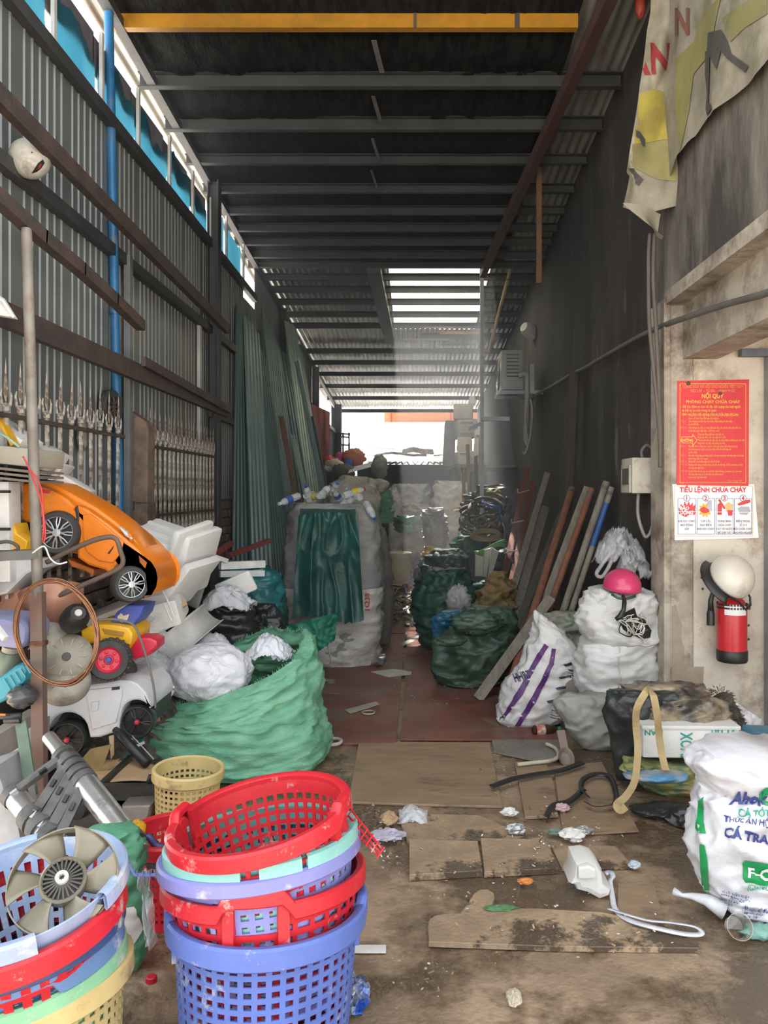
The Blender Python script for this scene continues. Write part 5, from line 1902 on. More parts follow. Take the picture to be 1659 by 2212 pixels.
# --- left middle: teal bags, black bags
m_teal = mat('teal_bag', (0.03, 0.19, 0.20), (0.02, 0.13, 0.14), rough=0.4, scale=4, bump=0.3, bscale=15)
m_blackbag = mat('black_bin_bag', (0.03, 0.034, 0.034), (0.02, 0.022, 0.022), rough=0.35, scale=5, bump=0.4, bscale=15)
sack('teal_bag', 'teal plastic bag wedged behind the white foam pieces', 'bag', 5.9, [(1228, 505, 580), (1250, 490, 600), (1310, 492, 606), (1370, 500, 600), (1450, 505, 600)], m_teal, seed=8, wr=0.03, fq=4, ratio=0.7)
sack('teal_bag', 'darker teal bag slumped against the tall bulk sack', 'bag', 6.15, [(1240, 575, 606), (1290, 566, 612), (1350, 562, 618), (1440, 560, 622)], m_forest, seed=9, wr=0.03, fq=4, ratio=0.6)
sack('black_bag', 'black rubbish bag behind the white gutter piece', 'bag', 5.1, [(1288, 428, 500), (1310, 400, 530), (1360, 380, 560), (1420, 380, 570), (1520, 380, 570)], m_blackbag, seed=10, wr=0.03, fq=4, ratio=0.7)
sack('black_bag', 'dark bag under the teal bag beside the bulk sack', 'bag', 5.6, [(1305, 555, 590), (1340, 545, 612), (1380, 540, 620), (1460, 540, 624)], m_blackbag, seed=11, wr=0.03, fq=4, ratio=0.6)

# --- right: dark green sacks
st_, sb_ = sack('olive_sack', 'olive green sack with knotted top in front of the poles', 'sack', 5.95,
                [(1312, 1030, 1085), (1330, 1005, 1100), (1365, 970, 1105), (1400, 945, 1106), (1440, 936, 1104), (1480, 942, 1090), (1505, 965, 1060)], m_olive_s, seed=21, wr=0.035, fq=3.6, zs=1.6, lump=0.06, nu=90, nv=70, ratio=0.8)
mb = MB()
crumple(mb, W(1030, 1345, 5.62), (0.16, 0.06, 0.07), 0.4, 3, seed=22, nu=40, nv=24)
mb.build('folded_top', m_olive_s, st_, smooth=True)
mb = MB()
crumple(mb, W(972, 1385, 5.5), (0.10, 0.05, 0.03), 0.4, 3, seed=23, nu=30, nv=16)
mb.build('knot', m_olive_s, st_, smooth=True)
sack('forest_sack', 'forest green sack bulging into the passage behind the olive sack', 'sack', 7.3, [(1230, 930, 1000), (1260, 905, 1020), (1310, 900, 1030), (1350, 905, 1025), (1390, 920, 1010)], m_forest, seed=24, wr=0.04, fq=3.5, ratio=0.8, lump=0.06)
sack('forest_sack', 'dark sack stacked high behind the forest green sack', 'sack', 8.2, [(1188, 935, 985), (1210, 915, 1005), (1250, 905, 1015), (1310, 905, 1015), (1360, 915, 1005)], mat('black_green_sack', (0.03, 0.05, 0.042), (0.02, 0.035, 0.03), rough=0.5, scale=4, bump=0.3), seed=25, wr=0.035, fq=3.5, ratio=0.8, lump=0.05)
sack('forest_sack', 'green sack leaning under the white foam boards', 'sack', 7.6, [(1255, 1040, 1070), (1275, 1015, 1085), (1310, 1010, 1080), (1380, 1015, 1070)], m_dgreen, seed=26, wr=0.04, fq=3.5, ratio=0.7)
sack('forest_sack', 'round green bag below the tangle of cables', 'sack', 8.9, [(1150, 1010, 1060), (1180, 985, 1085), (1215, 985, 1090), (1260, 995, 1085), (1335, 1000, 1080)], m_forest, seed=27, wr=0.05, fq=3.5, ratio=0.8, lump=0.06)
sack('ochre_bag', 'ochre yellow bag squeezed between the poles and green sacks', 'bag', 7.0, [(1235, 1065, 1085), (1260, 1050, 1100), (1300, 1030, 1105), (1340, 1025, 1095), (1405, 1030, 1090)], mat('ochre_bag', (0.26, 0.17, 0.06), (0.19, 0.13, 0.055), rough=0.6, scale=6, bump=0.3), seed=28, wr=0.05, fq=4, ratio=0.6)
sack('blue_bag', 'blue plastic bag beside the olive sack', 'bag', 6.0, [(1318, 985, 1000), (1325, 950, 1010), (1345, 935, 990), (1375, 934, 960), (1395, 936, 950)], mat('deep_blue_bag', (0.02, 0.12, 0.21), (0.015, 0.09, 0.16), rough=0.4, scale=5, bump=0.3), seed=29, wr=0.03, fq=5, ratio=0.5, zb=0.36)
mb = MB()
crumple(mb, W(990, 1297, 6.3), (0.085, 0.06, 0.10), 0.35, 4, seed=30, nu=36, nv=26)
tag1(mb.build('crumpled_bag', mat('pale_lilac_bag', (0.5, 0.47, 0.48), rough=0.4, scale=8, transl=0.3), smooth=True), 'crumpled pale carrier bag on top of the blue bag', 'bag')

# --- white sack with purple stripes, leaning
pst, psb = sack('striped_sack', 'white feed sack with two purple stripes, leaning open-topped', 'sack', 4.92,
                [(1352, 1162, 1212), (1372, 1158, 1250), (1400, 1148, 1254), (1450, 1124, 1246), (1500, 1098, 1240), (1550, 1082, 1232), (1585, 1075, 1212), (1600, 1085, 1185)],
                m_wsack, seed=31, wr=0.016, fq=5, zs=1.6, lump=0.02, ratio=0.62, nu=84, nv=72, open_top=True)
zt = max(v.co.z for v in psb.data.vertices)
tx = sum(v.co.x for v in psb.data.vertices if v.co.z > zt * 0.93) / max(1, sum(1 for v in psb.data.vertices if v.co.z > zt * 0.93))
for v in psb.data.vertices:
    k = max(0, (v.co.z - zt * 0.6) / (zt * 0.4))
    v.co.z -= k * (0.75 * (v.co.x - tx) - 0.01)
psb.data.update()
for q in ([(1176, 1390), (1185, 1396), (1158, 1440), (1130, 1500), (1090, 1552), (1082, 1548), (1078, 1560), (1120, 1490), (1146, 1440), (1162, 1412)],
          [(1192, 1400), (1201, 1402), (1196, 1436), (1180, 1470), (1155, 1520), (1128, 1560), (1105, 1598), (1094, 1598), (1110, 1570), (1140, 1520), (1168, 1470), (1186, 1432)]):
    print_poly(pst, 'purple_stripe', m_purple, q, [psb], 0.006, cell=8)
soft_text(pst, 'HHRT', m_ink, 1114, 1474, 18, [psb], ang=-0.28, bold=0.02, off=0.007, sx=0.55, shear=-0.3)
for (x, y, w) in ((1216, 1440, 30), (1206, 1468, 34), (1200, 1492, 34), (1180, 1520, 30)):
    print_poly(pst, 'print_bar', m_ink, [(x, y - 6), (x + w, y - 12), (x + w + 2, y - 7), (x + 4, y - 1)], [psb], 0.006, cell=8)
for (x, y) in ((1204, 1503), (1190, 1532), (1226, 1446)):
    for k in range(4):
        print_poly(pst, 'fine_print', m_ink, [(x - k, y + 5 * k), (x + 20 - k, y + 5 + 5 * k), (x + 20 - k, y + 6.5 + 5 * k), (x - k, y + 1.5 + 5 * k)], [psb], 0.006, cell=6)
mb = MB()
rim_pts = [psb.data.vertices[72 * 84 + k].co for k in range(84)]
rim_pts = [MW[psb.name] @ p for p in rim_pts]
c0 = sum(rim_pts, V()) / 84
vs, fs = [], []
for k, p in enumerate(rim_pts):
    d = (p - c0)
    d.z = 0
    for j, (s_, dz_) in enumerate(((1.0, 0.0), (1.08, 0.01), (1.22, -0.02 + 0.02 * math.sin(k * 0.5)), (1.2, -0.06 - 0.015 * math.sin(k * 0.7)))):
        vs.append(c0 + d * s_ + V((0, 0, p.z - c0.z + dz_)))
for k in range(84):
    for j in range(3):
        k2 = (k + 1) % 84
        fs.append((k * 4 + j, k2 * 4 + j, k2 * 4 + j + 1, k * 4 + j + 1))
mb.add(vs, fs)
mb.build('rolled_mouth', m_wsack, pst, smooth=True, solid=0.003)
sack('stuffed_bag', 'mottled greenish bag slumped behind the striped sack', 'bag', 5.35, [(1322, 1200, 1240), (1345, 1170, 1262), (1390, 1180, 1275), (1450, 1190, 1285), (1590, 1190, 1285)], mat('mottled_bag', (0.34, 0.33, 0.26), (0.22, 0.27, 0.21), rough=0.6, scale=7, amt=0.8, bump=0.3, dirt=(0.3, 0.2, 0.15), dscale=5, damt=0.3), seed=33, wr=0.03, ratio=0.6)

# --- two white sacks stacked by the pilaster, grey sack below
lt, lb_ = sack('white_sack', 'lower bulging white sack under the cable bundle by pilaster', 'sack', 4.72, [(1368, 1290, 1400), (1385, 1265, 1414), (1420, 1252, 1420), (1460, 1250, 1420), (1500, 1262, 1414), (1535, 1285, 1395)], m_wsack, seed=35, wr=0.02, fq=3.6, zs=2.4, lump=0.04, zb=0.15, ratio=0.72, ex=2.2)
mb = MB()
pts = [cast(1337 + 2 * math.sin(k), 1392 + k * 9, [lb_], 0.004) for k in range(15)]
mb.tube([p for p in pts if p], 0.003, 5)
mb.build('seam', m_wsack2, lt, smooth=True)
print_poly(lt, 'tear', m_black, [(1284, 1496), (1288, 1506), (1291, 1516), (1287, 1510)], [lb_], 0.004)
ut, ub = sack('white_sack', 'upper white sack with torn front showing bundled cables', 'sack', 4.70, [(1272, 1290, 1380), (1285, 1270, 1405), (1320, 1256, 1418), (1355, 1260, 1420), (1385, 1280, 1412), (1400, 1310, 1390)], m_wsack, seed=37, wr=0.025, fq=4, zs=1.3, lump=0.04, zb=0.535, ratio=0.7, ex=2.2)
# torn opening with black cables and ties
print_poly(ut, 'torn_opening', m_black, [(1330, 1330), (1350, 1322), (1370, 1312), (1376, 1330), (1392, 1340), (1406, 1362), (1404, 1378), (1385, 1380), (1362, 1372), (1345, 1360)], [ub], 0.006, cell=8)
for k in range(14):
    mb = MB()
    a0 = R.uniform(0, 6.28)
    pts = []
    cx, cy = 1368 + R.uniform(-10, 12), 1350 + R.uniform(-10, 10)
    rx, ry = R.uniform(10, 22), R.uniform(8, 18)
    for j in range(12):
        a = a0 + j * 0.38
        p = cast(cx + rx * math.cos(a), cy + ry * math.sin(a), [ub], 0.010 + 0.012 * (k % 3))
        if p:
            pts.append(p)
    if len(pts) > 2:
        mb.tube(pts, 0.0035, 5)
        mb.build('bundled_cable', [m_black, m_cable, mat('pale_wire', (0.6, 0.58, 0.5))][k % 3 if k < 11 else 2], ut, smooth=True)
for a, b in (((1322, 1342), (1375, 1330)), ((1320, 1348), (1396, 1346)), ((1325, 1342), (1385, 1384)), ((1330, 1336), (1368, 1322)), ((1364, 1326), (1362, 1372))):
    pts = [cast(a[0] + (b[0] - a[0]) * k / 8, a[1] + (b[1] - a[1]) * k / 8, [ub], 0.03) for k in range(9)]
    pts = [p for p in pts if p]
    mb = MB()
    mb.tube(pts, 0.0028, 5)
    mb.build('white_tie', m_white, ut, smooth=True)
sack('grey_sack', 'grey floppy sack lying under the white sacks', 'sack', 4.5, [(1498, 1235, 1300), (1520, 1215, 1330), (1560, 1212, 1345), (1600, 1235, 1345), (1645, 1260, 1330)], mat('grey_cotton_sack', (0.36, 0.355, 0.33), (0.28, 0.275, 0.25), rough=0.75, scale=4, bump=0.3, bscale=18), seed=39, wr=0.03, fq=4, zs=0.8, lump=0.05, ratio=0.6, zb=0.0)
mb = MB()
soft(mb, [(1.12, 4.95, 0, 0.22, 0.2), (1.14, 4.95, 0.1, 0.27, 0.24), (1.15, 4.95, 0.3, 0.26, 0.22), (1.15, 4.95, 0.42, 0.18, 0.16)], 2.4, 48, 20, 0.02, 4, 1, 40)
tag1(mb.build('buried_sack', mat('brown_sack', (0.2, 0.17, 0.14), rough=0.8), smooth=True), 'dim brown sack buried beneath the white sacks', 'sack')

# --- pink helmet and clear bag on top
m_pinkh = mat('pink_shell', (0.58, 0.05, 0.14), (0.5, 0.045, 0.12), rough=0.25, scale=4)
hc = W(1344, 1266, 4.62)
ht, rr, zq = helmet('pink_helmet', 'pink child cycle helmet sitting on the upper white sack', hc, 0.106, m_pinkh, (DG(6), DG(4), 0))
for (dx, dz_) in ((0.02, -0.012), (-0.055, -0.02)):
    p = cast(1344 + dx * 360 * 1.0, 1266 - dz_ * 360 - 6, [ht.children[0]] if False else [], 0) 
mb = MB()
Mh = MW[ht.name]
for a, el, r_ in ((DG(-82), 0.1, 0.014), (DG(-115), -0.22, 0.006), (DG(-60), -0.22, 0.006)):
    n = V((math.cos(a) * math.cos(el), math.sin(a) * math.cos(el) * 1.14, math.sin(el) * 0.95))
    mb.lathe([(0, 0.002), (r_, 0.002)], 14, Matrix.Translation(n * 0.1065) @ V((0, 0, 1)).rotation_difference(V((n.x, n.y / 1.3, n.z)).normalized()).to_matrix().to_4x4())
mb.build('vent_hole', m_black, ht, local=True)
mb = MB()
mb.tube([W(1346, 1288, 4.5), W(1349, 1300, 4.42), W(1347, 1318, 4.40), W(1340, 1332, 4.40), W(1330, 1338, 4.40)], [0.012, 0.014, 0.014, 0.018, 0.012], 6)
mb.build('chin_strap', m_black, ht, smooth=True)
mb = MB()
mb.tube([W(1322, 1284, 4.5), W(1335, 1292, 4.46), W(1352, 1294, 4.46), W(1372, 1288, 4.5)], 0.008, 6)
mb.build('green_pad', mat('green_pad', (0.03, 0.12, 0.07)), ht, smooth=True)
t = T('clear_bag', 'clear plastic carrier bag puffed up behind the pink helmet', 'bag', W(1345, 1240, 4.75))
mb = MB()
film_sheets(mb, W(1335, 1185, 4.78), (0.14, 0.1, 0.12), 5, 41, 30, 0.7, 0.25)
mb.build('film', film('hazy_film', (0.5, 0.51, 0.52), 0.62, 0.2), t, smooth=True)
mb = MB()
film_sheets(mb, W(1365, 1215, 4.75), (0.10, 0.06, 0.11), 4, 42, 24, 0.8, 0.25)
mb.build('film_fold', MATS['hazy_film'], t, smooth=True)
mb = MB()
mb.tube(smooth_rows([tuple(W(x, y, 4.66)) for x, y in ((1318, 1195), (1300, 1220), (1288, 1240), (1300, 1246), (1312, 1230), (1322, 1210))], 20), [0.012] * 21, 6)
mb.build('handle_loop', MATS['hazy_film'], t, smooth=True)

# --- feed sack in the right foreground with print
m_feed = mat('printed_white_sack', (0.72, 0.72, 0.75), (0.64, 0.64, 0.67), rough=0.45, scale=4, amt=0.5, bump=0.5, bscale=12, weave=0.15, transl=0.1)
m_fg = mat('feed_green_print', (0.015, 0.34, 0.10), rough=0.45)
m_fb = mat('feed_navy_print', (0.04, 0.06, 0.24), rough=0.45)
m_ft = mat('feed_teal_print', (0.02, 0.36, 0.23), rough=0.45)
fdt, fdb = sack('feed_sack', 'white fish feed sack with green and navy print in front', 'sack', 2.74,
                [(1622, 1520, 1790), (1640, 1500, 1810), (1690, 1506, 1806), (1720, 1530, 1790), (1750, 1516, 1800), (1850, 1508, 1806), (1950, 1520, 1800), (2010, 1550, 1780), (2040, 1580, 1760)],
                m_feed, seed=45, wr=0.022, fq=3.8, zs=1.5, lump=0.03, ratio=0.62, nu=110, nv=90, ex=2.8)
soft_text(fdt, 'Ahok', m_fb, 1578, 1738, 30, [fdb], ang=0.0, bold=0.05, off=0.006, sx=0.8, shear=0.3)
print_poly(fdt, 'logo', m_fg, [(1640, 1712), (1652, 1700), (1672, 1698), (1672, 1712), (1656, 1716), (1652, 1728), (1672, 1730), (1672, 1744), (1650, 1740), (1640, 1728)], [fdb], 0.006)
soft_text(fdt, 'CÁ TỐT,', m_ft, 1594, 1762, 14, [fdb], ang=0.02, bold=0.02, off=0.006)
soft_text(fdt, 'THỨC ĂN HỖN HỢP', m_fb, 1564, 1774, 12, [fdb], ang=0.13, bold=0.012, off=0.006, sx=0.95)
soft_text(fdt, 'CÁ TRA,', m_fb, 1564, 1806, 20, [fdb], ang=0.17, bold=0.04, off=0.006, sx=0.95)
print_poly(fdt, 'green_badge', m_fg, [(1603, 1862), (1610, 1856), (1672, 1866), (1690, 1870), (1690, 1910), (1672, 1914), (1612, 1906), (1604, 1896)], [fdb], 0.006, cell=8)
soft_text(fdt, 'F-COM', m_pwhite, 1612, 1893, 24, [fdb], ang=0.1, bold=0.04, off=0.009)
soft_text(fdt, '(GIAI ĐOẠN', m_ft, 1613, 1919, 9, [fdb], ang=0.12, bold=0.02, off=0.006)
soft_text(fdt, 'SỐ LÔ SẢN XUẤT :\nNGÀY SẢN XUẤT :\nHẠN SỬ DỤNG :\nSỐ TCCS', m_fb, 1558, 1926, 5.5, [fdb], ang=0.22, off=0.006, bold=0.01)
soft_text(fdt, ': 90 ngày kể từ ngày\n: 06:2021/FO\n: 00:01188', m_fb, 1602, 1962, 6.5, [fdb], ang=0.15, off=0.006, bold=0.01)
soft_text(fdt, 'CR', m_fb, 1645, 2003, 14, [fdb], ang=0.1, off=0.006)
print_poly(fdt, 'green_edge_strip', m_fg, [(1510, 1728), (1520, 1722), (1522, 1780), (1526, 1800), (1512, 1800), (1505, 1790)], [fdb], 0.006)
print_poly(fdt, 'green_edge_strip', m_fg, [(1514, 1822), (1524, 1826), (1528, 1850), (1532, 1900), (1536, 1960), (1534, 1970), (1520, 1950), (1516, 1880)], [fdb], 0.006)
print_poly(fdt, 'green_hem', m_fg, [(1548, 1944), (1560, 1960), (1590, 1984), (1640, 1998), (1690, 2004), (1690, 2012), (1640, 2008), (1590, 1996), (1556, 1976), (1546, 1960)], [fdb], 0.006)
print_poly(fdt, 'navy_hem', m_fb, [(1550, 1972), (1578, 1990), (1572, 2000), (1548, 1986)], [fdb], 0.007)
mb = MB()
pts = [W(1456, 1926, 2.78), W(1474, 1934, 2.76), W(1496, 1936, 2.74), W(1526, 1944, 2.7), W(1565, 1965, 2.68)]
mb.tube(pts, [0.016, 0.007, 0.012, 0.02, 0.035], 12)
mb.build('twisted_corner', m_feed, fdt, smooth=True)

# --- dark bag heap, foam box and straps
m_darkf = film('smoky_black_film', (0.03, 0.03, 0.032), 0.12, 0.25)
bt_, bb_ = sack('black_bag', 'black plastic bag hanging down beside the foam box', 'bag', 3.95, [(1490, 1345, 1470), (1510, 1325, 1500), (1560, 1318, 1470), (1620, 1320, 1400), (1700, 1328, 1390), (1745, 1335, 1385)], m_blackbag, seed=49, wr=0.03, fq=5, zs=0.5, ratio=0.4, zb=0.02)
sack('clear_sack', 'clear sack of tan and dark scraps resting on foam box', 'sack', 3.98, [(1480, 1390, 1470), (1500, 1350, 1520), (1540, 1350, 1560), (1580, 1380, 1580), (1600, 1400, 1575)], mat('tan_scraps_in_film', (0.33, 0.27, 0.18), (0.055, 0.05, 0.045), rough=0.3, scale=6, amt=0.85, bump=0.4, bscale=10), seed=50, wr=0.03, fq=5, ratio=0.55, zb=0.24)
m_foam = mat('white_foam', (0.72, 0.71, 0.68), (0.64, 0.63, 0.6), rough=0.65, scale=6, bump=0.12, bscale=80, dirt=(0.5, 0.46, 0.4), dscale=3, damt=0.2)
fx = T('foam_box', 'white foam box printed with teal letters beside the feed sack', 'box', W(1490, 1640, 3.75))
mb = MB()
a, b = W(1390, 1576, 3.75), W(1600, 1640, 3.75)
mb.obox(((a.x + b.x) / 2, 3.93, (a.z + b.z) / 2), (b.x - a.x, 0.34, a.z - b.z), (0, DG(0.5), 0), 0.012)
fxb = mb.build('body', m_foam, fx, smooth='auto')
mb = MB()
mb.obox(((a.x + b.x) / 2, 3.93, a.z + 0.006), (b.x - a.x + 0.01, 0.35, 0.02), (0, DG(0.5), 0), 0.006)
mb.build('rim', m_foam, fx, smooth='auto')
m_tl = mat('teal_letter_print', (0.03, 0.36, 0.3), rough=0.6)
soft_text(fx, 'XOAN', m_tl, 1470, 1582, 26, [fxb], ang=math.pi / 2, bold=0.02, off=0.004, sx=0.62)
soft_text(fx, 'NAN', m_tl, 1432, 1577, 11, [fxb], ang=math.pi, bold=0.02, off=0.004, sx=1.2)
soft_text(fx, 'XOAI', m_tl, 1592, 1573, 14, [fxb], ang=math.pi, bold=0.02, off=0.004, sx=1.2)
# under the box: coloured bags and a black bag that hold it up
sack('printed_bag', 'green and yellow printed plastic bag crushed under the foam box', 'bag', 3.85, [(1645, 1385, 1500), (1660, 1370, 1530), (1700, 1360, 1540), (1740, 1390, 1540), (1790, 1400, 1530)], mat('green_yellow_print', (0.30, 0.31, 0.10), (0.13, 0.17, 0.09), rough=0.5, scale=9, amt=0.8, bump=0.3, dirt=(0.38, 0.12, 0.07), dscale=4, damt=0.25), seed=52, wr=0.03, fq=5, ratio=0.5, zb=0.0)
bt2, bb2 = sack('blue_pack', 'blue and silver plastic pack lying on the printed bag', 'bag', 3.62, [(1690, 1440, 1462), (1705, 1370, 1478), (1725, 1352, 1480), (1745, 1380, 1470)], mat('blue_silver_pack', (0.08, 0.25, 0.42), (0.3, 0.28, 0.26), rough=0.35, scale=6, amt=0.9, bump=0.3), seed=53, wr=0.02, fq=6, ratio=0.35, zb=0.17)
soft_text(bt2, 'Sampad', m_pwhite, 1374, 1738, 12, [bb2], ang=-0.5, bold=0.03, off=0.005)
sack('black_bag', 'small shiny black bag on the floor below blue pack', 'bag', 3.55, [(1742, 1375, 1440), (1760, 1365, 1475), (1790, 1375, 1490), (1820, 1395, 1480)], m_blackbag, seed=54, wr=0.03, fq=6, ratio=0.5)
sack('black_bag', 'dark bag in the shadow beside the feed sack', 'bag', 3.45, [(1745, 1470, 1510), (1775, 1455, 1530), (1810, 1450, 1530), (1835, 1460, 1525)], m_blackbag, seed=55, wr=0.03, fq=5, ratio=0.7)
# tan strap loops
m_strap = mat('tan_webbing', (0.45, 0.34, 0.17), (0.38, 0.28, 0.14), rough=0.7, scale=20)
tn = T('tan_strap', 'tan webbing strap looped over the black bag and foam box', 'strap', W(1430, 1720, 3.6))
for q in ([(1402, 1486, 3.72), (1395, 1495, 3.62), (1376, 1530, 3.62), (1374, 1570, 3.66), (1378, 1610, 3.66), (1376, 1650, 3.62), (1370, 1690, 3.55), (1352, 1720, 3.5), (1332, 1738, 3.5), (1340, 1750, 3.48), (1352, 1742, 3.48)],
          [(1402, 1486, 3.72), (1412, 1505, 3.62), (1420, 1550, 3.62), (1424, 1590, 3.66), (1430, 1630, 3.66), (1438, 1664, 3.6)]):
    pts = [V(p) for p in smooth_rows([tuple(W(*p)) for p in q], 40)]
    mb = MB()
    vs, fs = [], []
    for i, p in enumerate(pts):
        d = (pts[min(i + 1, 40)] - pts[max(i - 1, 0)]).normalized()
        s_ = d.cross(V((0, -1, 0.15))).normalized() * 0.017
        vs += [p - s_, p + s_]
    fs = [(2 * i, 2 * i + 1, 2 * i + 3, 2 * i + 2) for i in range(40)]
    mb.add(vs, fs)
    mb.build('webbing', m_strap, tn, solid=0.002)
# thin board, fluffy dark rug and plastic against the wall
t = T('brown_fluffy_rug', 'dark brown shaggy mat rolled against the cream wall', 'mat', W(1580, 1600, 4.1))
mb = MB()
pts = smooth_rows([tuple(W(x, y, 4.15)) for x, y in ((1555, 1505), (1568, 1530), (1585, 1565), (1600, 1600), (1605, 1650))], 24)
mb.tube(pts, [0.05, 0.055, 0.06, 0.06, 0.06] * 5, 14)
rg = mb.build('roll', mat('brown_shag', (0.11, 0.09, 0.07), (0.05, 0.04, 0.035), rough=0.9, scale=40, amt=0.9), t, smooth=True)
mb = MB()
for k in range(900):
    p = V(pts[R.randrange(len(pts))])
    d = V((R.gauss(0, 1), R.gauss(0, 1), R.gauss(0, 1))).normalized()
    q = p + d * 0.055
    mb.add([q - d.orthogonal() * 0.004, q + d.orthogonal() * 0.004, q + d * 0.03 + V((0, 0, -0.01))], [(0, 1, 2)])
fz = mb.build('shag', MATS['brown_shag'], t)
fz['kind'] = 'stuff'
t = T('white_sheet_scrap', 'white plastic sheet scrap behind the shaggy mat', 'sheet', W(1620, 1590, 4.25))
def scr(u, v):
    p = W(1594 + 60 * u - 20 * v, 1520 + 40 * u + 90 * v, 4.3)
    p.y += 0.05 * ridge(V((u * 2, v * 2, 5)))
    return p
MB().grid(scr, 12, 14).build('film', m_milky, t, smooth=True)
t = T('wooden_strip', 'thin wooden strip wrapped in film, leaning behind foam box', 'strip', W(1580, 1580, 4.0))
mb = MB()
mb.bar(W(1515, 1500, 4.15), W(1598, 1590, 3.9), 0.05, 0.03)
mb.build('strip', mat('filmed_wood', (0.33, 0.27, 0.19), rough=0.2), t)
t = T('blue_printed_box', 'blue printed carton edge behind the feed sack', 'carton', W(1650, 1620, 3.7))
mb = MB()
mb.obox(W(1668, 1606, 3.75), (0.2, 0.2, 0.12), (0, 0.1, 0.2), 0.004)
mb.build('carton', mat('dusty_blue_carton', (0.1, 0.24, 0.32), rough=0.6), t)
# ================================================================== the heap on the left
m_orange = mat('orange_toy_plastic', (0.72, 0.20, 0.012), (0.66, 0.17, 0.01), rough=0.3, scale=3, dirt=(0.45, 0.17, 0.04), dscale=6, damt=0.12)
m_odark = mat('shaded_orange_plastic', (0.42, 0.11, 0.012), rough=0.5)  # same orange darkened: shade of the car's inner parts put into the colour
m_toyw = mat('white_toy_plastic', (0.55, 0.56, 0.58), (0.47, 0.48, 0.5), rough=0.35, scale=4, dirt=(0.35, 0.34, 0.33), dscale=5, damt=0.2)
m_toyy = mat('yellow_toy_plastic', (0.74, 0.40, 0.02), (0.62, 0.33, 0.02), rough=0.35, scale=5, dirt=(0.4, 0.25, 0.08), dscale=6, damt=0.2)
m_toyr = mat('red_toy_plastic', (0.55, 0.02, 0.05), (0.48, 0.02, 0.045), rough=0.3, scale=5)
m_toyb = mat('blue_toy_plastic', (0.04, 0.07, 0.33), rough=0.4, scale=5)
m_silver = mat('silver_spoke_plastic', (0.42, 0.43, 0.44), (0.34, 0.34, 0.35), rough=0.35, metal=0.5)
m_alu = mat('aluminium_tube', (0.58, 0.58, 0.57), (0.48, 0.48, 0.47), rough=0.3, metal=0.85, scale=9, stretch=(1, 1, 1), bump=0.05, dirt=(0.2, 0.19, 0.18), dscale=8, damt=0.2)
m_gunk = mat('dusty_black_clamp', (0.10, 0.10, 0.098), (0.06, 0.06, 0.058), rough=0.6, scale=14, amt=0.8)
m_copper = mat('copper_wire', (0.26, 0.12, 0.06), (0.17, 0.08, 0.045), rough=0.4, metal=0.5, scale=30)
m_coppan = mat('copper_painted_shell', (0.45, 0.22, 0.14), (0.36, 0.18, 0.12), rough=0.4, metal=0.2, scale=5)
m_fangrey = mat('dusty_beige_casing', (0.36, 0.335, 0.28), (0.26, 0.24, 0.2), rough=0.6, scale=6, dirt=(0.16, 0.14, 0.11), dscale=4, damt=0.3)
m_cardb = mat('cardboard', (0.46, 0.31, 0.175), (0.38, 0.25, 0.14), rough=0.85, scale=5, bump=0.1, dirt=(0.28, 0.18, 0.1), dscale=4, damt=0.25)
m_dcard = mat('stained_cardboard', (0.30, 0.20, 0.08), (0.2, 0.135, 0.06), rough=0.85, scale=7, bump=0.3)
m_sgreen = mat('dull_green_strap', (0.11, 0.17, 0.12), rough=0.6, scale=6)

def arc(cx, cy, r, a0, a1, n=10):
    return [(cx + r * math.cos(math.radians(a0 + (a1 - a0) * k / n)), cy - r * math.sin(math.radians(a0 + (a1 - a0) * k / n))) for k in range(n + 1)]

def xz(q, Y):
    return [(W(x, y, Y).x, W(x, y, Y).z) for x, y in q]

# rack post in front and its shelf arms
t = T('rack_post', 'rusty rack post with open pipe top at the street side', 'post', (W(86, 1690, 3.12).x, 3.12, 0))
mb = MB()
a, b = W(57, 500, 3.12), W(82, 1290, 3.12)
pts = [b, a]
mb.tube(pts, 0.021, 14, cap=False)
mb.tube(pts, 0.017, 14, cap=False)
mb.tube([a, a + (a - b).normalized() * 0.012], [0.021, 0.019], 14, cap=False)
mb.build('pipe', mat('galvanised_pipe', (0.22, 0.20, 0.175), (0.16, 0.14, 0.12), rough=0.6, scale=10, amt=0.7, dirt=(0.15, 0.09, 0.06), dscale=4, damt=0.3), t, smooth='auto')
mb = MB()
c = W(88, 1680, 3.12)
mb.bar(b + V((0, 0, 0.02)), V((c.x, 3.12, 0)), 0.048, 0.04, up=(0, 1, 0))
mb.build('angle_leg', mat('red_rust_leg', (0.2, 0.11, 0.085), (0.15, 0.12, 0.1), rough=0.7, scale=8, amt=0.7), t)
mb = MB()
for k in range(4):
    c = W(84, 1385 + 2.2 * k, 3.12)
    mb.tube([c + V((0.034 * math.cos(j * 0.52), 0.03 * math.sin(j * 0.52), 0)) for j in range(12)], 0.0022, 5, closed=True)
mb.build('wire_tie', m_copper, t, smooth=True)
t = T('rack_beam', 'worn timber rack beam running off behind the post', 'beam', W(30, 1600, 3.2))
mb = MB()
mb.bar(W(-60, 1640, 3.0), W(78, 1556, 3.3), 0.06, 0.10)
mb.build('beam', mat('worn_beige_timber', (0.3, 0.27, 0.23), (0.22, 0.2, 0.17), rough=0.7, scale=8), t)
t = T('rack_crossbeam', 'flat steel rack arm at the height of the toy car', 'beam', W(30, 1200, 3.12))
mb = MB()
mb.bar(W(-60, 1206, 3.0), W(82, 1196, 3.12), 0.04, 0.036)
mb.build('arm', m_pole3, t)

# ---- orange toy car, nose down to the right
Yc = 3.5
o = T('orange_toy_car', 'orange ride-on toy sports car lying nose-down on the heap', 'toy car', W(230, 1300, Yc + 0.1))
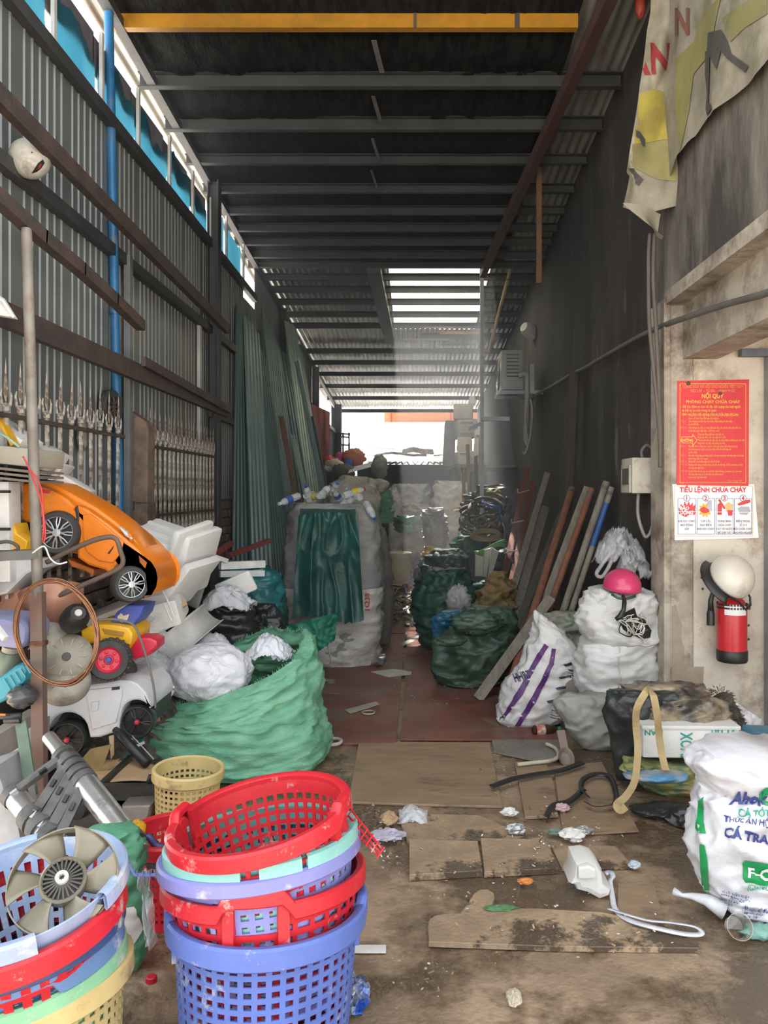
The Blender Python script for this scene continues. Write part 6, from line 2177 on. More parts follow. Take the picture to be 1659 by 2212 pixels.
# side outline (pixels), wheel arches cut in
flank = [(38, 1045), (60, 1043), (95, 1052), (120, 1062), (147, 1078), (160, 1092), (170, 1091), (190, 1100), (235, 1132), (275, 1165), (300, 1188), (318, 1208), (330, 1235), (334, 1262), (326, 1285), (312, 1292), (304, 1286)]
flank += arc(287, 1250, 47, -40, 165, 10)
flank += [(236, 1240), (225, 1232), (190, 1222), (166, 1205), (166, 1182)]
flank += arc(126, 1150, 42, -10, 150, 10)[0:]
flank += [(60, 1130), (38, 1122)]
mb = MB()
mb.prism(xz(flank, Yc), Yc, Yc + 0.34, 0.014)
mb.build('body_shell', m_orange, o, smooth='auto')
# bonnet / cabin bulge further inside, slightly higher and narrower
mb = MB()
mb.prism(xz([(60, 1036), (110, 1046), (150, 1068), (200, 1096), (245, 1130), (285, 1168), (300, 1190), (240, 1180), (120, 1090), (60, 1070)], Yc), Yc + 0.05, Yc + 0.29, 0.02)
mb.build('bonnet', m_orange, o, smooth='auto')
# door panel, raised crease and dark slot
mb = MB()
mb.prism(xz([(180, 1112), (196, 1110), (236, 1140), (268, 1170), (262, 1195), (245, 1216), (215, 1212), (188, 1192), (180, 1160)], Yc), Yc - 0.008, Yc + 0.02, 0.006)
mb.build('door', m_orange, o, smooth='auto')
mb = MB()
mb.prism(xz([(162, 1096), (168, 1092), (172, 1110), (170, 1136), (164, 1150), (160, 1140), (166, 1120)], Yc), Yc - 0.006, Yc + 0.03, 0.004)
mb.build('door_gap', m_black, o)
mb = MB()
mb.prism(xz([(234, 1195), (248, 1178), (246, 1184), (238, 1196)], Yc), Yc - 0.011, Yc - 0.005)
mb.build('vent_slot', m_black, o)
mb = MB()
mb.prism(xz([(62, 1054), (108, 1060), (108, 1066), (66, 1062)], Yc), Yc - 0.004, Yc + 0.02, 0.002)
mb.build('rear_lamp', m_toyr, o)
mb = MB()
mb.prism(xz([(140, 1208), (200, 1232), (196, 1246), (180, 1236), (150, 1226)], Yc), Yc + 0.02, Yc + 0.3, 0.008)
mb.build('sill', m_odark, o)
mb = MB()
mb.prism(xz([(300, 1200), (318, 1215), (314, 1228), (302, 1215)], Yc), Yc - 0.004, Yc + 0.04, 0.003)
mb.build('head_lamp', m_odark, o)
mb = MB()
mb.tube([W(282, 1176, Yc + 0.03), W(284, 1162, Yc + 0.0), W(278, 1152, Yc - 0.01)], [0.009, 0.011, 0.004], 8)
mb.build('wing_mirror', m_orange, o, smooth=True)
mb = MB()
mb.prism(xz([(258, 1138), (264, 1140), (288, 1162), (286, 1166), (272, 1158)], Yc), Yc - 0.01, Yc + 0.02, 0.004)
mb.build('windscreen_edge', film('scratched_clear', (0.7, 0.72, 0.74), 0.4, 0.2), o)
wheel(o, W(127, 1151, Yc - 0.005), 0.10, 0.07, m_tire, m_silver, (0.1, -1, 0.08), spokes=8, rim=0.74, name='wheel')
wheel(o, W(280, 1262, Yc - 0.01), 0.083, 0.075, m_tire, m_silver, (0.78, -1, 0.08), spokes=8, rim=0.72, name='wheel')
# wheel-well fill, its shade put into the orange
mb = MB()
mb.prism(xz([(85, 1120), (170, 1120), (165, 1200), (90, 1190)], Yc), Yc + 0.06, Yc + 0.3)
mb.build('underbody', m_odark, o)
# bent rusty tube frame in front
t = T('tube_frame', 'bent rusty tube frame leaning across the orange toy car', 'frame', W(230, 1260, 3.36))
mb = MB()
mb.tube(smooth_rows([tuple(W(x, y, 3.33)) for x, y in ((100, 1215), (150, 1190), (200, 1168), (235, 1160), (252, 1166), (260, 1190), (266, 1212), (256, 1228), (215, 1248), (160, 1272), (120, 1290))], 50), 0.011, 8)
mb.build('tube', mat('brown_rusted_tube', (0.13, 0.09, 0.07), (0.09, 0.065, 0.05), rough=0.7, scale=12), t, smooth=True)

# ---- boxes above and behind the orange car
fb = lambda nm, lb, c, sz, rot, m_=m_foam, bev=0.008, cat='foam box': tag1(MB().obox(c, sz, rot, bev).build(nm, m_, smooth='auto'), lb, cat)
t = T('foam_box', 'white foam box lid tilted behind the orange toy car', 'foam box', W(150, 1095, 3.75))
mb = MB()
mb.obox(W(142, 1055, 3.9), (0.24, 0.26, 0.12), (0, DG(33), DG(15)), 0.008)
mb.build('box', m_foam, t, smooth='auto')
mb = MB()
mb.obox(W(122, 1036, 3.82), (0.02, 0.30, 0.18), (0, DG(38), DG(15)), 0.004)
mb.build('lid', m_foam, t, smooth='auto')
fb('white_carton', 'white carton edge standing behind the rack post', W(92, 1010, 3.75), (0.10, 0.2, 0.20), (0, DG(30), 0), m_white, cat='carton')
t = T('beige_appliance', 'beige appliance case with slotted top at the left edge', 'appliance', W(30, 1030, 3.3))
mb = MB()
mb.obox(W(35, 985, 3.45), (0.30, 0.3, 0.08), (0, DG(6), 0), 0.01)
mb.build('case', mat('beige_case', (0.42, 0.38, 0.31), (0.36, 0.32, 0.26), rough=0.6, scale=5), t, smooth='auto')
for k in range(3):
    mb = MB()
    mb.obox(W(35, 1014 + 10 * k, 3.38), (0.30, 0.26, 0.010), (0, DG(6), 0))
    mb.build('slat', mat('brown_slat', (0.2, 0.165, 0.13), rough=0.7), t)
mb = MB()
mb.obox(W(22, 945, 3.5), (0.2, 0.2, 0.09), (0, DG(35), 0), 0.006)
mb.build('white_top', m_white, t, smooth='auto')
mb = MB()
mb.tube([W(-10, 932, 3.3), W(15, 945, 3.3), W(42, 966, 3.3)], 0.006, 6)
mb.build('green_tube', mat('mint_tube', (0.3, 0.55, 0.45), rough=0.5), t, smooth=True)
mb = MB()
mb.obox(W(15, 928, 3.36), (0.012, 0.06, 0.16), (0, DG(-28), 0))
mb.build('orange_strip', m_toyy, t)
t = T('white_cabinet', 'white metal cabinet door with two dark hinges at left edge', 'cabinet', W(5, 1260, 3.3))
mb = MB()
mb.obox(W(0, 1148, 3.34), (0.135, 0.10, 0.43), (0, DG(-1), 0), 0.006)
mb.build('door', m_white, t, smooth='auto')
for y in (1062, 1143):
    mb = MB()
    mb.obox(W(8, y, 3.26), (0.05, 0.02, 0.012))
    mb.build('hinge', m_black, t)
t = T('yellow_toy_part', 'yellow toy part under the white cabinet door', 'toy part', W(35, 1205, 3.3))
mb = MB()
mb.prism(xz([(-20, 1168), (30, 1166), (40, 1130), (46, 1150), (70, 1168), (66, 1186), (-20, 1190)], 3.36), 3.32, 3.44, 0.008)
mb.build('part', m_toyy, t, smooth='auto')
mb = MB()
mb.tube(smooth_rows([tuple(W(x, y, 3.2)) for x, y in ((-20, 1176), (15, 1170), (36, 1178), (38, 1188), (20, 1192), (-20, 1192))], 20), 0.008, 6)
mb.build('loop', m_pole3, t, smooth=True)
t = T('white_tank', 'white plastic tub below the rack arm at left edge', 'tub', W(20, 1290, 3.3))
mb = MB()
mb.prism(xz([(-30, 1208), (98, 1206), (98, 1226), (72, 1238), (30, 1280), (0, 1286), (-30, 1286)], 3.4), 3.34, 3.55, 0.014)
mb.build('tub', m_toyw, t, smooth='auto')
for q in ([(50, 986), (62, 1010), (78, 1050), (90, 1090), (94, 1130), (92, 1170)], [(66, 1015), (80, 1035), (90, 1060), (94, 1110), (98, 1150), (95, 1172)]):
    mb = MB()
    mb.tube(smooth_rows([tuple(W(x, y, 3.05)) for x, y in q], 20), 0.0035, 5)
    tag1(mb.build('red_wire', mat('red_wire', (0.62, 0.05, 0.05), rough=0.4), smooth=True), 'red wire dangling down the rack post, %s strand' % ('outer' if q[0][0] == 50 else 'inner'), 'wire')
mb = MB()
mb.tube(smooth_rows([tuple(W(x, y, 3.05)) for x, y in ((70, 1195), (95, 1180), (108, 1205), (125, 1218), (145, 1214))], 20), 0.0035, 5)
tag1(mb.build('white_wire', m_white, smooth=True), 'white wire curling off the rack post by the wheel', 'wire')

# ---- copper bowl heater, wire coil
t = T('copper_bowl', 'copper-coloured bowl cooker with dark plate on the heap', 'cooker', W(120, 1340, 3.35))
cb = W(112, 1290, 3.42)
Mb_ = Matrix.Translation(cb) @ Euler((DG(-18), DG(-14), 0)).to_matrix().to_4x4()
mb = MB()
mb.lathe([(0, -0.13), (0.05, -0.125), (0.10, -0.08), (0.128, -0.02), (0.135, 0.03), (0.13, 0.034)], 32, Mb_)
mb.build('bowl', m_coppan, t, smooth='auto')
mb = MB()
mb.lathe([(0, 0.022), (0.118, 0.024), (0.128, 0.034)], 32, Mb_)
mb.build('plate', mat('dark_plate', (0.045, 0.04, 0.036), (0.03, 0.028, 0.026), rough=0.6, scale=6), t, smooth='auto')
t = T('brown_box_panel', 'reddish brown panel at the left edge under the bowl', 'panel', W(20, 1330, 3.45))
mb = MB()
mb.obox(W(15, 1300, 3.5), (0.2, 0.16, 0.13), (0, 0, 0.1), 0.01)
mb.build('panel', m_coppan, t, smooth='auto')
t = T('copper_wire_coil', 'hank of brown copper wire looped over the heap', 'wire coil', W(130, 1480, 3.05))
for k in range(16):
    mb = MB()
    pts = []
    for j in range(40):
        a = j * 2 * math.pi / 40
        x = 122 + (88 + 2.0 * math.sin(k * 2.1) + k * 0.3) * math.cos(a + 0.25) + 3 * math.sin(3 * a + k)
        y = 1366 + (112 + 3.5 * math.sin(k * 1.3)) * math.sin(a + 0.25) + 2 * math.cos(2 * a + k)
        x += 12 * math.sin(a)
        pts.append(W(x, y, 3.02 + 0.03 * math.sin(k * 1.7) + 0.02 * math.cos(a)))
    mb.tube(pts, 0.0032, 5, closed=True)
    mb.build('wire_turn', m_copper, t, smooth=True)

# ---- fan motors / casings
def casing(name, label, px, py, Y, r, d, tilt, m_=m_fangrey):
    t = T(name, label, 'casing', W(px, py, Y) - V((0, 0, r)))
    M_ = Matrix.Translation(W(px, py, Y)) @ Euler(tilt).to_matrix().to_4x4()
    mb = MB()
    mb.lathe([(0, d * 0.55), (r * 0.35, d * 0.52), (r * 0.75, d * 0.38), (r * 0.97, d * 0.1), (r, 0), (r * 0.98, -d * 0.3), (r * 0.9, -d * 0.5), (0, -d * 0.5)], 28, M_)
    mb.build('shell', m_, t, smooth='auto')
    mb = MB()
    mb.lathe([(0, d * 0.62), (r * 0.16, d * 0.6), (r * 0.2, d * 0.48)], 14, M_)
    mb.build('boss', m_pole3, t, smooth='auto')
    mb = MB()
    for k in range(10):
        Mk = M_ @ Matrix.Rotation(k * math.pi / 5, 4, 'Z')
        mb.box((r * 0.45, -0.003, d * 0.40), (r * 0.78, 0.003, d * 0.47), Mk)
    mb.build('rib', m_, t)
    return t
casing('fan_casing', 'dusty beige fan casing behind the wire coil', 148, 1420, 3.3, 0.10, 0.10, (DG(75), 0, DG(15)))
casing('fan_casing', 'round grey fan casing against the rack post', 100, 1385, 3.32, 0.085, 0.09, (DG(80), 0, DG(-25)))
casing('fan_casing', 'lowest dusty fan casing resting on the white toy car', 140, 1470, 3.3, 0.105, 0.11, (DG(35), 0, DG(10)))
t = T('black_motor', 'black electric motor with white shaft disc inside the coil', 'motor', W(165, 1375, 3.25))
M_ = Matrix.Translation(W(162, 1335, 3.25)) @ Euler((DG(62), 0, DG(38))).to_matrix().to_4x4()
mb = MB()
mb.lathe([(0, 0.06), (0.03, 0.06), (0.05, 0.04), (0.056, 0.01), (0.056, -0.04), (0.045, -0.07), (0, -0.07)], 24, M_)
mb.build('housing', m_black, t, smooth='auto')
mb = MB()
mb.lathe([(0, 0.068), (0.014, 0.066), (0.016, 0.058)], 14, M_)
mb.build('shaft_disc', m_batten, t, smooth='auto')

# ---- lilac tub, teal case, jars at the left edge
t = T('lilac_tub', 'lilac plastic canister lying at the left edge', 'canister', W(30, 1400, 3.1))
mb = MB()
mb.prism(xz([(-40, 1326), (30, 1330), (66, 1340), (74, 1352), (72, 1380), (58, 1396), (20, 1392), (-40, 1380)], 3.15), 3.08, 3.3, 0.02)
mb.build('canister', mat('lilac_plastic', (0.27, 0.29, 0.48), (0.22, 0.24, 0.42), rough=0.45, scale=4), t, smooth='auto')
t = T('teal_case', 'teal blue ribbed plastic case at the left edge', 'case', W(30, 1520, 3.1))
mb = MB()
mb.prism(xz([(-30, 1490), (0, 1468), (50, 1430), (66, 1428), (73, 1440), (72, 1462), (30, 1505), (0, 1518), (-30, 1520)], 3.12), 3.06, 3.2, 0.014)
mb.build('case', mat('teal_blue_plastic', (0.04, 0.28, 0.36), (0.03, 0.23, 0.3), rough=0.4, scale=4), t, smooth='auto')
for k in range(5):
    mb = MB()
    mb.bar(W(8 + 12 * k, 1466 - 7 * k, 3.053), W(22 + 11 * k, 1490 - 9 * k, 3.053), 0.004, 0.006)
    mb.build('rib', MATS['teal_blue_plastic'], t)
t = T('green_jar', 'murky green plastic jar above the teal case', 'jar', W(15, 1475, 3.2))
mb = MB()
mb.lathe([(0, 0), (0.05, 0), (0.055, 0.02), (0.052, 0.12), (0.04, 0.15), (0.03, 0.155)], 20, Matrix.Translation(W(8, 1480, 3.25)) @ Euler((0.1, 0.25, 0)).to_matrix().to_4x4())
mb.build('jar', mat('murky_green', (0.16, 0.2, 0.15), (0.11, 0.14, 0.1), rough=0.35, scale=7), t, smooth='auto')
mb = MB()
mb.lathe([(0.035, 0.15), (0.036, 0.175), (0, 0.178)], 18, Matrix.Translation(W(8, 1480, 3.25)) @ Euler((0.1, 0.25, 0)).to_matrix().to_4x4())
mb.build('lid', m_fangrey, t, smooth='auto')
mb = MB()
crumple(mb, W(48, 1505, 3.05), (0.05, 0.05, 0.04), 0.25, 4, seed=61, nu=22, nv=14)
tag1(mb.build('grey_bag', mat('dark_grey_film', (0.09, 0.09, 0.09), rough=0.35), smooth=True), 'small dark grey film bag under the teal case', 'bag')
mb = MB()
mb.bar(W(-10, 1352, 3.0), W(12, 1380, 2.98), 0.02, 0.02)
tag1(mb.build('white_block', m_white), 'small white block at the left edge below lilac canister', 'block')

# ---- yellow toy tricycle with red hub wheel
t = T('toy_tractor', 'yellow and red toy tractor with blue top on the heap', 'toy tractor', W(240, 1480, 3.45))
Yt = 3.5
mb = MB()
mb.prism(xz([(182, 1360), (208, 1344), (255, 1346), (285, 1352), (294, 1366), (292, 1384), (276, 1406), (262, 1398), (262, 1390), (214, 1386), (186, 1392)], Yt), Yt - 0.04, Yt + 0.2, 0.012)
yb_ = mb.build('body', m_toyy, t, smooth='auto')
mb = MB()
mb.prism(xz([(228, 1354), (276, 1362), (274, 1372), (234, 1366)], Yt), Yt - 0.044, Yt - 0.03, 0.003)
mb.build('recess', mat('dark_ochre_recess', (0.4, 0.21, 0.02), rough=0.6), t)
mb = MB()
mb.prism(xz([(238, 1344), (252, 1322), (275, 1306), (312, 1308), (306, 1330), (290, 1350)], Yt), Yt + 0.0, Yt + 0.16, 0.008)
bb_ = mb.build('bonnet', m_toyb, t, smooth='auto')
print_poly(t, 'sticker', mat('sticker_cream', (0.55, 0.5, 0.35)), [(254, 1332), (262, 1324), (268, 1330), (280, 1326), (276, 1338), (264, 1344), (256, 1340)], [bb_], 0.003, cell=6)
mb = MB()
mb.prism(xz([(272, 1410), (284, 1380), (320, 1378), (336, 1386), (336, 1402), (318, 1418), (280, 1430)], Yt), Yt + 0.02, Yt + 0.14, 0.014)
mb.build('mudguard', m_toyr, t, smooth='auto')
wheel(t, W(238, 1424, Yt - 0.09), 0.092, 0.08, m_tire, m_toyr, (0.18, -1, 0.12), name='wheel', rim=0.62, capm=m_toyb, tread=True)
wheel(t, W(262, 1452, Yt + 0.1), 0.07, 0.06, m_tire, m_toyr, (0.1, -1, 0.1), name='wheel', rim=0.5)

# ---- white toy jeep
t = T('white_toy_jeep', 'white ride-on toy jeep lying under the tractor wheel', 'toy car', W(200, 1640, 3.35))
Yw = 3.45
fl = [(96, 1560), (98, 1500), (120, 1490), (170, 1486), (180, 1478), (196, 1478), (230, 1474), (260, 1468), (285, 1470), (300, 1478), (316, 1496), (324, 1520), (322, 1532)]
fl += arc(294, 1545, 32, 30, 175, 9)
fl += [(256, 1580), (215, 1594), (194, 1594)]
fl += arc(148, 1582, 42, 5, 165, 10)
fl += [(100, 1580)]
mb = MB()
mb.prism(xz(fl, Yw), Yw, Yw + 0.34, 0.012)
jb = mb.build('body', m_toyw, t, smooth='auto')
mb = MB()
mb.prism(xz([(186, 1490), (262, 1482), (266, 1500), (252, 1560), (200, 1576), (192, 1530)], Yw), Yw - 0.007, Yw + 0.01, 0.004)
mb.build('door', m_toyw, t, smooth='auto')
mb = MB()
mb.prism(xz([(198, 1516), (216, 1513), (214, 1533), (200, 1536)], Yw), Yw - 0.012, Yw - 0.004, 0.003)
mb.build('step_relief', m_toyw, t, smooth='auto')
mb = MB()
mb.prism(xz([(243, 1484), (260, 1482), (260, 1488), (243, 1490)], Yw), Yw - 0.011, Yw - 0.004, 0.002)
mb.build('handle_slot', m_black, t)
m_dwheel = mat('black_toy_wheel', (0.03, 0.034, 0.032), (0.02, 0.022, 0.022), rough=0.4, scale=10)
wheel(t, W(150, 1594, Yw + 0.03), 0.082, 0.08, m_dwheel, m_black, (0.12, -1, 0.05), spokes=6, rim=0.85, name='wheel', capm=m_toyr)
wheel(t, W(300, 1556, Yw + 0.05), 0.076, 0.08, m_dwheel, m_black, (0.1, -1, 0.05), spokes=6, rim=0.85, name='wheel', capm=m_toyr)
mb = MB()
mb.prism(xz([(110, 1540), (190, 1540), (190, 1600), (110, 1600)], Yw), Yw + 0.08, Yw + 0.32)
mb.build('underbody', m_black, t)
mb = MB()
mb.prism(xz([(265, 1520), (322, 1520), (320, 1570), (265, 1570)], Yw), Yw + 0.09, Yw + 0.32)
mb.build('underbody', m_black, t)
t = T('white_toy_fender', 'white toy car bumper sticking out at the left edge', 'toy part', W(20, 1630, 3.2))
mb = MB()
mb.prism(xz([(-40, 1612), (20, 1600), (40, 1580), (74, 1566), (74, 1614), (20, 1626), (-40, 1626)], 3.25), 3.22, 3.4, 0.012)
mb.build('fender', m_toyw, t, smooth='auto')
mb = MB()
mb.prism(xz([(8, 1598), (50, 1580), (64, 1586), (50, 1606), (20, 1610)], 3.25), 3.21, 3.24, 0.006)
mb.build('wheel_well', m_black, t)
# black flexible cable arching over
mb = MB()
mb.tube(smooth_rows([tuple(W(x, y, 3.3)) for x, y in ((205, 1340), (250, 1338), (288, 1350), (305, 1385), (322, 1440), (333, 1490), (336, 1530))], 30), 0.0055, 6)
tag1(mb.build('rubber_hose', m_cable, smooth=True), 'grey rubber hose arching over the yellow toy tractor', 'hose')

# ---- styrofoam boxes stack (white)
FG = 'white foam boxes heaped beside the orange car'
def foam(label, c, sz, rot, lid=True):
    t = T('foam_crate', label, 'foam box', W(*c) - V((0, 0, sz[2] / 2)), group=FG)
    mb = MB()
    mb.obox(W(*c), sz, rot, 0.018)
    mb.build('body', m_foam, t, smooth='auto')
    if lid:
        M_ = Matrix.Translation(W(*c)) @ Euler(rot).to_matrix().to_4x4()
        for k in range(3):
            mb = MB()
            p = M_ @ V((0, -sz[1] / 2 + (k + 0.6) * sz[1] / 3.6, sz[2] / 2))
            mb.obox(p, (sz[0] * 0.96, 0.03, 0.022), rot, 0.008)
            mb.build('ridge', m_foam, t, smooth='auto')
    return t
foam('large white foam crate tilted against the orange car nose', (345, 1205, 4.35), (0.30, 0.34, 0.30), (DG(16), DG(17), DG(-12)))
foam('upright foam lid pressed against the large foam crate', (400, 1205, 4.30), (0.045, 0.34, 0.40), (DG(10), DG(24), DG(-14)), False)
foam('thick foam slab leaning rightmost beside the foam lids', (422, 1215, 4.36), (0.06, 0.34, 0.38), (DG(8), DG(20), DG(-14)), False)
foam('flat foam tray slipping down under the foam crate', (405, 1260, 4.25), (0.05, 0.36, 0.32), (DG(4), DG(40), DG(-10)), False)
foam('low white foam block under the orange car nose', (330, 1325, 4.1), (0.32, 0.3, 0.14), (DG(5), DG(-14), DG(8)), False)
foam('grey-white foam packing tray in front of the low block', (245, 1318, 3.9), (0.24, 0.2, 0.04), (DG(8), DG(-22), DG(5)), False)
foam('foam sheet printed with red letters by the teal bag', (510, 1268, 5.0), (0.26, 0.03, 0.14), (DG(10), DG(-24), DG(-10)), False)
t = T('cloudy_plastic_bin', 'cloudy plastic bin lid leaning behind the foam slabs', 'plastic lid', W(430, 1270, 4.7))
mb = MB()
mb.obox(W(428, 1250, 4.75), (0.12, 0.04, 0.36), (0, DG(20), DG(-20)), 0.02)
mb.build('lid', mat('cloudy_plastic', (0.38, 0.37, 0.35), rough=0.4, transl=0.2), t, smooth='auto')
# white gutter profile and timber strips
t = T('white_gutter', 'long white plastic gutter piece sloping up to the right', 'gutter', W(330, 1430, 4.2))
A, B = W(325, 1432, 4.1), W(462, 1320, 4.5)
mb = MB()
d = (B - A).normalized()
s_ = d.cross(V((0, -1, 0.2))).normalized()
u_ = s_.cross(d)
vs, fs = [], []
for p in (A, B):
    for k in range(9):
        a = math.pi * (0.0 + k / 8)
        vs.append(p + s_ * 0.075 * math.cos(a) - u_ * 0.05 * math.sin(a))
fs = [(k, k + 1, k + 10, k + 9) for k in range(8)]
mb.add(vs, fs)
mb.build('gutter', m_white, t, smooth=True, solid=0.006)
SG = 'white and timber strips bundled on the heap'
for i, (a, b, w_, m_, lb) in enumerate((((262, 1390), (392, 1310), 0.05, m_white, 'white ribbed plastic strip on top of the bundle'), ((296, 1365), (400, 1302), 0.035, mat('raw_timber', (0.42, 0.28, 0.13), rough=0.7), 'raw yellow timber strip in the white bundle'),
                                        ((296, 1382), (388, 1332), 0.05, m_white, 'white strip just below the raw timber'), ((290, 1352), (385, 1298), 0.05, m_toyw, 'pale grey strip above the raw timber'), ((300, 1390), (352, 1364), 0.045, m_white, 'short white strip at the bottom of the bundle'))):
    A, B = W(*a, 3.95 - 0.02 * i), W(*b, 4.15 - 0.02 * i)
    t = T('packing_strip', lb, 'strip', A, group=SG)
    mb = MB()
    mb.bar(A, B, w_, 0.022, up=(0.2, -1, 0.6))
    mb.build('strip', m_, t)
    if i == 0:
        for k in range(8):
            mb = MB()
            c = A.lerp(B, (k + 0.5) / 8)
            mb.bar(c - V((0, 0.02, 0.01)), c + V((0.012, -0.03, 0.03)), 0.012, 0.02)
            mb.build('tooth', m_white, t)
mb = MB()
mb.tube(smooth_rows([tuple(W(x, y, 3.88)) for x, y in ((345, 1265), (356, 1285), (368, 1312), (376, 1336), (370, 1340), (352, 1300))], 24), 0.005, 6)
tag1(mb.build('twine', m_white, smooth=True), 'white twine tied round the bundle of strips', 'twine')
# clear plastic sheets over the lower heap
for i, (c, r_, sd_, lb) in enumerate((((310, 1425, 4.1), (0.16, 0.12, 0.08), 71, 'clear film draped below the white gutter'), ((400, 1445, 4.35), (0.2, 0.12, 0.10), 72, 'clear film bunched left of the green sack mouth'), ((490, 1290, 4.9), (0.16, 0.08, 0.10), 73, 'shiny clear film in front of the teal bag'), ((305, 1470, 4.0), (0.12, 0.14, 0.09), 74, 'clear film stuffed between toy jeep and green sack'))):
    mb = MB()
    film_sheets(mb, W(*c), r_, 5, sd_, 30)
    tag1(mb.build('plastic_film', m_clearm, smooth=True), lb, 'plastic film')
# strips of rusty red frame and pale bars behind
BG = 'scrap bars on the heap under the green sheets'
for i, (a, b, m_, w_, lb) in enumerate((((448, 1210, 5.6), (500, 1172, 5.9), m_pole5, 0.035, 'short dark red angle bar at the heap top'), ((495, 1200, 5.7), (582, 1168, 6.1), m_pole5, 0.035, 'long dark red angle bar near the green sheets'), ((470, 1212, 5.4), (560, 1222, 5.8), m_pole3, 0.04, 'dark flat bar below the red angle bars'), ((475, 1222, 5.3), (570, 1218, 5.5), m_white, 0.05, 'white window frame bar above the teal bag'), ((455, 1200, 5.2), (490, 1212, 5.3), m_white, 0.03, 'short white bar left of the window frame'), ((475, 1240, 5.25), (570, 1238, 5.4), m_toyw, 0.04, 'pale frame bar under the white window bar'))):
    t = T('scrap_bar', lb, 'bar', W(*a), group=BG)
    mb = MB()
    mb.bar(W(*a), W(*b), w_, w_)
    mb.build('bar', m_, t)

# ---- cardboard, black tray
t = T('torn_carton', 'torn stained carton flap with faded print', 'cardboard', W(220, 1670, 3.25))
for q, m_, Y0 in (([(168, 1650), (195, 1618), (240, 1608), (225, 1650), (260, 1638), (232, 1665), (205, 1672)], m_dcard, 3.28), ([(236, 1590), (246, 1588), (246, 1630), (240, 1640)], m_cardb, 3.35)):
    mb = MB()
    mb.prism(xz(q, Y0), Y0 - 0.004, Y0 + 0.004)
    o_ = mb.build('flap', m_, t)
t = T('cardboard_sheet', 'clean brown cardboard sheet lying in the black tray', 'cardboard', W(280, 1695, 3.15))
def cbs(u, v):
    p = W(200 + 150 * u + 10 * v, 1694 - (50 - 14 * u) * (1 - v) - 8 * math.sin(u * 3), 3.15 + 0.25 * (1 - v))
    return p
MB().grid(cbs, 16, 8).build('sheet', m_cardb, t, smooth=True, solid=0.005)
t = T('black_tray', 'black shallow plastic tray under the cardboard sheet', 'tray', W(290, 1740, 3.1))
mb = MB()
a, b = W(205, 1697, 3.05), W(368, 1735, 3.05)
mb.box((a.x, 3.05, b.z), (b.x, 3.08, a.z))
mb.box((a.x, 3.05, b.z), (a.x + 0.02, 3.4, a.z))
mb.box((b.x - 0.02, 3.05, b.z), (b.x, 3.4, a.z))
mb.box((a.x, 3.05, b.z), (b.x, 3.4, b.z + 0.01))
mb.build('tray', m_black, t)
mb = MB()
mb.tube([W(322, 1690, 3.02), W(326, 1678, 3.02), W(336, 1676, 3.02), W(345, 1690, 3.02), W(362, 1700, 3.02)], [0.012, 0.013, 0.012, 0.016, 0.014], 8)
mb.build('handle', m_black, t, smooth=True)
t = T('black_umbrella', 'folded black umbrella sticking up beside the toy jeep', 'umbrella', W(300, 1660, 3.3))
mb = MB()
mb.tube([W(248, 1575, 3.42), W(262, 1590, 3.4), W(318, 1650, 3.3)], [0.014, 0.02, 0.022], 8)
mb.build('cover', m_black, t, smooth=True)
mb = MB()
mb.tube([W(286, 1590, 3.36), W(332, 1640, 3.28)], 0.0025, 5)
mb.build('rib', m_silver, t)
t = T('grey_drum', 'dark machine with round fitting under the black tray', 'machine', W(240, 1830, 2.95))
mb = MB()
mb.obox(W(235, 1775, 3.1), (0.42, 0.2, 0.16), (0, 0, 0), 0.02)
mb.build('body', m_black, t, smooth='auto')
mb = MB()
mb.lathe([(0, 0.03), (0.02, 0.03), (0.035, 0.02), (0.04, 0)], 20, Matrix.Translation(W(168, 1748, 2.98)) @ Matrix.Rotation(math.pi / 2, 4, 'X'))
mb.build('fitting', m_tire, t, smooth='auto')
t = T('metal_pan', 'tarnished metal pan behind the cream basket', 'pan', W(300, 1785, 2.95))
mb = MB()
mb.prism(xz([(266, 1736), (330, 1734), (330, 1755), (318, 1782), (290, 1788), (270, 1778)], 2.98), 2.96, 3.06, 0.012)
mb.build('pan', mat('tarnished_metal', (0.3, 0.28, 0.26), (0.22, 0.2, 0.19), rough=0.4, metal=0.5, scale=9), t, smooth='auto')
mb = MB()
crumple(mb, W(294, 1795, 2.75), (0.03, 0.03, 0.03), 0.35, 4, seed=76, nu=16, nv=10)
tag1(mb.build('yellow_wrapper', m_toyy, smooth=True), 'small yellow wrapper beside the ladder foot', 'wrapper')

